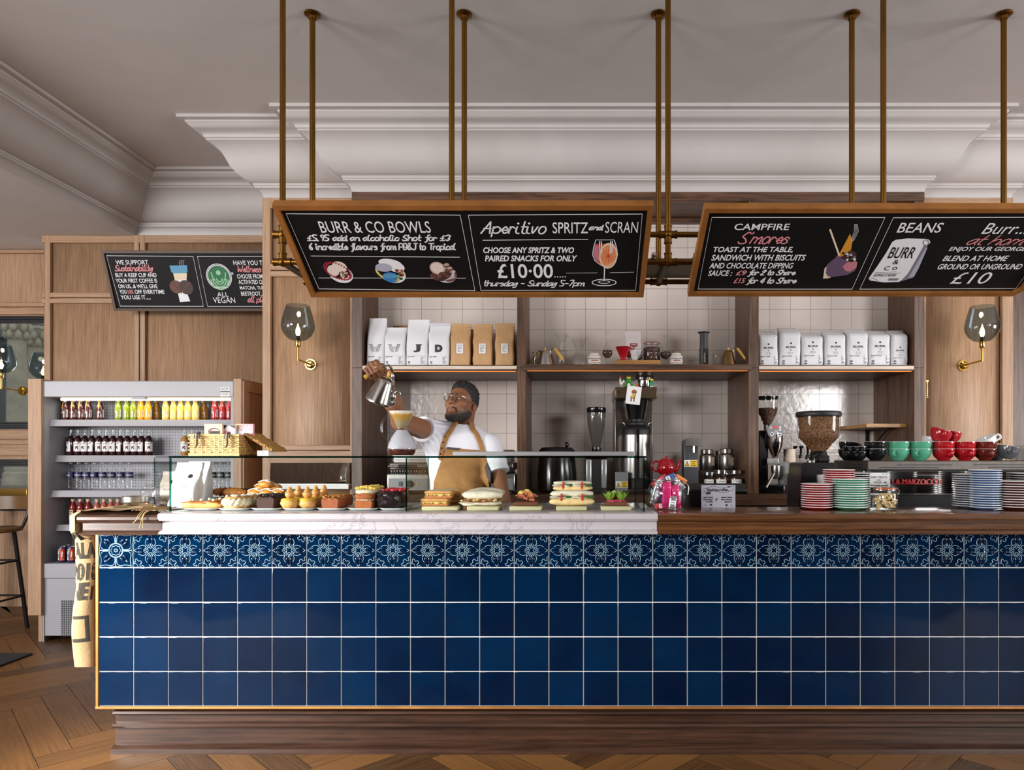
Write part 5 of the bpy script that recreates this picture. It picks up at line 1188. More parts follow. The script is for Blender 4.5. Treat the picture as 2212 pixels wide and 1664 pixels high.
def to_mesh(name, pieces, mats, parent, colour=None):
    vs = np.concatenate([p for p, f in pieces]); o = 0; fs = []
    for p, f in pieces: fs += (f+o).tolist(); o += len(p)
    me = bpy.data.meshes.new(name); me.from_pydata((vs - np.array(parent.location)).tolist(), [], fs)
    for m in mats: me.materials.append(MAT[m])
    me.polygons.foreach_set('use_smooth', [True]*len(me.polygons))
    if colour is not None:
        a = me.attributes.new('tone', 'FLOAT_COLOR', 'POINT'); a.data.foreach_set('color', colour(vs).astype(np.float32).ravel())
    ob = bpy.data.objects.new(name, me); COL.objects.link(ob); ob.parent = parent; return ob
dot = lambda a, b: (a*b).sum(-1)
def cone(p, a, b, ra, rb):
    a = np.array(a); b = np.array(b); d = b-a; t_ = np.clip(dot(p-a, d)/d.dot(d), 0, 1)
    return np.linalg.norm(p-a-t_[...,None]*d, axis=-1) - (ra+(rb-ra)*t_)
def ellip(p, c, r):
    q = (p-np.array(c)); r = np.array(r); k0 = np.linalg.norm(q/r, axis=-1); k1 = np.linalg.norm(q/(r*r), axis=-1)
    return k0*(k0-1)/np.maximum(k1, 1e-9)
def su(a, b, k): h_ = np.clip(0.5+0.5*(b-a)/k, 0, 1); return b+(a-b)*h_-k*h_*(1-h_)
def ss(a, b, k): return -su(-a, b, k)
def U(k, *d):
    r = d[0]
    for x in d[1:]: r = su(r, x, k)
    return r
# joints
def J(px, py, Y): return np.array([PX(px,Y), Y, PZ(py,Y)])
SHR_ = J(926,932,3.80); ELR = J(866,911,3.50); WRR = J(828,819,3.275)
SHL_ = J(1058,964,3.86); ELL = J(1078,1035,3.80); WRL = J(1096,1098,3.62)
NK0 = J(998,940,3.875); NK1 = J(1000,895,3.88); CH = np.array([-.652,3.865,1.30]); PV = np.array([-.655,3.90,.95])
HC = Vector((PX(997,3.86),3.87,PZ(874,3.86)))
HR = Matrix.Rotation(math.radians(-22), 3, 'Z') @ Matrix.Rotation(math.radians(-21), 3, 'X') @ Matrix.Rotation(math.radians(1), 3, 'Y')
HRn = np.array(HR); HCn = np.array(HC)
loc = lambda p: (p-HCn) @ HRn           # world to head space
glob = lambda q: HC + HR @ Vector(q)
def mir(p): q = p.copy(); q[...,0] = np.abs(q[...,0]); return q
def head(p):
    q = loc(p); s = mir(q)
    d = U(.03, ellip(q,(0,.014,.036),(.075,.097,.086)), ellip(q,(0,-.040,-.030),(.058,.054,.082)))
    d = su(d, cone(s,(.050,.004,-.062),(.014,-.070,-.104),.026,.022), .03)
    d = su(d, ellip(q,(0,-.078,-.104),(.024,.020,.020)), .02)
    d = su(d, ellip(s,(.043,-.058,-.024),(.022,.024,.020)), .025)
    d = su(d, cone(s,(.010,-.084,.019),(.044,-.068,.022),.010,.009), .016)
    d = ss(d, ellip(s,(.030,-.105,-.003),(.017,.018,.013)), .012)
    d = su(d, ellip(s,(.030,-.0785,-.002),(.0148,.0128,.0115)), .004)
    d = su(d, cone(q,(0,-.088,.010),(0,-.110,-.030),.0075,.0105), .012)
    d = su(d, ellip(q,(0,-.1095,-.033),(.0115,.0105,.0095)), .008)
    d = su(d, ellip(s,(.0125,-.0985,-.0365),(.0075,.010,.0075)), .006)
    d = ss(d, ellip(s,(.0058,-.1055,-.0445),(.0036,.0055,.0035)), .003)
    d = su(d, cone(s,(0,-.0985,-.064),(.020,-.088,-.0665),.0056,.0032), .005)
    d = su(d, cone(s,(0,-.0975,-.074),(.017,-.088,-.0715),.0068,.0035), .005)
    d = ss(d, cone(s,(0,-.1045,-.0688),(.022,-.0925,-.0690),.0012,.0010), .003)
    e = ellip(s,(.077,.018,-.012),(.010,.019,.031)); e = ss(e, ellip(s,(.088,.012,-.010),(.009,.010,.018)), .008)
    return su(d, e, .008)
def neck(p): return U(.03, cone(p, NK0+np.array([0,.012,-.05]), NK1+np.array([.004,.0,.0]), .064, .057), cone(p, NK1, np.array(glob((0,.0,-.06))), .056, .05))
# the right hand, closed round the kettle grip
GC_ = J(810,804,3.20); e1 = np.array([-.84,-.12,-.50]); e1 /= np.linalg.norm(e1)
e2 = np.array([0,0,1.])-e1*e1[2]; e2 /= np.linalg.norm(e2); e3 = np.cross(e2, e1); e3 = e3 if e3[1] < 0 else -e3; e3 /= np.linalg.norm(e3)
def hand(p):
    d = None; L = (1.0,1.06,1.0,.86)
    for i in range(4):
        c = GC_ + e1*((i-1.45)*.0195); k = L[i]; r = (.0094,.0096,.0092,.0082)[i]
        p0 = c+e2*(.041*k-.004*(i==3)) - e3*.020; p1 = c+e2*(.033*k)+e3*(.021*k); p2 = c-e2*.003+e3*(.0255*k); p3 = c-e2*.020+e3*(.011-.002*i)
        f = U(.004, cone(p,p0,p1,r*1.1,r*1.02), cone(p,p1,p2,r*1.02,r*.92), cone(p,p2,p3,r*.92,r*.8))
        w = WRR+e1*((i-1.5)*.009); m_ = cone(p, w, p0, .0185, .0125)
        g = su(f, m_, .008); d = g if d is None else su(d, g, .0028)
    c0 = GC_ - e1*.028; t0 = WRR - e1*.022 + e2*.006; t1 = c0 - e1*.014 + e2*.010 - e3*.004; t2 = c0 - e1*.010 + e2*.006 + e3*.024; t3 = c0 + e1*.014 + e2*.010 + e3*.034
    d = su(d, cone(p, t0, t1, .017, .0135), .012); th = U(.004, cone(p, t1, t2, .0125, .0108), cone(p, t2, t3, .0108, .0085)); d = su(d, th, .004)
    return su(d, cone(p, WRR, GC_+e2*.02-e3*.022, .024, .022), .014)
def arm_r(p): return U(.02, cone(p, SHR_, ELR, .058, .046), cone(p, ELR, ELR*.55+WRR*.45, .045, .041), cone(p, ELR*.55+WRR*.45, WRR, .041, .027))
def arm_l(p):
    d = U(.02, cone(p, SHL_, ELL, .055, .043), cone(p, ELL, WRL, .043, .026)); k = (WRL-ELL)/np.linalg.norm(WRL-ELL)
    d = su(d, cone(p, WRL, WRL+k*.075+np.array([0,-.01,0]), .028, .030), .02)
    for i in range(4):
        a = WRL+k*.08+np.array([-.024+.016*i,-.012,0]); f = U(.004, cone(p, a, a+k*.04+np.array([0,-.01,0]), .0088,.0082), cone(p, a+k*.04+np.array([0,-.01,0]), a+k*.062+np.array([0,.006,0]), .0082,.007)); d = su(d, f, .004)
    return su(d, U(.004, cone(p, WRL+k*.02+np.array([-.02,-.01,0]), WRL+k*.06+np.array([-.042,-.02,0]), .012,.0095), cone(p, WRL+k*.06+np.array([-.042,-.02,0]), WRL+k*.09+np.array([-.04,-.02,0]), .0095,.008)), .006)
def torso(p):
    d = U(.06, ellip(p, CH, (.168,.112,.20)), ellip(p, CH+np.array([0,.0,-.17]), (.150,.108,.18)), ellip(p, PV, (.162,.122,.16)))
    d = su(d, cone(p, NK0+np.array([-.03,.02,-.012]), SHR_+np.array([.012,.02,-.004]), .062, .056), .04)
    d = su(d, cone(p, NK0+np.array([.03,.02,-.018]), SHL_+np.array([-.012,.005,.0]), .062, .058), .04)
    return su(d, cone(p, SHR_, CH+np.array([-.06,-.02,.02]), .055, .09), .05)
def legs(p):
    d = None
    for sx in (-1, 1):
        h_ = PV+np.array([sx*.085,0,-.05]); k = np.array([h_[0]+sx*.01,3.89,.49]); a = np.array([h_[0]+sx*.015,3.92,.09])
        l_ = U(.02, cone(p,h_,k,.085,.058), cone(p,k,a,.056,.038), cone(p,a+np.array([0,.02,-.045]),a+np.array([0,-.15,-.062]),.036,.028)); d = l_ if d is None else np.minimum(d, l_)
    return d
def body(p): return U(.03, U(.025, torso(p), neck(p)), arm_l(p), legs(p))
def full_head(p): return su(head(p), neck(p), .018)
def full_arm(p): return U(.02, arm_r(p), hand(p))
m, t, b = nt('skin'); a_ = N(t, 'ShaderNodeAttribute', _attribute_name='tone'); t.links.new(a_.outputs['Color'], b.inputs['Base Color']); b.inputs['Roughness'].default_value = 0.5; b.inputs['Subsurface Weight'].default_value = 0.08; b.inputs['Subsurface Radius'].default_value = (.008,.004,.002); b.inputs['Subsurface Scale'].default_value = 1.0
SK = np.array(lin((136,90,62))[:3]); SKD = np.array(lin((108,70,48))[:3]); LIP = np.array(lin((146,92,82))[:3]); PALM = np.array(lin((186,132,100))[:3]); NAIL = np.array(lin((214,164,140))[:3])
BX_ = [0,.018,.03,.045,.06,.08]; BY_ = [-.093,-.093,-.090,-.074,-.054,-.020]; STUB = np.array(lin((44,32,27))[:3])
def tone(vs):
    n = len(vs); c = np.tile(SK, (n,1)); q = loc(vs)
    def blend(w, col): c[:] = c*(1-w[:,None]) + col*w[:,None]
    ls = np.clip(1-np.minimum(cone(mir(q),(0,-.100,-.0645),(.019,-.090,-.067),.0052,.003), cone(mir(q),(0,-.099,-.074),(.016,-.090,-.0715),.0062,.003))/.0025, 0, 1); blend(ls*.85, LIP)
    blend(np.clip(1-np.linalg.norm((mir(q)-np.array([.031,-.09,-.004]))/np.array([.024,.03,.016]),axis=1),0,1)*.5, SKD)
    s = np.abs(q[:,0]); hd_w = np.clip((vs[:,2]-zc-.03)/.02,0,1)*(np.linalg.norm(q,axis=1) < .19)
    eg = np.interp(s, BX_, BY_); inb_ = np.minimum(eg+.012-q[:,2], .012-q[:,1]-.25*(q[:,2]+.06)); blend(np.clip(inb_/.022,0,1)*.82*hd_w*np.clip((q[:,2]+.15)/.02,0,1), STUB)
    hl_ = .070-1.1*np.clip(q[:,1]+.062,0,.05)-.9*np.clip(q[:,1],0,.2); hl_ = np.maximum(hl_,-.055); blend(np.clip((q[:,2]-hl_+.014)/.02,0,1)*.85*hd_w*(np.abs(q[:,0]) < .088)*np.clip((q[:,1]+.075)/.012,0,1), STUB)
    t3 = GC_-e1*.016+e2*.014+e3*.043; blend(np.clip(1.4-np.linalg.norm(vs-t3,axis=1)/.007,0,1)*.8, NAIL)
    return np.concatenate([c, np.ones((n,1))], 1)
br_ = thing('person', 'bearded barista in white T-shirt and tan apron pouring water from a steel kettle', 'person', (-.655,3.9,0))
zc = NK0[2]-.005; ca = SHR_*.55+ELR*.45; na = (ELR-SHR_)/np.linalg.norm(ELR-SHR_)
pieces = [surfnet(full_head, (HCn[0]-.14,HCn[1]-.15,zc-.01), (HCn[0]+.14,HCn[1]+.14,HCn[2]+.15), .0028, lambda c: c[:,2] >= zc),
          surfnet(full_arm, (min(GC_[0],ELR[0])-.07,3.10,1.40), (SHR_[0]+.03,3.88,1.80), .0036, lambda c: dot(c-(SHR_*.86+ELR*.14), na) >= 0),
          surfnet(lambda p: U(.03, body(p), arm_r(p)), (-.98,3.60,0.0), (-.27,4.08,zc+.03), .011, lambda c: (c[:,2] < zc) & ~((dot(c-ca, na) >= 0) & (c[:,0] < -.78) & (c[:,2] > 1.38)))]
to_mesh('body', pieces, ['skin'], br_, tone)
# ---- hair, brows and beard
mat('hair black', (24,22,24), 0.55, noise=0.35, scale=220, bump=0.4); mat('beard black', (38,29,26), 0.7, noise=0.4, scale=300, bump=0.3)
def nz3(p, f, s=0): return np.sin(p[...,0]*f+s)*np.sin(p[...,1]*f*1.13+1.7+s)*np.sin(p[...,2]*f*.91+.6+s)
def hair(p):
    q = loc(p); th = .0022+.011*np.clip((q[...,2]-.055)/.06,0,1) + .007*np.clip((q[...,2]-.06)/.05,0,1)*np.clip((-q[...,1]+.03)/.09,0,1)
    th = th + .0035*nz3(q,170)*np.clip((q[...,2]-.04)/.05,0,1)
    s = np.abs(q[...,0])
    line = .070 + .10*np.clip(q[...,1]+.055,-1,0)*0 - 1.1*np.clip(q[...,1]+.062,0,.05) - .9*np.clip(q[...,1]-.0,0,.2)          # hairline falls towards the back
    line = np.maximum(line, -.055)
    line = line + .0025*nz3(q,260,2)
    ear = .030-np.linalg.norm((q[...,1:]-np.array([.016,-.010]))/np.array([.8,1.15]),axis=-1) 
    d = np.maximum(head(p)-th, line-q[...,2]); return np.maximum(d, np.where(s > .05, ear, -1))
hp0, hf0 = surfnet(hair, (HCn[0]-.15,HCn[1]-.16,HCn[2]-.10), (HCn[0]+.15,HCn[1]+.15,HCn[2]+.17), .0026)
Rr = np.random.default_rng(4); ql = loc(hp0); top = np.argwhere(ql[:,2] > .085)[:,0]; cv, cf, o_ = [], [], len(hp0)
for i in Rr.choice(top, 700):                                  # short tufts swept up and back
    n_ = ql[i]-np.array([0,.01,.03]); n_ /= np.linalg.norm(n_); d_ = n_+np.array([Rr.normal()*.35,.45+Rr.normal()*.3,Rr.normal()*.2]); d_ /= np.linalg.norm(d_)
    s_ = np.cross(d_,[1,.3,.2]); s_ /= np.linalg.norm(s_); t2 = np.cross(d_,s_); w_ = .0022; L_ = Rr.uniform(.006,.012); b0 = ql[i]-n_*.003; k = o_+len(cv)
    for v in (b0+s_*w_, b0-s_*w_*.5+t2*w_, b0-s_*w_*.5-t2*w_, b0+d_*L_): cv.append(HCn+HRn@v)
    cf += [(k,k+1,k+3,k+3),(k+1,k+2,k+3,k+3),(k+2,k,k+3,k+3)]
hm = to_mesh('hair', [(hp0,hf0)], ['hair black'], br_)
me_ = bpy.data.meshes.new('hair'); me_.from_pydata([v.co[:] for v in hm.data.vertices]+[tuple(np.array(v)-np.array(br_.location)) for v in cv], [], hf0.tolist()+[f[:3] for f in cf]); me_.materials.append(MAT['hair black']); me_.polygons.foreach_set('use_smooth',[True]*len(me_.polygons)); hm.data = me_
def beard(p):
    q = loc(p); s = np.abs(q[...,0]); n_ = .0012*nz3(q,320)
    edge = np.interp(s, [0,.018,.03,.045,.06,.08], [-.093,-.093,-.090,-.074,-.054,-.020])     # upper edge from chin to sideburn
    side = q[...,2]-edge; back = q[...,1]-.004-.25*(q[...,2]+.06)
    fade = np.clip((.075-s)/.03,.35,1)
    jaw = np.maximum(np.maximum(head(p)-.0026*fade-n_*.7, side*.8+.013), np.maximum(back, -q[...,2]-.135))
    mo = cone(mir(q),(.004,-.103,-.0545),(.026,-.086,-.066),.0042,.0032); mo = np.minimum(mo, cone(mir(q),(.026,-.086,-.066),(.031,-.076,-.092),.0036,.005))
    return np.minimum(jaw, np.maximum(head(p)-.0022-n_, mo-.001))
to_mesh('beard', [surfnet(beard, (HCn[0]-.14,HCn[1]-.16,HCn[2]-.17), (HCn[0]+.14,HCn[1]+.12,HCn[2]+.03), .0026)], ['beard black'], br_)
def brows(p):
    q = mir(loc(p)); return np.maximum(head(p)-.0022, cone(q,(.012,-.094,.0205),(.046,-.070,.0215),.0048,.0026))
to_mesh('eyebrows', [surfnet(brows, (HCn[0]-.12,HCn[1]-.15,HCn[2]-.03), (HCn[0]+.12,HCn[1]+.03,HCn[2]+.09), .0022)], ['beard black'], br_)
mat('eye white', (214,206,200), 0.15); mat('iris', (36,22,16), 0.1)
ey = M()
for sx in (-1, 1):
    c = glob((sx*.030,-.0815,-.0035)); ey.mat = 0; ey.ell(c, (.0125,.0112,.0052), 14, 10, HR)
    ey.mat = 1; ey.ell(glob((sx*.030-.003,-.0905,-.0035)), (.0052,.0028,.0046), 12, 8, HR)
ey.build('eyes', ['eye white','iris'], br_)
mat('spectacle frame', (150,146,142), 0.2, 0.9); glass('lens', (0.93,0.94,0.95), 1.0, edge=0.1)
gl_ = M(); ln_ = M()
for sx in (-1, 1):
    cc = [(sx*.0325+.0235*math.cos(q*PI/14), -.1105+.009*abs(math.cos(q*PI/14))*(1 if sx*math.cos(q*PI/14) > 0 else .0), -.003+.0225*math.sin(q*PI/14)) for q in range(28)]
    gl_.tube([glob(c) for c in cc], .0016, 6, closed=True); ln_.add([glob(c) for c in cc], [list(range(28))])
    gl_.tube([glob(c) for c in cr([(sx*.056,-.100,.004),(sx*.066,-.085,.004),(sx*.080,-.03,.0),(sx*.083,.012,.004),(sx*.083,.03,-.008)], 4)], .0014, 6)
gl_.tube([glob(c) for c in cr([(-.0095,-.1105,.002),(0,-.1125,.006),(.0095,-.1105,.002)], 4)], .0014, 6)
sp_ = gl_.build('spectacles', 'spectacle frame', br_); ln_.build('lenses', 'lens', sp_, recalc=False, smooth=0)
# ---- T-shirt
mat('cotton white', (226,226,234), 0.8, bump=0.05, scale=500, sheen=0.2); mat('apron canvas', (158,112,62), 0.8, noise=0.12, scale=30, bump=0.12); mat('apron dark', (74,66,66), 0.75, noise=0.1, scale=60); mat('trousers', (40,42,50), 0.8)
nl = (ELL-SHL_)/np.linalg.norm(ELL-SHL_); cl = SHL_+nl*.165; cs_r = SHR_+na*.075
def tee0(p):
    w = (.5+.5*np.tanh((p[...,0]+.70)*-25))*np.clip(-dot(p-cs_r,na)/.04,0,1)                  # folds fan out from the raised shoulder
    ang = np.arctan2(p[...,2]-1.50, p[...,0]+.86); rad = np.sqrt((p[...,2]-1.50)**2+(p[...,0]+.86)**2)
    fold = .0042*np.sin(ang*30+4*np.sin(rad*9))*w*np.clip(rad/.12,0,1)*np.exp(-((rad-.12)/.13)**2)
    fold = fold + .0035*np.sin(p[...,0]*70+p[...,2]*55)*np.exp(-((p[...,2]-1.06)/.10)**2) + .003*np.sin(p[...,2]*90+p[...,0]*30)*np.exp(-(np.linalg.norm(p-cl,axis=-1)/.10)**2)
    ar = cone(p, SHR_, SHR_+na*.14, .062, .068); al = cone(p, SHL_, SHL_+nl*.20, .060, .066)
    d = U(.03, torso(p)-.008, ar-.004, al-.004); return d-.002+fold
def tee(p):
    d = tee0(p)
    d = np.maximum(d, -np.maximum(-dot(p-cs_r, na), cone(p, SHR_, ELR, .13, .13)))
    d = np.maximum(d, np.where(p[...,0] > -.50, dot(p-cl, nl), -1)); d = np.maximum(d, .90-p[...,2])
    nk = np.maximum(np.sqrt(((p[...,0]-NK0[0])/1.1)**2+(p[...,1]-NK0[1]-.004)**2)-.0665, (NK0[2]-.012)-p[...,2] - (p[...,1]-NK0[1])*.35)
    return np.maximum(d, -nk)
to_mesh('t_shirt', [surfnet(tee, (-.96,3.56,.89), (-.36,4.06,1.56), .0038)], ['cotton white'], br_)
# ---- apron: bib, dark trim, straps with rivets
def xz(pxpy, Y=3.76): return np.array([PX(pxpy[0],Y), PZ(pxpy[1],Y)])
def band(p, pts, w):
    d = None; q = p[...,[0,2]]
    for a, b_ in zip(pts, pts[1:]):
        a = xz(a); b_ = xz(b_); v = b_-a; t_ = np.clip(((q-a)@v)/v.dot(v),0,1); x = np.linalg.norm(q-a-t_[...,None]*v,axis=-1)-w; d = x if d is None else np.minimum(d, x)
    return d
def poly2(p, pts):
    "signed distance to a convex outline, clockwise in the picture"
    q = p[...,[0,2]]; d = None; P2 = [xz(a) for a in pts]
    for a, b_ in zip(P2, P2[1:]+P2[:1]):
        v = b_-a; n_ = np.array([-v[1], v[0]])/np.linalg.norm(v); x = (q-a)@n_; d = x if d is None else np.maximum(d, x)
    return d
def shell(p, off): 
    wob = .004*np.sin(p[...,0]*48+p[...,2]*14)*np.clip((1.22-p[...,2])/.15,0,1); return np.maximum(tee0(p)-off-wob, p[...,1]-3.862)
BIB = [(966,967),(1043,974),(1056,1010),(1060,1160),(916,1160),(936,1040)]
lo_, hi_ = (-.90,3.64,.70), (-.42,3.88,1.50)
to_mesh('apron', [surfnet(lambda p: np.maximum(shell(p,.006), poly2(p,BIB)), lo_, hi_, .0042)], ['apron canvas'], br_)
to_mesh('apron_trim', [surfnet(lambda p: np.maximum(shell(p,.009), np.minimum(poly2(p,[(967,966),(1043,973),(1045,979),(1018,978),(990,974),(975,986),(964,986)]), poly2(p,[(1046,1008),(1052,1000),(1061,1020),(1061,1046),(1050,1026)]))), lo_, hi_, .0036)], ['apron dark'], br_)
sL = [(953,990),(958,966),(965,944),(973,930),(981,912)]; sR = [(1042,976),(1036,955),(1028,938),(1020,928),(1013,912)]
for pts, w in ((sL,.0125),(sR,.0115)): to_mesh('apron_strap', [surfnet(lambda p: np.maximum(np.maximum(shell(p,.0105), p[...,1]-3.86), band(p,pts,w)), (-.80,3.64,1.25), (-.48,3.88,1.53), .0036)], ['apron canvas'], br_)
mat('rivet', (70,46,40), 0.35, 0.7)
def surf_y(x, z, off):
    ys = np.arange(3.60,3.90,.002); g = np.stack([np.full_like(ys,x), ys, np.full_like(ys,z)],-1); v = tee0(g)-off; i = np.argmax(v < 0); return ys[i]
rv = M()
for a in ((963,944),(959.5,956),(956.5,969),(954,981)):
    x, z = xz(a); y = surf_y(x, z, .0105); rv.ell((x,y-.001,z), (.0056,.003,.0056), 12, 8)
rv.build('rivets', 'rivet', br_)
to_mesh('trousers', [surfnet(lambda p: np.maximum(np.minimum(legs(p)-.012, torso(p)-.006), np.maximum(p[...,2]-1.0, .07-p[...,2])), (-.90,3.70,.0), (-.40,4.10,1.02), .012)], ['trousers'], br_)

# ================================================================== KETTLE, WATER, POUR-OVER JUG
kt = thing('pouring_kettle', 'steel gooseneck kettle held high and tilted to pour', 'kettle', (PX(818,3.18),3.18,PZ(868,3.18)))
KB = Vector(J(818,868.5,3.18)); KA = (Vector(J(838,816,3.16))-KB).normalized(); KX = Vector((1,0,0)); KX = (KX-KA*KX.dot(KA)).normalized(); KY = KA.cross(KX)
KM = Matrix.Translation(KB) @ Matrix((KX, KY, KA)).transposed().to_4x4()
mat('kettle steel', (208,206,204), 0.14, 1.0)
def km(): q = M(); q.T = KM; return q
km().lathe([(0,-.003),(.058,-.003),(.063,.0),(.0635,.006),(.062,.010),(.040,.100),(.039,.102),(0,.102)], (0,0,0), 36).build('body', 'kettle steel', kt)
km().lathe([(.040,.102),(.041,.105),(.039,.109),(.033,.118),(.020,.124),(0,.126)], (0,0,0), 32).build('lid', 'kettle steel', kt)
mat('kettle wood', (212,164,70), 0.4, noise=0.1, scale=40)
km().lathe([(0,.126),(.0065,.126),(.008,.135),(.0105,.146),(.010,.148),(0,.148)], (0,0,0), 18).build('lid_knob', 'kettle wood', kt)
tip = Vector((.079,0,.069))
km().tube(cr([(.046,0,.014),(.060,0,.014),(.065,0,.030),(.057,0,.057),(.057,0,.071),(.065,0,.081),(.074,0,.079),tip], 6), [.0115]*6+[.0105]*6+[.0085]*6+[.0072]*12+[.006]*13, 12).build('spout', 'kettle steel', kt)
g0 = KM.inverted() @ Vector(GC_ - e1*.050); g1 = KM.inverted() @ Vector(GC_ + e1*.055)
km().tube(cr([(.028,0,.108),(.012,0,.150),tuple(g0+Vector((.02,0,.014))),tuple(g0),tuple(g0*.6+g1*.4)], 6), .0065, 8, flat=.45).build('handle_strap', 'kettle steel', kt)
km().tube([g0*.93+g1*.07, g0*.7+g1*.3, g0*.3+g1*.7, g1*1.0], [.0095,.0115,.012,.0115], 14).build('grip', 'kettle wood', kt)
glass('water', (0.96,0.97,0.98), 1.6, edge=0.3)
CHX = PX(868,3.15)
solo('water_stream', M().tube(cr([KM@tip, tuple(KM@tip+Vector((.006,0,-.012))), (CHX-.004,3.152,1.49), (CHX-.003,3.15,1.463)], 5), [.0032]*5+[.0026]*11, 8), 'water', 'thin stream of water falling from the kettle spout into the jug', 'water')
cx_ = thing('pour_over_jug', 'glass hourglass pour-over jug with a paper filter on the case', 'coffee jug', (CHX,3.15,GT))
c = (CHX,3.15,GT)
prof = [(0,.002),(.050,.002),(.058,.008),(.065,.026),(.0655,.038),(.060,.058),(.045,.090),(.030,.112),(.024,.120),(.0225,.127),(.025,.135),(.036,.158),(.054,.195),(.063,.213),(.0645,.2145)]
M().lathe(prof, c, 40).build('body', 'glass clear', cx_, recalc=False)
mat('steam glass', (206,208,216), 0.35, alpha=0.62)
M().lathe([(.0585,.0315),(.0635,.038),(.0588,.057),(.044,.089),(.029,.111),(.0225,.119)], c, 36).build('condensation', 'steam glass', cx_, recalc=False)
mat('coffee', (70,26,14), 0.08, coat=0.5); M().lathe([(0,.004),(.049,.004),(.057,.009),(.0630,.025),(.0635,.030),(0,.030)], c, 36).build('coffee', 'coffee', cx_)
m, t, b = nt('filter paper'); tc = N(t, 'ShaderNodeTexCoord'); sp = N(t, 'ShaderNodeSeparateXYZ'); nz = N(t, 'ShaderNodeTexNoise', Scale=40.0, Detail=3.0); t.links.new(tc.outputs['Object'], sp.inputs[0]); t.links.new(tc.outputs['Object'], nz.inputs['Vector'])
ad = N(t, 'ShaderNodeMath', _operation='MULTIPLY_ADD'); ad.inputs[1].default_value = 0.03; t.links.new(nz.outputs['Fac'], ad.inputs[0]); t.links.new(sp.outputs[2], ad.inputs[2])
rm = N(t, 'ShaderNodeValToRGB'); e = rm.color_ramp.elements; e[0].position = .128; e[0].color = lin((112,92,52)); e[1].position = .222; e[1].color = lin((236,232,226))
for p_, c_2 in ((.165,(150,136,104)),(.188,(168,134,60)),(.205,(190,138,36)),(.212,(230,222,200))): x = e.new(p_); x.color = lin(c_2)
t.links.new(ad.outputs[0], rm.inputs[0]); t.links.new(rm.outputs[0], b.inputs['Base Color']); b.inputs['Roughness'].default_value = 0.6
M().lathe([(0,.122),(.0205,.128),(.0345,.158),(.0522,.195),(.0575,.206)], c, 36).build('paper_filter', 'filter paper', cx_, recalc=False)
M().tube(cr([(CHX-.052,3.15,GT+.192),(CHX-.070,3.148,GT+.185),(CHX-.090,3.146,GT+.150),(CHX-.090,3.146,GT+.105),(CHX-.066,3.148,GT+.078),(CHX-.052,3.15,GT+.074)], 6), .0062, 12).build('handle', 'glass clear', cx_, recalc=False)
M().tube(cr([(CHX+.028,3.125,GT+.128),(CHX+.040,3.12,GT+.105),(CHX+.046,3.12,GT+.085)], 4), .006, 8).build('spout_channel', 'glass clear', cx_, recalc=False)
# ================================================================== CAKES AND SANDWICHES IN THE CASE
def lump(m, c, r, amp=0.06, f=5.0, seed=0, nu=20, nv=12, R=None, sq=2.0):
    "an uneven rounded mass; sq > 2 makes it boxier"
    Rn = random.Random(seed); k = [(Rn.uniform(.6,1.4)*f, Rn.uniform(.6,1.4)*f, Rn.uniform(.6,1.4)*f, Rn.uniform(0,6)) for _ in range(4)]
    q = M(); q.ell((0,0,0), 1, nu, nv)
    for i, v in enumerate(q.v):
        if sq != 2.0:
            n_ = (abs(v.x)**sq+abs(v.y)**sq+abs(v.z)**sq)**(1/sq); v = v/n_
        d = 1+amp*sum(math.sin(a*v.x+b_*v.y+c_*v.z+e_) for a, b_, c_, e_ in k)/2
        w = Vector((v.x*r[0]*d, v.y*r[1]*d, v.z*r[2]*d)); q.v[i] = Vector(c)+(R @ w if R else w)
    return m.add(q.v, q.f)
def crumbs(m, x0, x1, y0, y1, zf, n, r, seed=0, mats=None):
    R = random.Random(seed)
    for i in range(n):
        x = R.uniform(x0,x1); y = R.uniform(y0,y1); q = r*R.uniform(.6,1.3)
        if mats: m.mat = R.choice(mats)
        a = Matrix.Rotation(R.uniform(0,3),3,'X') @ Matrix.Rotation(R.uniform(0,3),3,'Z')
        m.ell((x,y,zf(x,y)+q*.3), (q,q*.75,q*.6), 6, 4, a)
    m.mat = 0
for n_, c_, r_ in (('choux',(212,158,88),.6),('choux dark',(150,92,46),.55),('eclair glaze',(166,94,40),.18),('cream',(240,226,192),.5),('sugar',(238,232,224),.7),('choc cake',(66,36,28),.75),('choc crumb',(44,26,22),.5),('lemon disc',(222,178,50),.35),('caramel choux',(208,144,78),.45),('loaf brown',(150,76,36),.7),('loaf side',(150,84,40),.7),('walnut',(190,128,62),.6),('icing',(240,226,196),.55),('yellow crumb',(234,196,92),.6),('carrot cake',(162,86,40),.8),
    ('ganache',(34,22,28),.22),('red sprinkle',(206,44,60),.5),('croissant',(216,140,62),.35),('croissant dark',(168,92,36),.35),('bun glaze',(206,130,52),.25),('dark pastry',(84,46,30),.4),('toast',(214,152,88),.7),('toast crust',(190,120,64),.65),('bread white',(236,216,182),.75),('bread floury',(244,230,206),.8),('filling brown',(150,90,48),.6),('cheese',(232,200,110),.5),('slaw',(222,212,160),.6),('prawn',(222,128,92),.4),('lemon',(236,212,96),.4),('rye',(112,60,34),.8),('tomato',(190,58,38),.3),('basil',(62,110,44),.4),('mozzarella',(240,232,214),.4),('lettuce',(128,168,60),.4),('lettuce pale',(196,212,120),.4),('beet',(206,70,98),.6),('baguette',(240,206,148),.6),('baguette dark',(200,146,80),.6),('nut pale',(240,222,176),.5)):
    mat(n_, c_, r_, noise=.14, scale=45, bump=.12)
mat('plate white', (226,230,228), 0.15); wood('board pale', (172,164,124), (206,198,158), 'x', 0.5, rings=6, fig=.05)
PZ0 = CT+.0006
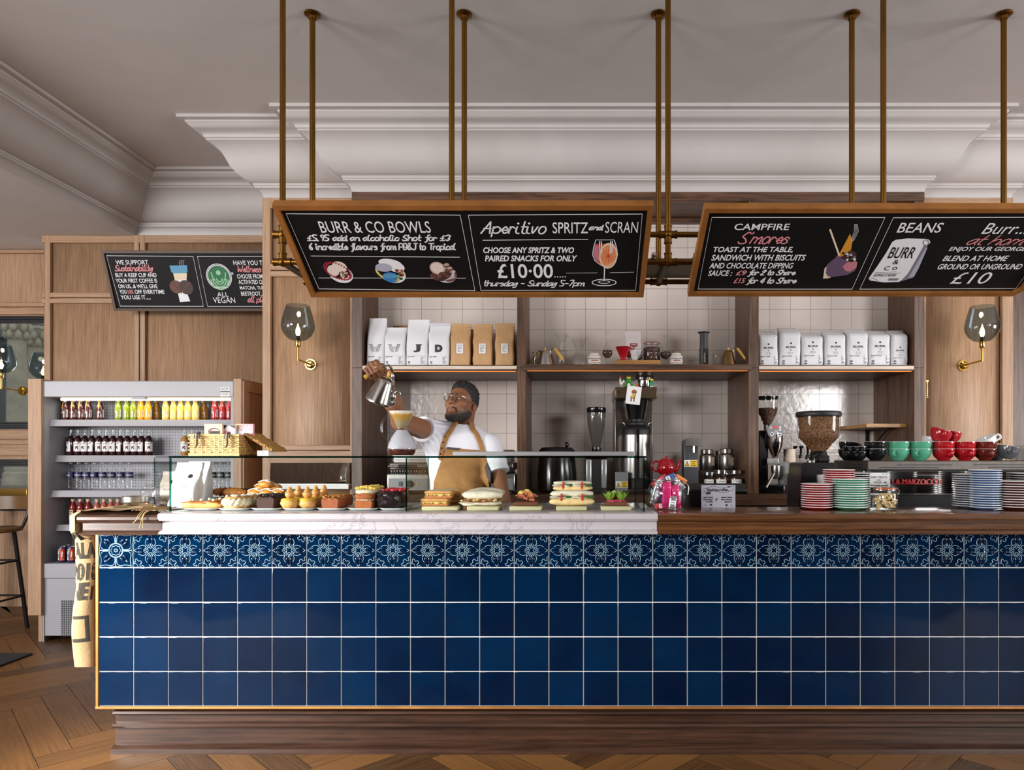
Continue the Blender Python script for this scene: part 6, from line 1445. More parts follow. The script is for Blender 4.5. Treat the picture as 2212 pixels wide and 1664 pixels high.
def plate(px0, px1, label, Y0=2.995, d=.19):
    x0, x1 = PX(px0,Y0), PX(px1,Y0); r = thing('serving_plate', label, 'plate', ((x0+x1)/2,Y0+d/2,PZ0), 'white plates in the glass case')
    m = M(); cxx, cyy = (x0+x1)/2, Y0+d/2
    def ring(s, z): 
        a, b_ = (x1-x0)/2*s, d/2*s; out = []
        for i in range(32):
            t_ = 2*PI*i/32; c, q = math.cos(t_), math.sin(t_); out.append((cxx+a*math.copysign(abs(c)**.4,c), cyy+b_*math.copysign(abs(q)**.4,q), PZ0+z))
        return out
    L = [ring(.75,0), ring(.9,.004), ring(1,.010), ring(.99,.0115), ring(.88,.007), ring(.78,.0055)]; vs = sum(L, [])
    fs = [(j*32+i, j*32+(i+1)%32, (j+1)*32+(i+1)%32, (j+1)*32+i) for j in range(5) for i in range(32)] + [list(range(32))[::-1], [5*32+i for i in range(32)]]
    m.add(vs, fs).build('dish', 'plate white', r); return cxx
PTOP = PZ0+.0075
plate(388,462,'white plate under the caramel eclairs'); plate(464,533,'white plate under the cream-filled choux ring'); plate(536,601,'white plate under the dark chocolate loaf'); plate(604,674,'white plate under the yellow-topped choux buns'); plate(679,742,'white plate under the walnut loaf'); plate(746,813,'white plate under the iced carrot cake'); plate(816,874,'white plate under the chocolate cake with red sprinkles')
# eclairs
def eclair(px0, px1, Y, z, label, rz=0):
    x0, x1 = PX(px0,Y), PX(px1,Y); L = x1-x0; r = thing('eclair', label, 'eclair', ((x0+x1)/2,Y,z), 'caramel eclairs')
    m = M(); lump(m, ((x0+x1)/2,Y,z+.015), (L/2,.021,.0155), .05, 4, 1, 28, 12, sq=3.2); m.build('choux', 'choux', r)
    g = M(); lump(g, ((x0+x1)/2,Y,z+.026), (L/2*.97,.019,.0085), .05, 4, 2, 28, 10, sq=3.2); g.build('glaze', 'eclair glaze', r)
    n = M()
    for f in (.22,.5,.8): lump(n, (x0+L*f,Y-.004,z+.038), (.008,.006,.006), .15, 6, int(f*100), 8, 6)
    n.build('hazelnuts', 'nut pale', r); r.rotation_euler = (0,0,rz); return r
eclair(393,479,3.045,PTOP,'caramel eclair at the front of the case, nearest the white bags'); eclair(440,512,3.125,PTOP,'caramel eclair lying behind the front eclair',.35)
# choux rings
def paris(px, Y, z, label):
    x = PX(px,Y); r = thing('cream_choux_ring', label, 'pastry', (x,Y,z), 'cream-filled choux rings')
    lump(M(), (x,Y,z+.010), (.052,.050,.012), .06, 5, 3, 28, 8, sq=2.5).build('base', 'choux', r)
    c = M()
    for k in range(14):
        a = 2*PI*k/14; p0 = Vector((x+.043*math.cos(a), Y+.043*math.sin(a), z+.016)); p1 = Vector((x+.052*math.cos(a+.32), Y+.052*math.sin(a+.32), z+.028)); p2 = Vector((x+.043*math.cos(a+.55), Y+.043*math.sin(a+.55), z+.041))
        c.tube(cr([p0,p1,p2],4), [.009,.010,.0105,.011,.0115,.011,.0105,.010,.009], 8)
    c.build('cream', 'cream', r)
    lump(M(), (x,Y,z+.046), (.049,.048,.012), .07, 6, 5, 28, 8).build('top', 'choux', r)
    s = M(); crumbs(s, x-.03,x+.03,Y-.035,Y+.03,lambda a,b_: z+.055, 26, .006, 3); s.build('sugar', 'sugar', r)
paris(511,3.05,PTOP,'cream-filled choux ring dusted with sugar, at the front of its plate'); paris(545,3.135,PTOP,'cream-filled choux ring half hidden behind the front one')
# loaves
def loaf(px0, px1, y0, y1, z, h, label, body, side, top, topm, seed, taper=.9):
    x0, x1 = PX(px0,y0), PX(px1,y0); r = thing('loaf_cake', label, 'cake', ((x0+x1)/2,(y0+y1)/2,z), 'loaf cakes')
    def sh(u, v): return None
    m = M(); cxx = (x0+x1)/2; w = (x1-x0)/2; R = random.Random(seed)
    n, k = 24, 10; vs = []
    for j in range(k+1):
        y = y0+(y1-y0)*j/k; e = .97 if j in (0,k) else 1
        for i in range(n):
            t_ = 2*PI*i/n; c, q = math.cos(t_), math.sin(t_); zz_ = math.copysign(abs(q)**.3,q)*h/2*e
            vs.append((cxx+math.copysign(abs(c)**.3,c)*w*e*(taper+(1-taper)*(zz_/h+.5))+R.uniform(-.0008,.0008), y+R.uniform(-.0008,.0008), z+h/2+zz_+(.004*math.cos(c*1.4) if q > .3 else 0)))
    m.add(vs, [(j*n+i, j*n+(i+1)%n, (j+1)*n+(i+1)%n, (j+1)*n+i) for j in range(k) for i in range(n)]+[list(range(n)), [k*n+i for i in range(n)][::-1]]); m.build('sponge', body, r, smooth=1.0)
    t2 = M(); top(t2, x0, x1, y0, y1, z+h); t2.build('topping', topm, r); return r
loaf(553,592,3.04,3.22,PTOP,.046,'dark chocolate loaf cake with crumbled chocolate on top','choc cake','',lambda m,x0,x1,y0,y1,z:(lump(m,((x0+x1)/2,(y0+y1)/2,z+.002),((x1-x0)/2*.95,(y1-y0)/2*.97,.008),.1,8,2,24,8,sq=4), crumbs(m,x0+.004,x1-.004,y0+.005,y1-.01,lambda a,b_:z+.009,60,.0075,4)),['choc crumb'],11)
loaf(693,731,3.03,3.24,PTOP,.043,'walnut loaf cake with chopped nuts on top','loaf brown','',lambda m,x0,x1,y0,y1,z:(lump(m,((x0+x1)/2,(y0+y1)/2,z),((x1-x0)/2*.95,(y1-y0)/2*.97,.006),.1,8,2,24,8,sq=4), crumbs(m,x0+.004,x1-.004,y0+.005,y1-.01,lambda a,b_:z+.006,70,.008,6)),['walnut'],12)
r = loaf(764,804,3.03,3.22,PTOP,.034,'iced carrot cake in two layers with yellow crumbs on top','carrot cake','',lambda m,x0,x1,y0,y1,z:lump(m,((x0+x1)/2,(y0+y1)/2,z+.003),((x1-x0)/2*1.0,(y1-y0)/2*.99,.006),.04,5,2,28,8,sq=4.5),['icing'],13)
x0, x1 = PX(763,3.03), PX(806,3.03); zt = PTOP+.040
lump(M(), ((x0+x1)/2,3.125,zt+.014), ((x1-x0)/2*1.04,.094,.016), .03, 5, 4, 28, 10, sq=4.5).build('upper_sponge', 'carrot cake', r)
lump(M(), ((x0+x1)/2,3.125,zt+.034), ((x1-x0)/2*1.06,.094,.011), .06, 6, 7, 28, 10, sq=4).build('icing', 'icing', r)
m = M(); crumbs(m, x0,x1,3.04,3.21,lambda a,b_: zt+.045+.006*math.cos((a-(x0+x1)/2)*30), 150, .0075, 8); m.build('crumb_topping', 'yellow crumb', r)
r = thing('chocolate_cake', 'glossy dark chocolate loaf cake covered in red sprinkles', 'cake', (PX(847,3.08),3.12,PTOP))
lump(M(), (PX(846,3.1),3.125,PTOP+.040), (.062,.096,.041), .035, 9, 5, 40, 24, sq=3.4).build('ganache', 'ganache', r)
m = M(); crumbs(m, PX(826,3.05),PX(868,3.05),3.05,3.2,lambda a,b_: PTOP+.0795, 130, .0065, 9); m.build('sprinkles', 'red sprinkle', r)
# choux buns with yellow discs
def choux(px, Y, z, label, s=1.0):
    x = PX(px,Y); r = thing('choux_bun', label, 'pastry', (x,Y,z), 'choux buns with a yellow disc')
    lump(M(), (x,Y,z+.025*s), (.040*s,.039*s,.026*s), .05, 7, int(px), 24, 14, sq=2.5).build('bun', 'choux', r)
    M().lathe([(0,.0515*s),(.030*s,.050*s),(.0385*s,.045*s),(.040*s,.040*s),(.036*s,.041*s),(0,.046*s)], (x,Y,z), 28).build('disc', 'lemon disc', r)
    lump(M(), (x,Y,z+.067*s), (.023*s,.023*s,.019*s), .07, 6, int(px)+1, 18, 10).build('small_choux', 'caramel choux', r)
    c = M()
    for k in range(7):
        a = 2*PI*k/7; c.tube([(x+.009*math.cos(a),Y+.009*math.sin(a),z+.082*s),(x+.006*math.cos(a+.5),Y+.006*math.sin(a+.5),z+.092*s),(x+.001,Y,z+.102*s)], [.005,.0045,.002], 6)
    c.build('piped_swirl', 'caramel choux', r); k_ = M().ext([(x-.006,Y-.004,z+.090*s),(x+.008,Y-.002,z+.092*s),(x+.006,Y-.001,z+.106*s),(x-.005,Y-.003,z+.104*s)], (0,.003,0)); k_.build('nougat_chip', 'walnut', r)
for px, Y, lb in ((626,3.04,'yellow-topped choux bun at the front, next to the chocolate loaf'),(664,3.06,'yellow-topped choux bun second from the front, next to the walnut loaf'),(645,3.135,'yellow-topped choux bun in the middle, behind the two front ones'),(682,3.15,'yellow-topped choux bun behind, second from the walnut loaf end'),(700,3.235,'yellow-topped choux bun farthest back, behind the walnut loaf')): choux(px,Y,PTOP if Y<3.18 else PTOP,lb,.93)
# back row on a riser
r = thing('riser', 'dark low riser carrying the croissants and iced buns', 'stand', (PX(545,3.3),3.34,PZ0)); M().box(PX(474,3.26),PX(640,3.26),3.26,3.40,PZ0,PZ0+.045,.004).build('block', 'dark pastry' if False else 'oak dark flat', r)
RT = PZ0+.0455
def croissant(px, Y, z, rz, mt, label, s=1.0):
    x = PX(px,Y); r = thing('croissant', label, 'croissant', (x,Y,z), 'croissants')
    pts = [(x+.062*s*math.sin(a*1.15), Y+.03*s*(1-math.cos(a*1.15)), z+.019*s) for a in [(-1+2*i/26) for i in range(27)]]
    rs = [s*(.0055+.0165*math.cos((-1+2*i/26)*1.42)**.8)*(1+.10*(1 if i % 4 < 2 else -1)) for i in range(27)]
    M().tube(pts, rs, 14).build('crust', mt, r, smooth=1.2); r.rotation_euler = (0,0,rz)
for a in ((482,3.205,PZ0,.3,'croissant','croissant low beside the white bags, behind the eclairs'),(505,3.30,RT,-.2,'croissant','croissant on the riser, nearest the white bags'),(532,3.235,PZ0,.1,'croissant','croissant in front of the riser, behind the choux rings'),(488,3.37,RT,.5,'croissant dark','dark croissant at the back of the riser end')): croissant(*a)
def bun(px, Y, z, label, mt='bun glaze'):
    x = PX(px,Y); r = thing('iced_bun', label, 'bun', (x,Y,z), 'glazed buns with icing stripes')
    lump(M(), (x,Y,z+.018), (.036,.030,.019), .04, 5, int(px*3), 20, 12, sq=2.4).build('bun', mt, r)
    s = M(); 
    for k in (-1, 1): s.tube(cr([(x-.026,Y-.014+.012*k,z+.029),(x,Y-.010+.012*k,z+.0385),(x+.027,Y-.006+.012*k,z+.029)],5), .0028, 6)
    s.build('icing_stripes', 'sugar', r)
for px, Y, z, lb in ((552,3.285,RT,'glazed bun with icing stripes at the riser front, nearest the croissants'),(578,3.285,RT,'glazed bun with icing stripes in the middle of the riser front'),(604,3.285,RT,'glazed bun with icing stripes at the riser front, behind the choux buns'),(566,3.345,RT+.022,'striped glazed bun raised in the second row, nearer the croissants'),(592,3.345,RT+.022,'striped glazed bun raised in the second row, nearer the choux buns'),(575,3.315,RT+.040,'striped glazed bun topmost of the pile')): bun(px,Y,z,lb)
for px, Y, z, lb in ((528,3.33,RT,'dark chocolate pastry on the riser beside the striped buns'),(622,3.30,PZ0,'dark chocolate pastry low behind the chocolate loaf')):
    x = PX(px,Y); r = thing('chocolate_pastry', lb, 'pastry', (x,Y,z), 'dark chocolate pastries'); lump(M(), (x,Y,z+.017), (.042,.032,.017), .1, 7, int(px), 20, 10, sq=2.8).build('pastry', 'dark pastry', r); m = M(); crumbs(m,x-.03,x+.03,Y-.022,Y+.02,lambda a,b_:z+.031,24,.006,5); m.build('chocolate_flakes','choc crumb',r)
# boards and sandwiches
def board(px0, px1, label, Y0=3.0, d=.15, h=.020):
    x0, x1 = PX(px0,Y0), PX(px1,Y0); return solo('serving_board', M().box(x0,x1,Y0,Y0+d,PZ0,PZ0+h,.006), 'board pale', label, 'board', 'pale wooden boards in the glass case')
BT = PZ0+.0206
board(910,989,'pale wooden board under the toast sandwiches'); board(1008,1077,'pale wooden board under the flatbread sandwiches'); board(1100,1170,'pale wooden board under the prawn toast'); board(1201,1268,'pale wooden board under the baguettes'); board(1298,1364,'pale wooden board under the lettuce toast')
def toastie(px0, px1, Y, z, label, rz=0.0):
    x0, x1 = PX(px0,Y), PX(px1,Y); w = (x1-x0)/2; r = thing('toast_sandwich', label, 'sandwich', ((x0+x1)/2,Y,z), 'toast sandwiches')
    for k, zz_ in enumerate((0,.019)):
        s = M(); s.box((x0+x1)/2-w,(x0+x1)/2+w,Y-.045,Y+.045,z+zz_,z+zz_+.0135,.005,3); b_ = s.build('bread_slice', 'toast crust' if k == 0 else 'toast', r)
        M().box((x0+x1)/2-w*.9,(x0+x1)/2+w*.9,Y-.040,Y+.040,z+zz_+.0130,z+zz_+.0141,.0004,1).build('crumb_face', 'bread white', b_)
    f = M().box((x0+x1)/2-w*.93,(x0+x1)/2+w*.93,Y-.043,Y+.043,z+.0142,z+.0188); f.ext([((x0+x1)/2-.01,Y-.0455,z+.019),((x0+x1)/2+.02,Y-.0455,z+.019),((x0+x1)/2+.012,Y-.047,z+.007)],(0,.002,0)); crumbs(f,(x0+x1)/2-w*.85,(x0+x1)/2+w*.85,Y-.047,Y-.040,lambda a,b_:z+.0135,20,.0045,3); f.build('filling', 'cheese', r); r.rotation_euler = (0,0,rz)
toastie(913,971,3.05,BT,'toast sandwich at the bottom front of the stack'); toastie(921,979,3.055,BT+.0338,'toast sandwich on top of the front stack'); toastie(944,1000,3.155,BT-.0+.0,'toast sandwich low behind the front stack',.1); toastie(940,994,3.155,BT+.0338,'toast sandwich on top of the rear stack',.1)
def flat(px0, px1, Y, z, label, seed):
    x0, x1 = PX(px0,Y), PX(px1,Y); c = (x0+x1)/2; w = (x1-x0)/2; r = thing('flatbread_sandwich', label, 'sandwich', (c,Y,z), 'floury flatbread sandwiches')
    lump(M(), (c-.004,Y,z+.010), (w,.06,.011), .05, 5, seed, 32, 10, sq=3).build('lower_bread', 'bread floury', r)
    f = M(); lump(f, (c,Y-.006,z+.024), (w*.86,.058,.009), .12, 9, seed+1, 28, 8, sq=3); crumbs(f, c-w*.85,c+w*.8,Y-.066,Y-.035,lambda a,b_:z+.023,70,.0075,seed,[0,0,1,2]); f.build('filling', ['filling brown','slaw','cheese'], r)
    lump(M(), (c+.006,Y+.003,z+.047), (w*.97,.062,.022), .05, 4, seed+2, 36, 14, sq=2.7).build('upper_bread', 'bread floury', r)
flat(995,1085,3.06,BT,'floury flatbread sandwich at the front of its board',31); flat(1008,1088,3.186,BT+.004,'floury flatbread sandwich behind the front one',35)
r = thing('prawn_toast', 'open rye toast heaped with prawns and lemon', 'sandwich', (PX(1137,3.07),3.07,BT)); x0, x1 = PX(1110,3.03), PX(1162,3.03)
M().box(x0,x1,3.03,3.125,BT,BT+.016,.004).build('rye_slice', 'rye', r)
f = M(); R = random.Random(6)
for k in range(34):
    x = R.uniform(x0+.012,x1-.012); h = .012+.030*max(0,1-abs((x-(x0+x1)/2)/((x1-x0)/2))**1.5); y = R.uniform(3.035,3.11); z = BT+.018+R.random()*h
    f.tube([(x+.009*math.cos(a)*1, y+.003*math.sin(a*2), z+.006*math.sin(a)) for a in [q*.55 for q in range(6)]], [.002,.0042,.0046,.0042,.003,.0015], 6)
f.build('prawns', 'prawn', r)
f = M(); 
for x, y, z, a in ((-.02,3.05,.052,.4),(.012,3.045,.048,-.5),(.0,3.09,.056,.1)): f.ext([((x0+x1)/2+x+.017*math.cos(q*PI/6+a),y,BT+z+.013*math.sin(q*PI/6+a)) for q in range(7)],(0,.006,.002))
f.build('lemon_wedges', 'lemon', r)
def bag_(px0, px1, Y, z, label, seed, s=1.0):
    x0, x1 = PX(px0,Y), PX(px1,Y); c = (x0+x1)/2; w = (x1-x0)/2; r = thing('baguette_sandwich', label, 'sandwich', (c,Y,z), 'filled baguettes')
    lump(M(), (c,Y,z+.020*s), (w,.040,.021*s), .03, 4, seed, 36, 14, sq=2.8).build('lower_crust', 'baguette', r)
    f = M(); R = random.Random(seed)
    for k in range(6):
        x = x0+w*.22+k*w*.31; f.mat = k % 3; 
        if f.mat == 1: f.tube([(x,Y-.040,z+.044*s),(x,Y+.02,z+.046*s)], [.017,.017], 14, flat=.28)
        else: lump(f, (x,Y-.028,z+.045*s), (.020,.018,.006), .2, 6, seed+k, 12, 6)
    f.mat = 0; lump(f, (c,Y-.004,z+.041*s), (w*.93,.036,.006), .1, 8, seed, 24, 6, sq=3); f.build('filling', ['mozzarella','tomato','basil'], r)
    lump(M(), (c,Y+.008,z+.062*s), (w*.97,.036,.018*s), .04, 4, seed+3, 36, 14, sq=2.6).build('upper_crust', 'bread floury', r)
bag_(1187,1284,3.06,BT,'filled baguette with tomato and basil, lower at the front',41,.85); bag_(1194,1280,3.105,BT+.064,'filled baguette with tomato and basil lying on top of the other',47,.55)
r = thing('lettuce_toast', 'open rye toast with pink beetroot spread and frilly lettuce', 'sandwich', (PX(1330,3.07),3.07,BT)); x0, x1 = PX(1308,3.03), PX(1355,3.03)
M().box(x0,x1,3.03,3.12,BT,BT+.018,.004).build('rye_slice', 'rye', r); lump(M(), ((x0+x1)/2,3.072,BT+.020), ((x1-x0)/2*.9,.042,.006), .1, 8, 3, 24, 8, sq=3).build('beetroot_spread', 'beet', r)
for k, (dx, dy, sc, mt) in enumerate(((-.028,.0,1.0,'lettuce'),(.024,.0,1.0,'lettuce'),(-.004,.03,1.1,'lettuce pale'))):
    def leaf(u, v):
        a = u*2*PI; rr = (.006+.026*v)*sc; return Vector(((x0+x1)/2+dx+rr*math.cos(a)*(1+.18*math.sin(a*7)*v), 3.065+dy+rr*math.sin(a)*(1+.18*math.sin(a*7+1)*v), BT+.022+.034*sc*v**1.3+.006*math.sin(a*9)*v))
    M().grid(leaf, 72, 8, True).build('lettuce_leaf', mt, r, smooth=1.2, recalc=False)
# ================================================================== ON THE BACK COUNTER
def label_sheet(x, y, z): return Sheet((x,y,z), (1,0,0), (0,0,1), .0008)
mat('caution yellow', (226,186,30), 0.5)
def caution(par, x0, x1, z0, z1, y):
    S = Sheet((x0,y,z0),(1,0,0),(0,0,1),.0006); w = x1-x0; h = z1-z0
    S.rect(0,w,0,h,0); S.lift = .0012; S.poly([(w*.04,h*.1),(w*.40,h*.1),(w*.22,h*.9)],1); S.poly([(w*.09,h*.17),(w*.35,h*.17),(w*.22,h*.75)],2,1.4); S.line([(w*.22,h*.55),(w*.22,h*.36)],h*.07,1,k=1.8); S.disc((w*.22,h*.26),h*.045,1,1.8)
    S.rect(w*.45,w*.98,h*.04,h*.96,2); S.lift = .0018
    for k, wd in enumerate(('Caution','Hot','Water')): S.text(wd,w*(.50 if k != 1 else .62),w*(.93 if k != 1 else .80),h*(.70-.28*k),h*(.88-.28*k),.02,mat=1)
    S.build('caution_label', ['white paper','ink','caution yellow'], par)
def grill(px0, px1, Y, label):
    x0, x1 = PX(px0,Y), PX(px1,Y); r = thing('contact_grill', label, 'grill', ((x0+x1)/2,Y+.2,BZ), 'ribbed contact grills'); w = x1-x0
    for a in (x0+.02,x1-.05): M().cyl((a+.015,Y+.06,BZ),(a+.015,Y+.06,BZ+.021),.015,n=12).build('foot', 'black matt', r)
    M().box(x0,x1,Y,Y+.36,BZ+.02,BZ+.135,.006).build('body', 'steel', r)
    M().box(x0+.012,x1-.012,Y-.003,Y,BZ+.03,BZ+.105).build('control_panel', 'grey mid', r)
    k = M(); k.tube([(x0+w*.50,Y-.003,BZ+.068),(x0+w*.50,Y-.012,BZ+.068)],.024,20).tube([(x0+w*.50,Y-.012,BZ+.068),(x0+w*.50,Y-.028,BZ+.068)],[.017,.015],20); k.build('dial', 'black matt', r)
    M().box(x0+w*.26,x0+w*.34,Y-.008,Y-.003,BZ+.052,BZ+.084,.002).build('switch', 'grey dark', r); M().ell((x0+w*.68,Y-.004,BZ+.068),(.007,.005,.007),12,8).build('lamp', 'caution yellow', r)
    p_ = M()
    for q in range(18): p_.box(x0+.02+q*(w-.04)/18,x0+.02+(q+.55)*(w-.04)/18,Y+.02,Y+.34,BZ+.135,BZ+.147)
    p_.build('lower_plate', 'black metal', r)
    t_ = M().box(x0+.01,x1-.01,Y+.015,Y+.345,BZ+.158,BZ+.215,.012)
    for q in range(14): t_.box(x0+.02+q*(w-.04)/14,x0+.02+(q+.55)*(w-.04)/14,Y+.02,Y+.34,BZ+.150,BZ+.160)
    t_.build('upper_plate', 'steel dark', r)
    v = M()
    for q in range(7): v.box(x0+.02,x1-.02,Y+.05+.0*q,Y+.33,BZ+.222+q*.0115,BZ+.2275+q*.0115,.002,1)
    v.box(x0+.03,x1-.03,Y+.06,Y+.32,BZ+.215,BZ+.30).build('vented_cover', 'steel', r)
    h_ = M().tube([(x0+.02,Y-.05,BZ+.187),(x1-.02,Y-.05,BZ+.187)],.008,12); h_.tube([(x0+.03,Y-.05,BZ+.187),(x0+.03,Y+.03,BZ+.187)],.006,8).tube([(x1-.03,Y-.05,BZ+.187),(x1-.03,Y+.03,BZ+.187)],.006,8); g = h_.build('handle', 'chrome', r); M().tube([(x0+w*.3,Y-.05,BZ+.187),(x0+w*.7,Y-.05,BZ+.187)],.013,14).build('sleeve', 'black matt', g)
grill(836,934,4.62,'steel contact grill behind the raised arm of the barista'); grill(1030,1112,4.62,'steel contact grill by the middle oak post')
r = thing('soup_kettle', 'round black soup kettle with a lid beside the bean grinder', 'soup kettle', (PX(1203,4.82),4.82,BZ)); c = (PX(1203,4.82),4.82,BZ)
M().lathe([(0,.0),(.115,0),(.135,.02),(.138,.12),(.128,.24),(.122,.27),(.128,.275)], c, 40).build('body', 'black gloss', r); M().lathe([(.137,.276),(.136,.283),(.112,.312),(.105,.317),(0,.322)], c, 40).build('lid', 'black matt', r); M().ell((c[0]+.07,4.80,BZ+.335),(.014,.014,.022),12,8).build('lid_knob', 'black gloss', r); M().tube([(c[0],c[1]-.139,BZ+.06),(c[0],c[1]-.152,BZ+.06)],.018,16).build('dial', 'grey dark', r)
# doser grinder with a smoked hopper
Y = 4.80; r = thing('bean_grinder', 'silver and black grinder with an empty smoked hopper', 'grinder', (PX(1288,Y),Y,BZ)); cx0 = PX(1288,Y); c = (cx0,Y,BZ)
M().box(cx0-.072,cx0+.072,Y-.06,Y+.09,BZ,BZ+.03,.008).build('base', 'black matt', r)
for s in (-1,1): M().box(cx0+s*.053-.019,cx0+s*.053+.019,Y-.05,Y+.08,BZ+.03,BZ+.235,.008).build('side_post', 'aluminium', r)
M().box(cx0-.034,cx0+.034,Y-.04,Y+.07,BZ+.03,BZ+.235).build('housing', 'black matt', r); M().cyl((cx0,Y-.047,BZ+.11),(cx0,Y-.035,BZ+.11),.007,n=12).build('button', 'chrome', r)
M().box(cx0-.074,cx0+.074,Y-.056,Y+.085,BZ+.235,BZ+.272,.012).lathe([(.04,.272),(.032,.285),(.032,.318),(.026,.32)], c, 24).build('collar', 'black gloss', r)
M().ell((cx0,Y-.06,BZ+.262),(.014,.012,.018),12,8).build('spout', 'black gloss', r)
M().lathe([(.026,.318),(.033,.345),(.050,.42),(.062,.49),(.0655,.545),(.0655,.562)], c, 36).build('hopper', 'plastic smoke', r, recalc=False); M().lathe([(.066,.562),(.0685,.566),(.0685,.592),(.064,.597),(0,.598)], c, 36).build('lid', 'black gloss', r)
# batch brewer
Y = 4.84; r = thing('filter_brewer', 'tall steel filter coffee brewer with a thermos server under the oak shelf', 'coffee brewer', (PX(1372,Y),Y,BZ))
xl, xr = PX(1329,Y), PX(1412,Y)
M().box(xl,xr,Y+.06,Y+.34,BZ+.03,PZ(858,Y),.006).build('column', 'steel dark', r); M().box(xl,xr,Y-.16,Y+.34,BZ,BZ+.032,.006).build('base', 'steel dark', r)
mat('brewer bronze', (104,88,68), 0.35, 0.8)
h = M().box(PX(1329,4.70),PX(1420,4.70),4.70,5.15,PZ(861,4.70),PZ(836,4.70),.008)
for q in range(44): xx = PX(1329,4.70)+.006+q*.0064; h.box(xx,xx+.0034,4.6975,4.702,PZ(858,4.70),PZ(839,4.70))
hd_ = h.build('head', 'brewer bronze', r); M().tube([(PX(1335,4.70),4.697,PZ(848,4.70)),(PX(1335,4.70),4.688,PZ(848,4.70))],.009,14).build('switch', 'chrome', hd_)
cb_ = (PX(1374,4.86),4.86,0); z0 = PZ(905,4.8); z1 = PZ(863,4.8)
M().lathe([(0,z0),(.062,z0),(.084,z1-.012),(.088,z1),(0,z1)], cb_, 36).build('filter_basket', 'black gloss', r)
M().lathe([(.050,PZ(835,4.9)),(.052,PZ(833,4.9)),(.052,PZ(820,4.9)),(.07,PZ(819,4.9)),(.07,PZ(814,4.9)),(0,PZ(814,4.9))], (PX(1392,4.98),4.98,0), 32).build('boiler', 'chrome', r)
zs = lambda py: PZ(py,4.8)-BZ; cs_ = (PX(1374,4.82),4.82,BZ); 
sv = M().lathe([(0,.035),(.095,.035),(.105,.05),(.108,zs(1040)),(.108,zs(938))], cs_, 40).build('server', 'steel', r)
M().lathe([(.109,zs(940)),(.110,zs(930)),(.100,zs(924)),(.070,zs(918)),(.068,zs(914)),(.042,zs(912)),(.046,zs(909)),(.044,zs(906)),(0,zs(905))], cs_, 40).build('lid', 'black matt', sv); M().lathe([(.107,.03),(.111,.034),(.111,.10),(.108,.105)], cs_, 40).build('foot_band', 'black matt', sv)
M().box(cs_[0]-.008,cs_[0]+.012,4.70,4.715,BZ+.09,BZ+zs(928),.004).build('sight_glass', 'black gloss', sv)
for s in (-1,1): M().tube(cr([(cs_[0]+s*.075,4.8,BZ+zs(922)),(cs_[0]+s*.09,4.79,BZ+zs(914)),(cs_[0]+s*.108,4.79,BZ+zs(912))],4),.008,8,flat=.4).build('handle', 'steel', sv)
bx = M().box(PX(1329,4.66),PX(1357,4.66),4.66,4.70,PZ(1061,4.66),PZ(1020,4.66),.004).build('control_box', 'grey mid', r); caution(bx, PX(1330,4.66),PX(1356.5,4.66),PZ(1054,4.66),PZ(1040,4.66),4.6598)
BT_ = PZ(836,4.70)+.0008
# ornaments on the brewer
mat('frog green', (54,140,40), 0.3); mat('gold paint', (222,176,50), 0.3, 0.4); mat('ornament white', (226,220,214), 0.3); mat('comb red', (190,34,44), 0.4); mat('orange toy', (222,100,40), 0.4); mat('grass skirt', (40,150,100), 0.6)
def at(px, Y=4.76): return PX(px,Y), Y
x, y = at(1342); r = thing('rooster_ornament', 'tiny white rooster ornament with a red comb on the coffee brewer', 'ornament', (x,y,BT_))
M().lathe([(.010,0),(.011,.003),(.003,.006),(.0028,.02)],(x,y,BT_),12).ell((x,y,BT_+.03),(.013,.009,.013),12,8).tube(cr([(x-.004,y,BT_+.034),(x-.008,y,BT_+.052),(x-.006,y,BT_+.062)],4),[.007]*3+[.0055]*6,8).tube(cr([(x+.008,y,BT_+.032),(x+.016,y,BT_+.050),(x+.020,y,BT_+.046),(x+.017,y,BT_+.034)],4),.005,8).build('body','ornament white',r); M().ell((x-.006,y,BT_+.071),(.008,.004,.009),10,8).build('comb','comb red',r)
x, y = at(1358); r = thing('frog_ornament', 'small green frog ornament wearing a gold crown on the coffee brewer', 'ornament', (x,y,BT_))
M().ell((x,y,BT_+.022),(.021,.018,.022),16,10).ell((x,y-.004,BT_+.048),(.020,.017,.016),16,10).ell((x-.012,y-.008,BT_+.062),.006,8,6).ell((x+.012,y-.008,BT_+.062),.006,8,6).ell((x-.022,y-.008,BT_+.012),(.009,.014,.012),10,6).ell((x+.024,y-.008,BT_+.012),(.009,.014,.012),10,6).build('body','frog green',r); M().ell((x,y-.012,BT_+.018),(.013,.010,.014),12,8).build('belly','ornament white',r)
cw = M(); cw.lathe([(.012,.062),(.013,.071)],(x,y-.002,BT_),16)
for k in range(6): a = k*PI/3; cw.cyl((x+.0125*math.cos(a),y-.002+.0125*math.sin(a),BT_+.07),(x+.015*math.cos(a),y-.002+.015*math.sin(a),BT_+.081),.0035,.0008,6)
cw.build('crown','gold paint',r)
x, y = at(1376,4.75); r = thing('toy_ornament', 'tiny orange toy beside the frog on the coffee brewer', 'ornament', (x,y,BT_)); M().lathe([(0,0),(.012,0),(.011,.010),(.006,.02),(0,.024)],(x,y,BT_),12).build('body','orange toy',r)
x, y = at(1407); r = thing('dancer_ornament', 'small dancer ornament in a green skirt and yellow top on the brewer', 'ornament', (x,y,BT_))
M().lathe([(0,0),(.020,0),(.020,.004),(0,.004)],(x,y,BT_),16).cyl((x-.004,y,BT_+.004),(x-.004,y,BT_+.02),.003,n=8).cyl((x+.005,y,BT_+.004),(x+.005,y,BT_+.02),.003,n=8).build('legs','ornament white',r); M().lathe([(.016,.014),(.015,.03),(.008,.046),(0,.047)],(x,y,BT_),14).build('skirt','grass skirt',r)
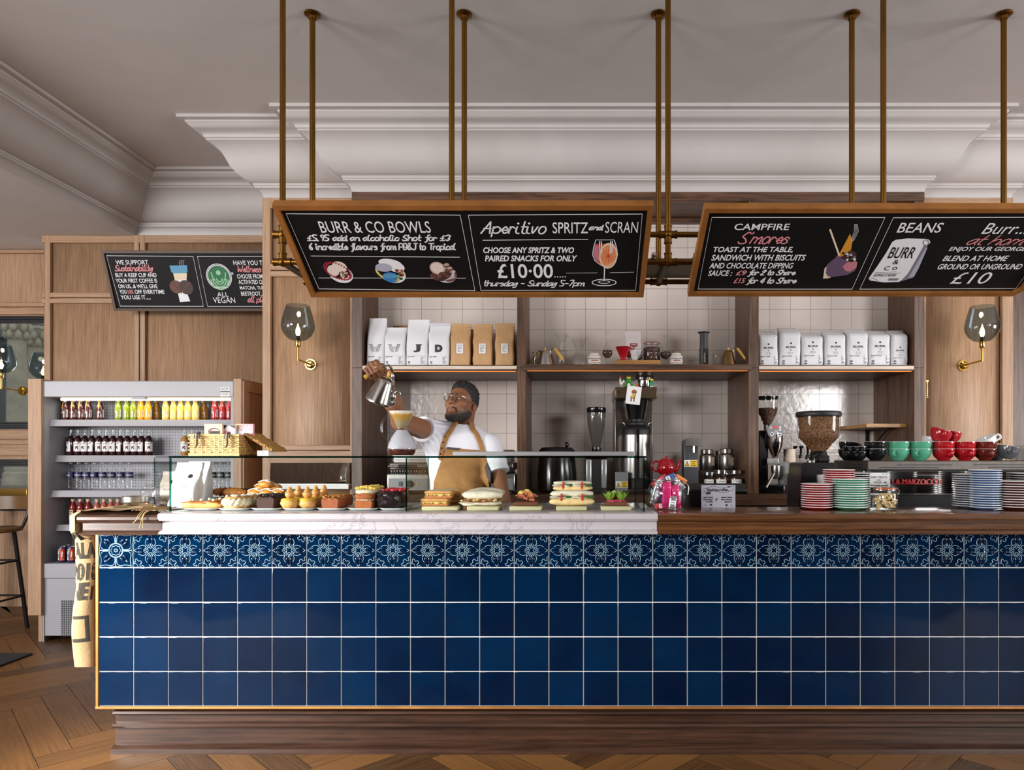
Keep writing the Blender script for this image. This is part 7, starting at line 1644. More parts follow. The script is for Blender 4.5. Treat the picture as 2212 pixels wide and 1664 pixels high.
M().ell((x,y,BT_+.055),(.009,.006,.012),10,8).tube([(x-.006,y,BT_+.06),(x-.032,y-.004,BT_+.052)],.003,6).tube([(x+.006,y,BT_+.06),(x+.014,y-.004,BT_+.05)],.003,6).build('top','gold paint',r); M().ell((x-.003,y,BT_+.074),.008,10,8).build('head','black matt',r)
r = thing('dog_card', 'white card with a brown dog in a yellow vest, stuck on the brewer', 'card', (PX(1370,4.69),4.692,PZ(857,4.69)))
u = Vector((PX(1385.5,4.69)-PX(1353,4.69),0,PZ(838.5,4.69)-PZ(834.5,4.69))); v = Vector((PX(1351,4.69)-PX(1356.5,4.69),0,PZ(834.5,4.69)-PZ(872,4.69))); u = Vector((1,0,-.13)).normalized(); v = Vector((.13,0,1)).normalized()
w, h = .100, .124; o = Vector((PX(1350.5,4.69),4.6905,PZ(871.5,4.69)))
M().ext([o, o+u*w, o+u*w+v*h, o+v*h], (0,.002,0)).build('paper', 'white paper', r)
S = Sheet(o, u, v, .0008); e_ = {'dog':0,'vest':1,'dark':2}
mat('dog brown', (150,92,54), 0.6); mat('vest yellow', (222,196,60), 0.6)
S.disc((.052,.088),.013,0,1,16,.014); S.disc((.040,.085),.006,0,1.2,12,.012); S.disc((.064,.085),.006,0,1.2,12,.012); S.poly([(.040,.040),(.062,.040),(.064,.072),(.042,.072)],0,.8); S.poly([(.036,.048),(.052,.046),(.062,.070),(.042,.074)],1,1.2); S.line([(.044,.072),(.050,.060),(.062,.068)],.003,2,k=1.8); S.line([(.036,.05),(.038,.022)],.009,0); S.line([(.056,.046),(.058,.022)],.008,0); S.disc((.050,.082),.0025,2,1.8); S.disc((.056,.082),.0025,2,1.8)
S.build('drawing', ['dog brown','vest yellow','ink'], r)
# teapots, water tap, tins and jars
mat('red glaze', (176,22,34), 0.08, coat=0.5)
def teapot(x, y, z, label, s=1.0):
    r = thing('teapot', label, 'teapot', (x,y,z), 'red teapots'); c = (x,y,z)
    M().lathe([(0,0),(.040*s,0),(.062*s,.02*s),(.066*s,.05*s),(.056*s,.085*s),(.046*s,.10*s)], c, 32).build('body','red glaze',r)
    M().lathe([(.048*s,.10*s),(.044*s,.108*s),(.02*s,.116*s),(.008*s,.118*s),(.011*s,.128*s),(0,.132*s)], c, 24).build('lid','red glaze',r)
    M().tube(cr([(x+.055*s,y,z+.03*s),(x+.082*s,y,z+.05*s),(x+.092*s,y,z+.085*s),(x+.104*s,y,z+.098*s)],5),[.017*s]*4+[.013*s]*6+[.009*s]*6,12).build('spout','red glaze',r)
    M().tube(cr([(x-.050*s,y,z+.09*s),(x-.082*s,y,z+.09*s),(x-.098*s,y,z+.06*s),(x-.082*s,y,z+.03*s),(x-.058*s,y,z+.025*s)],5),.007*s,10).build('handle','red glaze',r)
teapot(PX(1441,4.62),4.64,BZ+.0005,'red teapot at the bottom of the pair beside the hot water tap',.98); teapot(PX(1440,4.62),4.64,BZ+.1305,'red teapot on top of the pair beside the hot water tap',.98)
Y = 4.62; r = thing('hot_water_tap', 'dark hot water dispenser with a steel spout head', 'water dispenser', (PX(1495,Y),Y,BZ)); x0, x1 = PX(1478,Y), PX(1509,Y)
b_ = M().box(x0,x1,Y,Y+.12,BZ,PZ(952,Y),.006).build('column','grey dark',r); M().ext([(PX(1478,Y),Y-.04,PZ(964,Y)),(PX(1480,Y),Y-.04,PZ(950,Y)),(PX(1486,Y),Y-.04,PZ(946.5,Y)),(PX(1515,Y),Y-.04,PZ(946.5,Y)),(PX(1515,Y),Y-.04,PZ(964,Y))],(0,.16,0)).build('spout_head','steel',r)
M().cyl((PX(1497.5,Y),Y-.02,PZ(978,Y)),(PX(1497.5,Y),Y-.02,PZ(964,Y)),.008,n=12).build('nozzle','chrome',r); caution(b_, PX(1478,Y),PX(1506.5,Y),PZ(1009,Y),PZ(994,Y),Y-.0004)
r = thing('drip_tray', 'black tray carrying the little glass tea jars', 'tray', (PX(1557,4.7),4.7,BZ)); M().box(PX(1500,4.68),PX(1607,4.68),4.64,4.82,BZ,PZ(1050,4.66),.006).build('body','black gloss',r); TT = PZ(1050,4.66)+.0006
r = thing('tin_riser', 'dark riser block under the steel tea tins', 'stand', (PX(1552,5.0),5.0,BZ)); M().box(PX(1512,4.86),PX(1593,4.86),4.86,5.1,BZ,PZ(1015,4.95),.004).build('block','oak dark',r); TZ = PZ(1015,4.95)+.0006
def tin(px, Y, s, label):
    c = (PX(px,Y),Y,TZ); r = thing('tea_tin', label, 'tin', c, 'steel tea tins')
    M().lathe([(0,0),(.054*s,0),(.056*s,.004),(.056*s,.098*s),(.052*s,.108*s),(.044*s,.115*s),(.044*s,.12*s)],c,32).build('body','steel',r); M().lathe([(.046*s,.118*s),(.046*s,.142*s),(.042*s,.146*s),(.0,.149*s)],c,32).build('lid','steel',r)
    S = Sheet((0,0,0),(1,0,0),(0,0,1),.0008); S.bend = can_bend(*c,.056*s,.75)
    for q in range(4): S.rect(-.02+q*.01,-.02+(q+1)*.01,.03,.09)
    S.build('label',['cream paint'],r)
tin(1527,4.93,1.0,'steel tea tin nearest the hot water tap'); tin(1556,5.03,.94,'steel tea tin at the back between the other two'); tin(1569,4.92,1.04,'largest steel tea tin, nearest the oak post')
def tjar(px, Y, s, txt, label):
    c = (PX(px,Y),Y,TT); r = thing('tea_jar', label, 'jar', c, 'small tea jars')
    M().lathe([(0,.001),(.040*s,.001),(.045*s,.008),(.045*s,.070*s),(.038*s,.082*s),(.038*s,.086*s)],c,28).build('body','glass clear',r,recalc=False); M().lathe([(0,.004),(.041*s,.004),(.042*s,.05*s),(0,.055*s)],c,20).build('tea','rye',r); M().lathe([(.040*s,.084*s),(.040*s,.106*s),(.036*s,.108*s),(0,.109*s)],c,28).build('lid','chrome',r)
    S = Sheet((0,0,0),(1,0,0),(0,0,1),.0008); S.bend = can_bend(*c,.0455*s,-.1)
    for q in range(8): S.rect(-.036+q*.009,-.036+(q+1)*.009,.018,.044)
    S.lift = .0014; S.text(txt,-.026,.026,.025,.037,.0,.2,mat=1); S.build('label',['white paper','ink'],r)
tjar(1531,4.69,.86,'Rooi','small tea jar with a tag, nearest the hot water tap'); tjar(1557,4.69,1.0,'shibumi','small tea jar with the widest white label, second from the tap'); tjar(1590,4.70,.98,'Chai','small tea jar beside the oak post'); tjar(1574,4.775,.9,'Mint','small tea jar at the back between the two front ones')
# tall espresso grinder
mat('beans dark', (82,52,38), 0.4, noise=.4, scale=140, bump=.6); mat('beans', (120,82,48), 0.4, noise=.45, scale=110, bump=.8)
def bean_mass(name, c, prof, mt, par, n, seed):
    "roasted beans filling a hopper: a dark core set all over with beans"
    m = M().lathe([(0,prof[0][1])]+[(r*.93,z) for r, z in prof]+[(0,prof[-1][1])], c, 24); R = random.Random(seed)
    for k in range(n):
        j = R.random()*(len(prof)-1); i = int(j); f = j-i; rr = prof[i][0]*(1-f)+prof[i+1][0]*f; z = prof[i][1]*(1-f)+prof[i+1][1]*f; a = R.uniform(0,2*PI)
        Q = Matrix.Rotation(R.uniform(0,3),3,'X') @ Matrix.Rotation(R.uniform(0,3),3,'Z'); m.ell((c[0]+rr*.93*math.cos(a),c[1]+rr*.93*math.sin(a),c[2]+z),(.0062,.0046,.0034),7,5,Q)
    return m.build(name, mt, par)
Y = 4.78; r = thing('espresso_grinder', 'tall black and chrome espresso grinder beside the dark oak post', 'grinder', (PX(1660,Y),Y,BZ)); cx0 = PX(1658,Y); z = lambda py: PZ(py,Y)-BZ; c = (cx0,Y,BZ)
M().box(PX(1640,Y),PX(1690,Y),Y-.06,Y+.16,BZ,BZ+.06,.01).build('base','black gloss',r); M().box(PX(1640,Y),PX(1660,Y),Y+.0,Y+.15,BZ+.06,BZ+z(930),.006).build('column','black gloss',r)
M().lathe([(.018,z(925)),(.024,z(920)),(.064,z(892)),(.070,z(884)),(.070,z(862))],c,32).build('hopper','glass clear',r,recalc=False); bean_mass('beans',c,[(.018,z(922)),(.060,z(894)),(.066,z(886)),(.064,z(882))],'beans dark',r,260,3)
M().lathe([(.071,z(863)),(.073,z(861)),(.073,z(857)),(0,z(855))],c,32).build('lid','black gloss',r); M().lathe([(.026,z(932)),(.026,z(918)),(0,z(917))],c,24).build('neck','steel',r)
cd = (PX(1674,Y-.06),Y-.06,PZ(931,Y-.06)); f = M().tube([(cd[0],cd[1],cd[2]),(cd[0],cd[1]-.014,cd[2])],.057,36).build('display_disc','grey mid',r)
S = Sheet((cd[0],cd[1]-.0142,cd[2]),(1,0,0),(0,0,1),.0008); mat('lcd red', (190,30,34), 0.4, emit=.6)
S.rect(-.018,.020,.018,.030,0)
for a, b_, q in ((-.024,-.022,.013),(.003,-.010,.011),(.028,-.026,.013)): S.disc((a,b_),q,1,1,16); S.disc((a,b_),q*.5,2,1.6,12)
for a, b_ in ((-.032,.022),(.032,.024),(.031,.007)): S.disc((a,b_),.007,1,1,12)
S.build('buttons',['lcd red','white paper','ink'],f)
M().lathe([(.012,z(992)),(.014,z(990)),(.050,z(966)),(.055,z(952)),(.055,z(936)),(0,z(934))],(PX(1674,Y-.02),Y-.02,BZ),32).build('funnel','chrome',r); M().box(PX(1657,Y-.05),PX(1682,Y-.05),Y-.05,Y,BZ+z(1003),BZ+z(990),.003).build('chute','steel',r)
pf = M().lathe([(.030,z(1008)),(.032,z(1006)),(.032,z(1016)),(.026,z(1028)),(.016,z(1034)),(0,z(1035))],(PX(1676,Y-.06),Y-.06,BZ),24); pf.tube([(PX(1672,Y-.06),Y-.07,PZ(1020,Y)),(PX(1652,Y-.1),Y-.13,PZ(1052,Y))],[.011,.009],10); pf.build('portafilter','steel',r)
# cups, syrups behind the hopper
mat('cup paper', (226,208,190), 0.6); mat('cup brown', (190,150,110), 0.6)
def cup_stack(px, Y, z0, n, r0, r1, h, dz, mt, label, group, cat='cup'):
    c = (PX(px,Y),Y,z0)
    for k in range(n):
        r = solo('takeaway_cup', M().lathe([(0,.002),(r0,0),(r1,h),(r1+.0025,h+.001),(r1+.002,h+.004),(r1-.001,h+.002),(r0*.99,.003)],(c[0],c[1],c[2]+k*dz),20), mt, label, cat, group)
cup_stack(1705.5,4.88,BZ,13,.030,.042,.105,.0165,'cup paper','cream paper takeaway cup in the tallest stack behind the bean grinder','tall stack of paper cups')
cup_stack(1692,4.80,BZ,9,.028,.041,.10,.0145,'plastic clear','clear plastic cup in the stack beside the tall espresso grinder','stack of clear cups')
cup_stack(1719,4.74,BZ,6,.026,.036,.075,.0115,'cup brown','small kraft paper cup in the short stack beside the bean grinder','short stack of kraft cups')
for k, (px, Y) in enumerate(((1717,5.05),(1730,4.95),(1745,5.05))):
    c = (PX(px,Y),Y,BZ); r = thing('syrup_bottle', ['syrup bottle with a black pump, nearest the paper cups','syrup bottle with a black pump, middle of the three','syrup bottle with a black pump, partly behind the big hopper'][k], 'bottle', c, 'syrup bottles with black pumps')
    M().lathe([(0,.001),(.030,.001),(.036,.01),(.036,.15),(.016,.20),(.013,.245)],c,20).build('body','bottle clear',r,recalc=False); M().lathe([(.016,.24),(.016,.262),(.008,.268),(.008,.31),(.012,.315),(.012,.33),(0,.333)],c,16).tube([(c[0],c[1],c[2]+.325),(c[0]-.004,c[1]-.05,c[2]+.327),(c[0]-.004,c[1]-.055,c[2]+.315)],.006,8).build('pump','black gloss',r)

# ================================================================== ON THE MIDDLE SHELF
Y = 4.74; SM = SZ1+.0006; sx = lambda px, Y=4.74: PX(px,Y)
mat('kettle bronze', (150,120,84), 0.2, 1.0)
def shelf_kettle(px, Yk, s, mt, label, spout, grip):
    "spout and grip: -1 or 1, the side each points to"
    x = PX(px,Yk); r = thing('drip_kettle', label, 'kettle', (x,Yk,SM), 'kettles on the middle shelf'); c = (x,Yk,SM)
    M().lathe([(0,0),(.056*s,0),(.060*s,.004*s),(.059*s,.012*s),(.037*s,.100*s),(.036*s,.104*s)],c,32).build('body',mt,r); M().lathe([(.037*s,.104*s),(.034*s,.112*s),(.020*s,.120*s),(0,.123*s)],c,28).build('lid',mt,r); M().lathe([(0,.122*s),(.006*s,.124*s),(.009*s,.141*s),(0,.142*s)],c,14).build('lid_knob','kettle wood',r)
    def q(a, b_, dy=0): return (x+a*s, Yk+dy, SM+b_*s)
    if spout: M().tube(cr([q(spout*.05,.018),q(spout*.072,.014),q(spout*.078,.045),q(spout*.072,.085),q(spout*.080,.108),q(spout*.094,.108)],6),[.009*s]*8+[.007*s]*12+[.0055*s]*11,10).build('spout',mt,r)
    M().tube(cr([q(grip*.034,.095),q(grip*.038,.125),q(grip*.06,.142),q(grip*.078,.136)],5),.005*s,8,flat=.5).build('handle_strap',mt,r); M().tube([q(grip*.070,.138),q(grip*.10,.10),q(grip*.135,.052)],[.010*s,.0115*s,.011*s],12).build('grip','kettle wood',r)
shelf_kettle(1177,4.74,.95,'kettle steel','steel drip kettle with a pale wooden grip beside the glass dripper',-1,1); shelf_kettle(1185,4.89,.95,'kettle bronze','bronze kettle at the back behind the steel kettle',0,-1); shelf_kettle(1573,4.65,.86,'kettle bronze','bronze drip kettle at the end of the shelf beside the post',0,1)
def glassware(name, px, Yk, prof, label, cat, n=28, mt='glass clear'):
    x = PX(px,Yk); r = thing(name, label, cat, (x,Yk,SM)); M().lathe(prof,(x,Yk,SM),n).build('body',mt,r,recalc=False); return r, x
r, x = glassware('glass_dripper',1213,4.80,[(0,.002),(.032,.002),(.036,.008),(.036,.10),(.030,.112),(.030,.118),(.042,.120),(.042,.125),(.015,.128),(.020,.16),(.016,.172),(.016,.178),(.048,.243),(.050,.245)],'glass cone dripper standing on a tall glass server','coffee dripper'); M().tube(cr([(x+.030,4.80,SM+.215),(x+.055,4.80,SM+.225),(x+.052,4.80,SM+.20),(x+.028,4.80,SM+.195)],5),.004,8).build('handle','glass clear',r,recalc=False)
r, x = glassware('pour_over_jug',1251,4.76,[(0,.002),(.046,.002),(.060,.012),(.062,.035),(.050,.065),(.028,.10),(.020,.112),(.022,.125),(.052,.198),(.058,.205)],'empty glass pour-over jug on the middle shelf','coffee jug'); M().tube([(x+.02,4.735,SM+.12),(x+.016,4.715,SM+.16),(x+.012,4.71,SM+.19)],.006,8).build('spout_channel','glass clear',r,recalc=False)
mat('stoneware', (222,214,204), 0.4); mat('stripe blue', (90,96,112), 0.5); mat('stripe red', (160,66,54), 0.5); mat('stripe olive', (150,140,96), 0.5); mat('cork', (170,118,72), 0.7)
def crock(px, label):
    x = PX(px,4.72); c = (x,4.72,SM); r = thing('striped_crock', label, 'jar', c, 'striped stoneware crocks'); M().lathe([(0,0),(.040,0),(.044,.004),(.044,.066),(.038,.076),(.030,.082),(.033,.090),(.028,.094),(0,.096)],c,32).build('pot','stoneware',r)
    for z, h, mt, rr in ((.050,.005,'stripe blue',.0446),(.020,.005,'stripe olive',.0446),(.010,.004,'stripe blue',.0446)): M().lathe([(rr-.001,z),(rr,z+.0005),(rr,z+h),(rr-.001,z+h)],c,32).build('stripe',mt,r)
    S = Sheet((0,0,0),(1,0,0),(0,0,1),.0008); S.bend = can_bend(*c,.0445)
    for q in range(4): S.rect(-.024+q*.012,-.024+(q+1)*.012-.001,.036,.044)
    S.build('red_bar',['stripe red'],r); M().lathe([(.012,.095),(.012,.106),(0,.108)],(x+.004,4.72,SM),14).build('cork','cork',r)
crock(1284,'striped stoneware crock beside the empty pour-over jug'); crock(1461,'striped stoneware crock beside the bean-filled glass')
def beanglass(px, h, label):
    x = PX(px,4.74); c = (x,4.74,SM); r = thing('bean_goblet', label, 'glass', c, 'stemmed glasses of coffee beans'); k = h/.25
    M().lathe([(.0,.0),(.030,.001),(.004,.008),(.0045,.050*k),(.012,.062*k),(.033,.085*k),(.036,.105*k),(.030,.125*k)],c,28).build('lower_glass','glass clear',r,recalc=False); M().lathe([(.030,.125*k),(.020,.145*k),(.006,.165*k),(.0045,.225*k),(.010,.240*k),(.028,.248*k),(.029,.25*k)],c,28).build('upper_glass','glass clear',r,recalc=False)
    bean_mass('beans',c,[(.010,.066*k),(.032,.088*k),(.034,.105*k),(.028,.118*k)],'beans dark',r,120,int(px))
beanglass(1312,.247,'stemmed glass of coffee beans before the wooden box'); beanglass(1437.5,.223,'shorter stemmed glass of coffee beans after the wooden box')
r = thing('wooden_box', 'low oak box carrying the red dripper and jars on the shelf', 'box', (PX(1378,4.7),4.7,SM)); M().box(PX(1329,4.67),PX(1427,4.67),4.67,4.84,SM,SM+.040,.003).build('block','oak ledge',r); BX = SM+.0406
mat('dripper red', (176,26,36), 0.12, coat=.4)
x = PX(1346,4.72); c = (x,4.72,BX); r = thing('red_dripper', 'red ceramic cone dripper on the wooden box', 'coffee dripper', c)
M().lathe([(0,.0),(.050,.001),(.052,.004),(.022,.008),(.016,.014),(.020,.022),(.052,.092),(.055,.094),(.053,.096),(.050,.092)],c,36).build('cone','dripper red',r); M().tube(cr([(x+.048,4.72,BX+.085),(x+.072,4.72,BX+.082),(x+.074,4.72,BX+.055),(x+.036,4.72,BX+.045)],5),.005,8).build('handle','dripper red',r)
def pk(S, w, h): S.poly([(-.026,h*.60),(.026,h*.60),(.026,h*.52),(0,h*.46),(-.026,h*.52)],0); S.lift = .002; S.text('NOMAD',-.018,.018,h*.53,h*.58,.02,mat=1); S.text('DRIVE WAY',-w*.42,-.01,h*.26,h*.30,.02); small_print(S,w*.1,h*.05,w*.42,h*.32,8,0,4); S.rect(-w*.42,-w*.2,h*.16,h*.2,2)
mat('badge red', (150,40,40), 0.5); B_ = Bag(PX(1371,4.80),4.795,BX,.112,.06,.215,seed=71,top=.45,tilt=-.08); coffee_bag(B_,'box white','pale pink coffee bag with a dark red badge behind the red dripper',None,pk,('badge red','white paper','ink'))
x = PX(1372,4.735); c = (x,4.735,BX); r = thing('filter_papers', 'fan of white filter papers beside the red dripper', 'filter papers', c); M().grid(lambda u, v: Vector((x+(.012+.034*v)*math.cos(u*2*PI)*(1+.08*math.sin(u*56)), 4.735+(.012+.03*v)*math.sin(u*2*PI)*(1+.08*math.sin(u*56)), BX+.001+.072*v)), 112, 6, True).build('paper','white paper',r,smooth=0.3,recalc=False)
mat('rubber red', (170,48,40), 0.4)
def clip_jar(x, y, z, rr, h, label, fill, name='clip_jar', grp=None):
    c = (x,y,z); r = thing(name, label, 'jar', c, grp)
    M().lathe([(0,.002),(rr*.86,.002),(rr,.012),(rr,h*.70),(rr*.92,h*.80),(rr*.80,h*.86),(rr*.80,h*.90)],c,32).build('body','glass clear',r,recalc=False); M().lathe([(rr*.84,h*.885),(rr*.87,h*.89),(rr*.87,h*.915),(rr*.84,h*.92)],c,32).build('rubber_ring','rubber red',r); M().lathe([(rr*.86,h*.92),(rr*.86,h*.955),(rr*.74,h*.985),(0,h)],c,32).build('lid','glass clear',r,recalc=False)
    M().tube([(x+rr*.84*math.cos(a*PI/14),y+rr*.84*math.sin(a*PI/14),z+h*.845) for a in range(28)],.0016,6,closed=True).tube(cr([(x+rr*.86,y-.006,z+h*.95),(x+rr*1.08,y-.008,z+h*.86),(x+rr*1.12,y-.008,z+h*.68),(x+rr*1.0,y-.006,z+h*.72)],5),.0018,6).tube(cr([(x-rr*.86,y-.004,z+h*.95),(x-rr*1.0,y-.004,z+h*.88),(x-rr*.86,y-.004,z+h*.84)],5),.0018,6).build('wire_clip','chrome',r); fill(c, rr, h, r); return r
clip_jar(PX(1408,4.78),4.785,BX,.060,.145,'tall clip-top jar of coffee beans on the wooden box',lambda c,rr,h,r:bean_mass('beans',c,[(rr*.80,.006),(rr*.95,.02),(rr*.95,h*.66),(rr*.7,h*.70)],'beans dark',r,420,8))
clip_jar(PX(1411.5,4.70),4.703,BX,.034,.060,'little clip-top jar of coffee beans in front of the tall jar',lambda c,rr,h,r:bean_mass('beans',c,[(rr*.80,.005),(rr*.92,.012),(rr*.92,h*.6),(rr*.7,h*.64)],'beans dark',r,140,9))
r = thing('coffee_scoop', 'black coffee scoop leaning between the papers and the jars', 'scoop', (PX(1386,4.70),4.70,BX)); x = PX(1382,4.69); M().tube(cr([(x-.012,4.69,BX+.006),(x+.010,4.688,BX+.016),(x+.018,4.686,BX+.05),(x+.010,4.684,BX+.060)],5),.006,8).build('handle','black gloss',r)
x = PX(1520,4.74); c = (x,4.74,SM); r = thing('plunger_brewer', 'smoky grey plastic plunger coffee maker standing on the shelf', 'coffee maker', c)
M().lathe([(0,.001),(.046,.001),(.046,.005),(.032,.008),(.032,.12),(.034,.122),(.034,.126)],c,28).build('chamber','plastic smoke',r,recalc=False); M().lathe([(0,.012),(.027,.012),(.027,.235),(.040,.238),(.042,.241),(.042,.244),(0,.244)],c,28).build('plunger','grey dark',r)
S = Sheet((0,0,0),(1,0,0),(0,0,1),.001); S.bend = can_bend(*c,.032); vs, fs = glyphs('AeroPress',.0,.2); a1_ = max(v[0] for v in vs); b1_ = max(v[1] for v in vs); S.m.add([S.pt(.006-v[1]/b1_*.011,.030+v[0]/a1_*.065) for v in vs], fs); S.build('lettering',['white paper'],r)
r, x = glassware('glass_beaker',1551,4.73,[(0,.002),(.032,.002),(.036,.008),(.036,.078),(.039,.090),(.040,.091)],'small glass beaker between the plunger coffee maker and the end kettle','beaker'); M().tube(cr([(x+.036,4.73,SM+.078),(x+.052,4.73,SM+.074),(x+.052,4.73,SM+.03),(x+.036,4.73,SM+.022)],5),.0035,8).build('handle','glass clear',r,recalc=False); S = Sheet((0,0,0),(1,0,0),(0,0,1),.0006); S.bend = can_bend(x,4.73,SM,.036); [S.rect(-.012,-.012+(.012 if k%2 else .008),.02+k*.01,.0215+k*.01) for k in range(5)]; S.build('scale_marks',['white paper'],r)
# ================================================================== ESPRESSO MACHINE AND CROCKERY
WB = .955+.0006
# big bean grinder on the bench
Y = 3.52; cx0 = PX(1768,Y); z = lambda py: PZ(py,Y); r = thing('coffee_grinder', 'black coffee grinder with a large clear hopper full of beans', 'grinder', (cx0,Y,WB)); c = (cx0,Y,0)
M().ext([(PX(1722,Y-.08),Y-.09,WB),(PX(1731,Y-.08),Y-.09,z(1002)),(PX(1736,Y-.08),Y-.09,z(999)),(PX(1804,Y-.08),Y-.09,z(999)),(PX(1808,Y-.08),Y-.09,z(1004)),(PX(1812,Y-.08),Y-.09,WB)],(0,.2,0)).build('body','black gloss',r)
M().lathe([(.046,z(1000)),(.045,z(985)),(.041,z(978)),(.036,z(975)),(0,z(975))],c,32).box(cx0-.03,cx0+.035,Y-.07,Y-.02,z(999),z(984),.008).build('collar','black gloss',r)
hp_ = [(.036,z(977)),(.040,z(972)),(.086,z(951)),(.101,z(946)),(.104,z(940)),(.108,z(900))]
M().lathe(hp_,c,44).build('hopper','glass clear',r,recalc=False); bean_mass('beans',c,[(.034,z(975)),(.082,z(952)),(.097,z(946)),(.100,z(940)),(.1035,z(904)),(.09,z(902))],'beans',r,1500,21)
M().lathe([(.110,z(901)),(.113,z(899)),(.113,z(893)),(.108,z(890)),(0,z(889))],c,44).build('lid','black matt',r)
d = M().lathe([(.0,z(1000)+.001),(.020,z(1000)+.001),(.021,z(995)),(0,z(994))],(cx0-.055,Y-.05,0),20).build('adjust_knob','steel',r); M().tube([(cx0-.04,Y-.06,z(988)),(cx0-.085,Y-.075,z(989))],.004,8).ell((cx0-.088,Y-.076,z(989)),.008,10,8).build('lever','black gloss',r)
M().box(PX(1765,Y-.1),PX(1782,Y-.1),Y-.105,Y-.09,z(1046),z(1024),.003).build('spring_plate','steel',r)
# machine
mx0, mx1, my0, my1 = PX(1874,3.45), 2.56, 3.45, 3.90; MT = PZ(996,3.45); mat('steel worn', (92,86,82), .48, .8, noise=.15, scale=30); em = thing('espresso_machine', 'long steel espresso machine with red lettering and cups on top', 'espresso machine', (2.0,3.65,WB))
M().box(mx0,mx1,my0,my1,PZ(1016,3.45),MT,.004).build('cup_rail','steel worn',em)
s_ = M()
for x0, x1, y0 in ((1938,2057,1003.5),(1899,2027,1009.5),(2104,2220,1003),(2136,2230,1009)): s_.box(PX(x0,3.45),PX(x1,3.45),3.4485,3.4505,PZ(y0+2,3.45),PZ(y0,3.45))
for k in range(2): s_.box(mx0-.0012,mx0+.001,my0+.06,my0+.30,MT-.022-k*.016,MT-.017-k*.016)
s_.build('slots','black matt',em)
M().box(mx0-.012,mx0,my0+.02,my1,MT-.062,MT-.052).box(mx0-.008,mx0,my0+.02,my1,MT-.085,MT-.078).build('side_trim','steel',em)
mat('mirror steel', (150,148,146), 0.06, 1.0, bump=.01, scale=12)
bp_ = M().box(PX(1880,3.47),mx1,3.47,3.5,PZ(1067,3.47),PZ(1018.5,3.47)).build('back_panel','mirror steel',em); M().box(mx0,mx1,3.475,my1,WB,PZ(1016,3.45)).box(mx0,PX(1880,3.46),3.455,3.475,WB,PZ(1016,3.45)).build('body','black matt',em); M().box(PX(1880,3.465),mx1,3.462,3.475,PZ(1069,3.46),PZ(1067,3.46)).build('ledge','steel',em)
mat('letter red', (176,34,38), 0.35)
vs, fs = glyphs('LA MARZOCCO',.0); a0 = min(v[0] for v in vs); a1 = max(v[0] for v in vs); b1 = max(v[1] for v in vs); lx0, lx1 = PX(1928,3.46), PX(2033,3.46); lz0, lz1 = PZ(1046.5,3.46), PZ(1035.5,3.46)
lt_ = M(); 
for dy in (0,.008): lt_.add([(lx0+(v[0]-a0)/(a1-a0)*(lx1-lx0),3.456+dy,lz0+v[1]/b1*(lz1-lz0)) for v in vs], fs)
lt_.box(lx0+.012,lx1-.004,3.457,3.463,lz0,lz0+.0035); lt_.build('lettering','letter red',em,smooth=0)
MT2 = MT+.0008
for n_, c_ in (('cup black',(20,20,22)),('cup green',(84,164,132)),('cup red',(170,24,34)),('cup maroon',(104,36,26)),('cup grey',(92,94,98)),('cup blue glaze',(92,130,178)),('cup brown glaze',(88,34,24)),('cup blue mirrored',(104,112,128))): mat(n_, c_, .1, coat=.4)
mat('china', (234,234,232), .12)
def cup(mt, s=1.0):
    r = thing('coffee_cup', 'x', 'cup', (0,0,0), 'cups on the espresso machine')
    out = [(0,.0),(.026,0),(.028,.003),(.030,.006),(.046,.022),(.0525,.040),(.0545,.060)]
    M().lathe([(a*s,b_*s) for a, b_ in out]+[(.0545*s,.0605*s)],(0,0,0),36).build('outside',mt,r); M().lathe([(.0545*s,.0605*s),(.0535*s,.0615*s),(.0522*s,.060*s),(.050*s,.040*s),(.043*s,.022*s),(.02*s,.008*s),(0,.007*s)],(0,0,0),36).build('inside','china',r,recalc=False)
    M().tube(cr([(.051*s,0,.050*s),(.066*s,0,.051*s),(.074*s,0,.040*s),(.068*s,0,.026*s),(.047*s,0,.024*s)],6),[.0055*s]*25,10,flat=1.5).build('handle',mt,r); return r
C0 = cup('cup green'); E0 = cup('cup green',.74)
G = lambda c_: f'{c_} cups on the espresso machine'
def put(src, px, Y, dz, mt, label, grp, rz=-2.0, tilt=0.0, tx=0.0):
    if mt == 'x': mt = 'cup green'
    q = dup(src,(PX(px,Y),Y,MT2+dz),(tx,tilt,rz),label,grp,mats={'cup green':mt}); q.rotation_mode = 'ZYX'
put(C0,1833,3.75,0,'cup black','large black cup at the back, under another black cup',G('black'),-1.2); put(C0,1833,3.75,.0385,'cup black','large black cup stacked tilted at the back of the black cups',G('black'),-1.0,.08)
put(E0,1838,3.58,0,'cup black','small black cup at the front nearest the hopper',G('black'),-2.4); put(E0,1855,3.55,0,'cup black','small black cup beside the large black pair',G('black'),-2.2); put(E0,1838,3.58,.0275,'cup black','small black cup stacked on the one nearest the hopper',G('black'),-2.0); put(E0,1855,3.55,.0275,'cup black','small black cup stacked beside the large black pair',G('black'),-2.1)
put(C0,1891,3.57,0,'cup black','large black cup at the bottom of the front pair',G('black'),-2.3); put(C0,1891,3.57,.0375,'cup black','large black cup on top of the front pair',G('black'),.6)
put(C0,1940,3.57,0,'x','green cup at the bottom of the pair next to the black cups',G('green'),-2.3); put(C0,1940,3.57,.0375,'x','green cup on top of the pair next to the black cups',G('green'),.7)
put(C0,1988,3.57,0,'x','green cup at the bottom of the pair next to the red cups',G('green'),-2.3); put(C0,1988,3.57,.0375,'x','green cup on top of the pair next to the red cups',G('green'),.7)
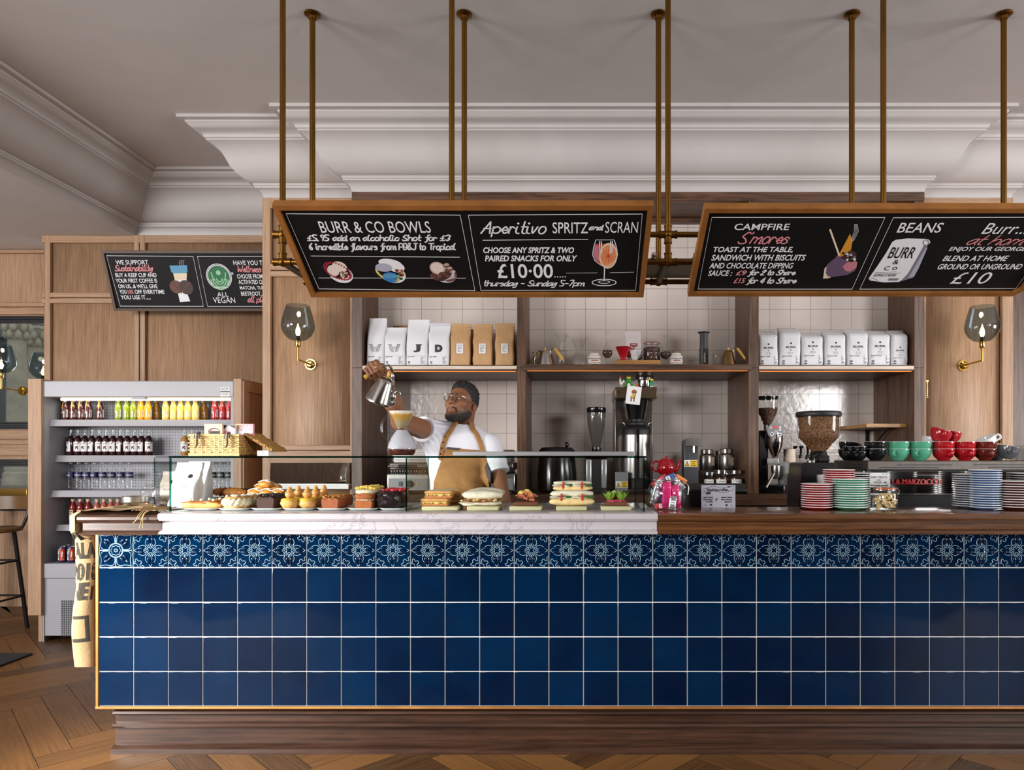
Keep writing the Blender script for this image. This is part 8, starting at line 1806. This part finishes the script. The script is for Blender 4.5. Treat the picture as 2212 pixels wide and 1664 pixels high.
put(C0,2038,3.57,0,'cup red','red cup at the bottom of the stack next to the green cups',G('red'),-1.5); put(C0,2038,3.57,.0375,'cup red','red cup second in the stack next to the green cups',G('red'),.8); put(C0,2084,3.57,0,'cup red','red cup at the bottom of the pair next to the maroon cup',G('red'),-1.6); put(C0,2084,3.57,.0375,'cup red','red cup on top of the pair next to the maroon cup',G('red'),.9)
put(C0,2024,3.60,.100,'cup red','tilted red cup topmost, leaning towards the green cups',G('red'),-1.8,.42); put(C0,2050,3.66,.094,'cup red','tilted red cup topmost, behind the leaning one',G('red'),-1.7,.15); put(C0,2010,3.70,.062,'china','white cup showing behind the red and green cups',G('white'),.3,.2)
put(C0,2128,3.57,0,'cup maroon','maroon cup at the bottom next to the red pair',G('maroon'),-1.7); put(C0,2128,3.57,.0375,'cup maroon','maroon cup on top next to the grey cup',G('maroon'),.5); put(C0,2174,3.55,.012,'cup grey','tilted grey cup between the maroon cups and the tumblers',G('grey'),-2.1,.22)
put(C0,2138,3.72,.066,'china','white cup lying tilted behind the maroon cups',G('white'),-.3,-.5); put(C0,2152,3.70,0,'cup grey','grey cup at the back behind the maroon pair',G('grey'),-.2)
kill(C0); kill(E0)
for k, (px, Y) in enumerate(((2196,3.60),(2222,3.58),(2208,3.70),(2184,3.72),(2234,3.70),(2200,3.80))):
    c = (PX(px,Y),Y,MT2); r = thing('tumbler', ['faceted glass tumbler at the front beside the grey cup','faceted glass tumbler at the very edge of view','faceted glass tumbler in the second row of the tumblers','faceted glass tumbler behind the tilted grey cup','faceted glass tumbler in the second row at the edge of view','faceted glass tumbler at the back of the tumblers'][k], 'glass', c, 'glass tumblers on the espresso machine'); M().lathe([(0,.004),(.024,.004),(.027,.0),(.029,.004),(.034,.078),(.033,.079),(.027,.012),(0,.01)],c,10).build('body','glass clear',r,recalc=False,smooth=.2)
# saucers
def saucer(mt):
    m = M().lathe([(0,0),(.036,0),(.038,.002),(.052,.005),(.073,.0115),(.0757,.0132),(.0759,.0150)],(0,0,0),48); m.mat = 1; m.lathe([(.0759,.0150),(.0757,.0166),(.0752,.0175),(.072,.0172),(.052,.0105),(.036,.006),(0,.005)],(0,0,0),48)
    o = m.build('saucer',[mt,'china'],None,recalc=False,smooth=1.0); tag(o,'x','saucer'); return o
S0 = saucer('cup green')
def stack(px, Y, n, dz, mt, label, grp, s=1.0, z0=CT+.0005, lean=(0,0), cols=None):
    x = PX(px,Y); R = random.Random(int(px))
    for k in range(n):
        mm = cols[k % len(cols)] if cols else mt
        lb = label if n < 3 else ('topmost of the '+label if k == n-1 else 'lowest of the '+label if k == 0 else 'saucer inside the '+label)
        o = dup(S0,(x+lean[0]*k+R.uniform(-.0012,.0012),Y+lean[1]*k+R.uniform(-.001,.001),z0+k*dz),R.uniform(0,6),lb,grp,(s,s,s),mats={'cup green':mm})
stack(1764.5,3.075,11,.0102,'cup red','red saucers in the front stack, nearest the grinder','front stack of red saucers',.92); stack(1812,3.155,17,.0102,'cup red','red saucers in the taller stack behind the green one','rear stack of red saucers',.93); stack(1835,3.062,13,.0102,'cup green','green saucers in the stack beside the treat jar','stack of green saucers',1.03)
stack(1850,3.165,16,.0100,'cup black','black saucers in the stack behind the green saucers','stack of black saucers',.8)
stack(2128,3.07,17,.0103,'cup blue glaze','pale blue saucers in the tallest stack','tall stack of pale blue saucers',.88); stack(2090,3.165,15,.0103,'cup blue mirrored','dim blue saucers standing for the pale blue stack mirrored in the machine','rear saucers standing for a mirrored stack',.86); stack(2190,3.065,11,.0112,'cup brown glaze','brown saucers in the wide stack beside the blue one','stack of brown saucers',1.08); stack(2212,3.17,15,.0105,'cup black','black saucers in the stack behind the brown ones','rear stack of black saucers',.95)  # dim blue stack: reflection of the pale blue saucers built as solid saucers
bpy.data.objects.remove(S0)
# treat jar and cards
mat('treat', (206,178,120), 0.7, noise=.1, scale=60); mat('treat pale', (222,202,160), 0.7)
def biscuits(c, rr, h, r):
    R = random.Random(12)
    for k in range(46):
        a = R.uniform(0,2*PI); q = rr*.80*math.sqrt(R.random()); zz_ = c[2]+.012+R.random()*h*.55; m = M(); Q = Matrix.Rotation(R.uniform(0,3),3,'X') @ Matrix.Rotation(R.uniform(0,3),3,'Z'); o = Vector((c[0]+q*math.cos(a),c[1]+q*math.sin(a),zz_))
        for s in (-1,1):
            for t_ in (-1,1): m.ell(o+Q@Vector((s*.007,t_*.0035,0)),(.0052,.0045,.0042),8,6,Q)
        m.ell(o,(.008,.004,.0042),8,6,Q); m.build('bone_biscuit','treat' if k % 3 else 'treat pale',r)
tj = clip_jar(PX(1912,3.02),3.02,CT+.0006,.052,.108,'clip-top glass jar of bone-shaped dog treats with an orange ring',biscuits,'treat_jar'); 
mat('ring orange', (214,98,44), 0.4)
for ch in tj.children:
    if ch.name.startswith('rubber'): ch.data.materials[0] = MAT['ring orange']
r = thing('treat_sign', 'handwritten white card reading FREE TREATS FOR DOGGOS above the treat jar', 'card', (PX(1900,3.44),3.443,PZ(1052,3.44))); x0, x1, z0, z1 = PX(1878.5,3.44), PX(1921,3.44), PZ(1053,3.44), PZ(1021.5,3.44)
M().box(x0,x1,3.441,3.4435,z0,z1).build('paper','white paper',r); S = Sheet((x0,3.441,z0),(1,0,0),(0,0,1),.0008); w, h = x1-x0, z1-z0
for s_, a, b_, y0, y1 in (('FREE TREATS',.08,.90,.62,.76),('FOR',.38,.56,.44,.55),('DOGGOS',.22,.62,.26,.40)): S.script(s_.replace('G','6').lower().upper() if False else s_.lower(),w*a,w*b_,h*y0,h*y1,.0022,.1) if False else S.text(s_,w*a,w*b_,h*y0,h*y1,.006,.15)
S.script('& Housebaby yourself',w*.07,w*.94,h*.05,h*.20,.0018,.3); S.rect(w*.6,w*.95,h*.90,h*.93); S.disc((w*.80,h*.33),.006,0,1,8,.004); S.build('writing',['ink'],r)
r = thing('question_sign', 'grey handwritten card reading Would you rather on the worktop', 'card', (PX(1552,3.2),3.2,CT)); x0, x1, z1 = PX(1515,3.2), PX(1588.5,3.2), PZ(1048,3.2); z0 = CT+.0005; mat('card grey', (176,176,190), 0.5)
M().box(x0,x1,3.2,3.204,z0,z1).build('paper','card grey',r); S = Sheet((x0,3.2,z0),(1,0,0),(0,0,1),.0008); w, h = x1-x0, z1-z0
S.script('Would you rather...',w*.17,w*.82,h*.70,h*.86,.0022,.25); S.line(cr([(w*.15,h*.66,0),(w*.35,h*.74,0),(w*.6,h*.66,0),(w*.86,h*.74,0)],6),.0016); S.line(cr([(w*.13,h*.84,0),(w*.35,h*.94,0),(w*.6,h*.86,0),(w*.86,h*.93,0)],6),.0016); S.line([(w*.86,h*.93),(w*.97,h*.97),(w*.92,h*.86),(w*.97,h*.80),(w*.86,h*.74)],.0016); S.line([(w*.15,h*.70),(w*.04,h*.62),(w*.10,h*.72),(w*.03,h*.82),(w*.14,h*.84)],.0016); S.poly([(w*.13,h*.66),(w*.27,h*.70),(w*.27,h*.60),(w*.14,h*.57)]); S.poly([(w*.75,h*.93),(w*.84,h*.95),(w*.84,h*.87)])
for k, s_ in enumerate(('never have','another','coffee')): S.script(s_,w*(.05+.04*(k==2)*2),w*(.34 if k else .34),h*(.42-k*.10),h*(.49-k*.10),.0016,.3)
for k, s_ in enumerate(('never have','another','dessert')): S.script(s_,w*(.58 if k < 2 else .68),w*.90,h*(.42-k*.10),h*(.49-k*.10),.0016,.3)
S.script('or',w*.42,w*.48,h*.30,h*.40,.0018,.3); S.disc((w*.28,h*.12),.006,0,1,10,.005); S.disc((w*.74,h*.10),.006,0,1,10,.005); S.line([(w*.14,h*.14),(w*.10,h*.07)],.0016); S.line([(w*.87,h*.14),(w*.91,h*.07)],.0016); S.build('writing',['ink'],r)
r = thing('card_reader_stand', 'black stand behind the question card', 'stand', (PX(1510,3.3),3.3,.955)); M().box(PX(1482,3.28),PX(1560,3.28),3.27,3.40,WB,PZ(1058,3.28),.006).ext([(PX(1480,3.26),3.26,PZ(1062,3.26)),(PX(1615,3.26),3.26,PZ(1062,3.26)),(PX(1615,3.26),3.32,PZ(1050,3.26)),(PX(1480,3.26),3.32,PZ(1050,3.26))],(0,0,.01)).build('body','black matt',r)
# jar of wrapped bars on the worktop edge
mat('wrap pink', (222,50,120), 0.25, .3); mat('wrap silver', (196,200,210), 0.2, .7); mat('wrap red', (196,58,64), 0.35); mat('wrap blue', (70,90,150), 0.35); mat('wrap green', (120,170,160), 0.4); mat('wrap orange', (226,130,50), 0.4)
cj = (PX(1440,3.06),3.06,CT+.0006); r = thing('sweet_jar', 'round glass jar crammed with pink and silver wrapped bars at the marble end', 'jar', cj)
M().lathe([(0,.003),(.060,.003),(.074,.015),(.086,.055),(.086,.085),(.076,.115),(.064,.130),(.062,.140),(.066,.146)],cj,40).build('body','glass clear',r,recalc=False)
M().tube([(cj[0]+.066*math.cos(a*PI/16),cj[1]+.066*math.sin(a*PI/16),cj[2]+.134) for a in range(32)],.0022,6,closed=True).tube(cr([(cj[0]+.066,cj[1]-.02,cj[2]+.134),(cj[0]+.092,cj[1]-.03,cj[2]+.11),(cj[0]+.090,cj[1]-.03,cj[2]+.07)],5),.0022,6).build('wire_clip','chrome',r)
def bar(c, Q, L, wd, mt, label, band_=None):
    b_ = thing('wrapped_bar', label, 'sweet', c, 'wrapped bars in the round jar'); m = M(); n = 12; k = 12; c = Vector(c)
    for j in range(k+1):
        t_ = j/k; e = 1 if .12 < t_ < .88 else .95
        for i in range(n):
            a = 2*PI*i/n; th = wd*.32*(1 if .12 < t_ < .88 else .12); m.v.append(c+Q@Vector((wd/2*e*math.copysign(abs(math.cos(a))**.6,math.cos(a)), th*math.copysign(abs(math.sin(a))**.6,math.sin(a))+.0012*math.sin(i*2.3+j*1.9), (t_-.5)*L)))
    m.f += [[j*n+i, j*n+(i+1)%n, (j+1)*n+(i+1)%n, (j+1)*n+i] for j in range(k) for i in range(n)]+[list(range(n))[::-1],[k*n+i for i in range(n)]]; m.m += [0]*(len(m.f)-len(m.m)); m.build('wrapper',mt,b_,smooth=.9)
    if band_:
        S = Sheet(c+Q@Vector((0,-wd*.33,0)),Q@Vector((1,0,0)),Q@Vector((0,0,1)),.0022); S.rect(-wd*.36,wd*.36,-L*.12,L*.16); S.lift = .003; S.rect(-wd*.26,wd*.2,.0,L*.05,1); S.build('label',['white paper','ink grey'],b_)
QQ = lambda a, b_, d=0: Matrix.Rotation(a,3,'Y') @ Matrix.Rotation(b_,3,'X') @ Matrix.Rotation(d,3,'Z')
X, Yj, Zj = cj
for dx, dy, dz, Q, L, wd, mt, lb, bd in ((-.006,-.052,.070,QQ(.0,.1),.115,.040,'wrap pink','pink wrapped bar standing at the front of the jar, nearer the case',0),(.036,-.044,.062,QQ(-.12,.1),.105,.038,'wrap pink','pink wrapped bar at the front of the jar, away from the case',0),(.020,-.060,.036,QQ(.1,.05),.060,.034,'wrap silver','silver bar low at the front of the jar',1),
    (-.050,-.025,.075,QQ(.25,.1,.4),.095,.036,'wrap silver','silver and blue bar pressed against the jar side by the case',1),(-.030,.0,.125,QQ(.9,.3),.08,.0375,'wrap red','red bar sticking up near the jar mouth',1),(.005,-.01,.138,QQ(1.2,.1),.07,.0375,'wrap blue','blue bar lying across the jar mouth',1),(.048,.0,.120,QQ(-.7,.2),.08,.0375,'wrap silver','silver bar leaning out of the mouth by the oak worktop',1),
    (-.030,-.030,.020,QQ(1.45,.1),.055,.026,'wrap red','red bar lying low in the jar by the case',1),(.055,.02,.07,QQ(.1,.0,.5),.09,.03,'wrap green','green bar at the jar side away from the case',0),(-.02,.03,.07,QQ(.0,.0),.1,.035,'wrap blue','blue bar deep in the middle of the jar',0),(.030,.035,.07,QQ(.2,.0),.1,.035,'wrap red','red bar deep at the back of the jar',0),(-.055,.02,.06,QQ(-.1,0,.9),.08,.03,'wrap green','green bar at the back of the jar by the case',0),(.064,-.010,.138,QQ(-1.0,.1),.055,.022,'wrap orange','orange twist sticking out of the jar mouth',0)): bar((X+dx,Yj+dy*.8,Zj+dz),Q,L,wd,mt,lb,bd)

# ================================================================== BY THE MIRRORS
mat('stool seat', (96,66,30), 0.35, noise=.1, scale=10)
def stool(x, y, label):
    r = thing('bar_stool', label, 'stool', (x,y,0), 'black metal bar stools'); c = (x,y,0)
    M().lathe([(0,.742),(.16,.744),(.175,.752),(.175,.768),(.16,.776),(0,.772)],c,32).build('seat','stool seat',r)
    for k in range(4):
        a = PI/4+k*PI/2; M().tube([(x+.12*math.cos(a),y+.12*math.sin(a),.745),(x+.20*math.cos(a),y+.20*math.sin(a),.0)],.014,8).build('leg','black metal',r)
    for h_, q in ((.25,.170),(.52,.140)): M().tube([(x+q*1.06*math.cos(a*PI/2+PI/4),y+q*1.06*math.sin(a*PI/2+PI/4),h_) for a in range(4)],.008,6,closed=True).build('footrest','black metal',r)
    for s in (-1,1): M().tube(cr([(x+s*.10,y+.13,.745),(x+s*.115,y+.17,.85),(x+s*.12,y+.18,.97)],4),.011,8).build('back_post','black metal',r)
    M().grid(lambda u, v: Vector((x-.19+.38*u, y+.13+.055*math.sin(u*PI), .90+.10*v)), 14, 3).build('backrest','stool seat',r,recalc=False)
stool(-4.30,5.05,'black metal stool with a brown seat beside the fridge oak side'); stool(-4.78,5.15,'black metal stool with a brown seat at the edge of view')
mat('brass ledge', (120,92,42), 0.3, .9)
r = thing('bar_ledge', 'brass-edged bar ledge under the mirrors on the far wall', 'table', (-5.0,5.7,0)); M().box(-6.3,PX(58,5.62),5.62,FY-.03,PZ(1079,5.62),PZ(1056,5.62),.004).build('top','brass ledge',r); M().box(-4.95,-4.91,5.68,5.74,0,PZ(1079,5.62)).box(-6.0,-5.96,5.68,5.74,0,PZ(1079,5.62)).build('leg','black metal',r)
mat('mat black', (30,32,34), 0.9, noise=.3, scale=90, bump=.3)
solo('door_mat', M().box(-5.2,-3.56,3.4,4.49,.0005,.012,.003,1), 'mat black', 'dark floor mat with a straight edge on the oak floor', 'mat')
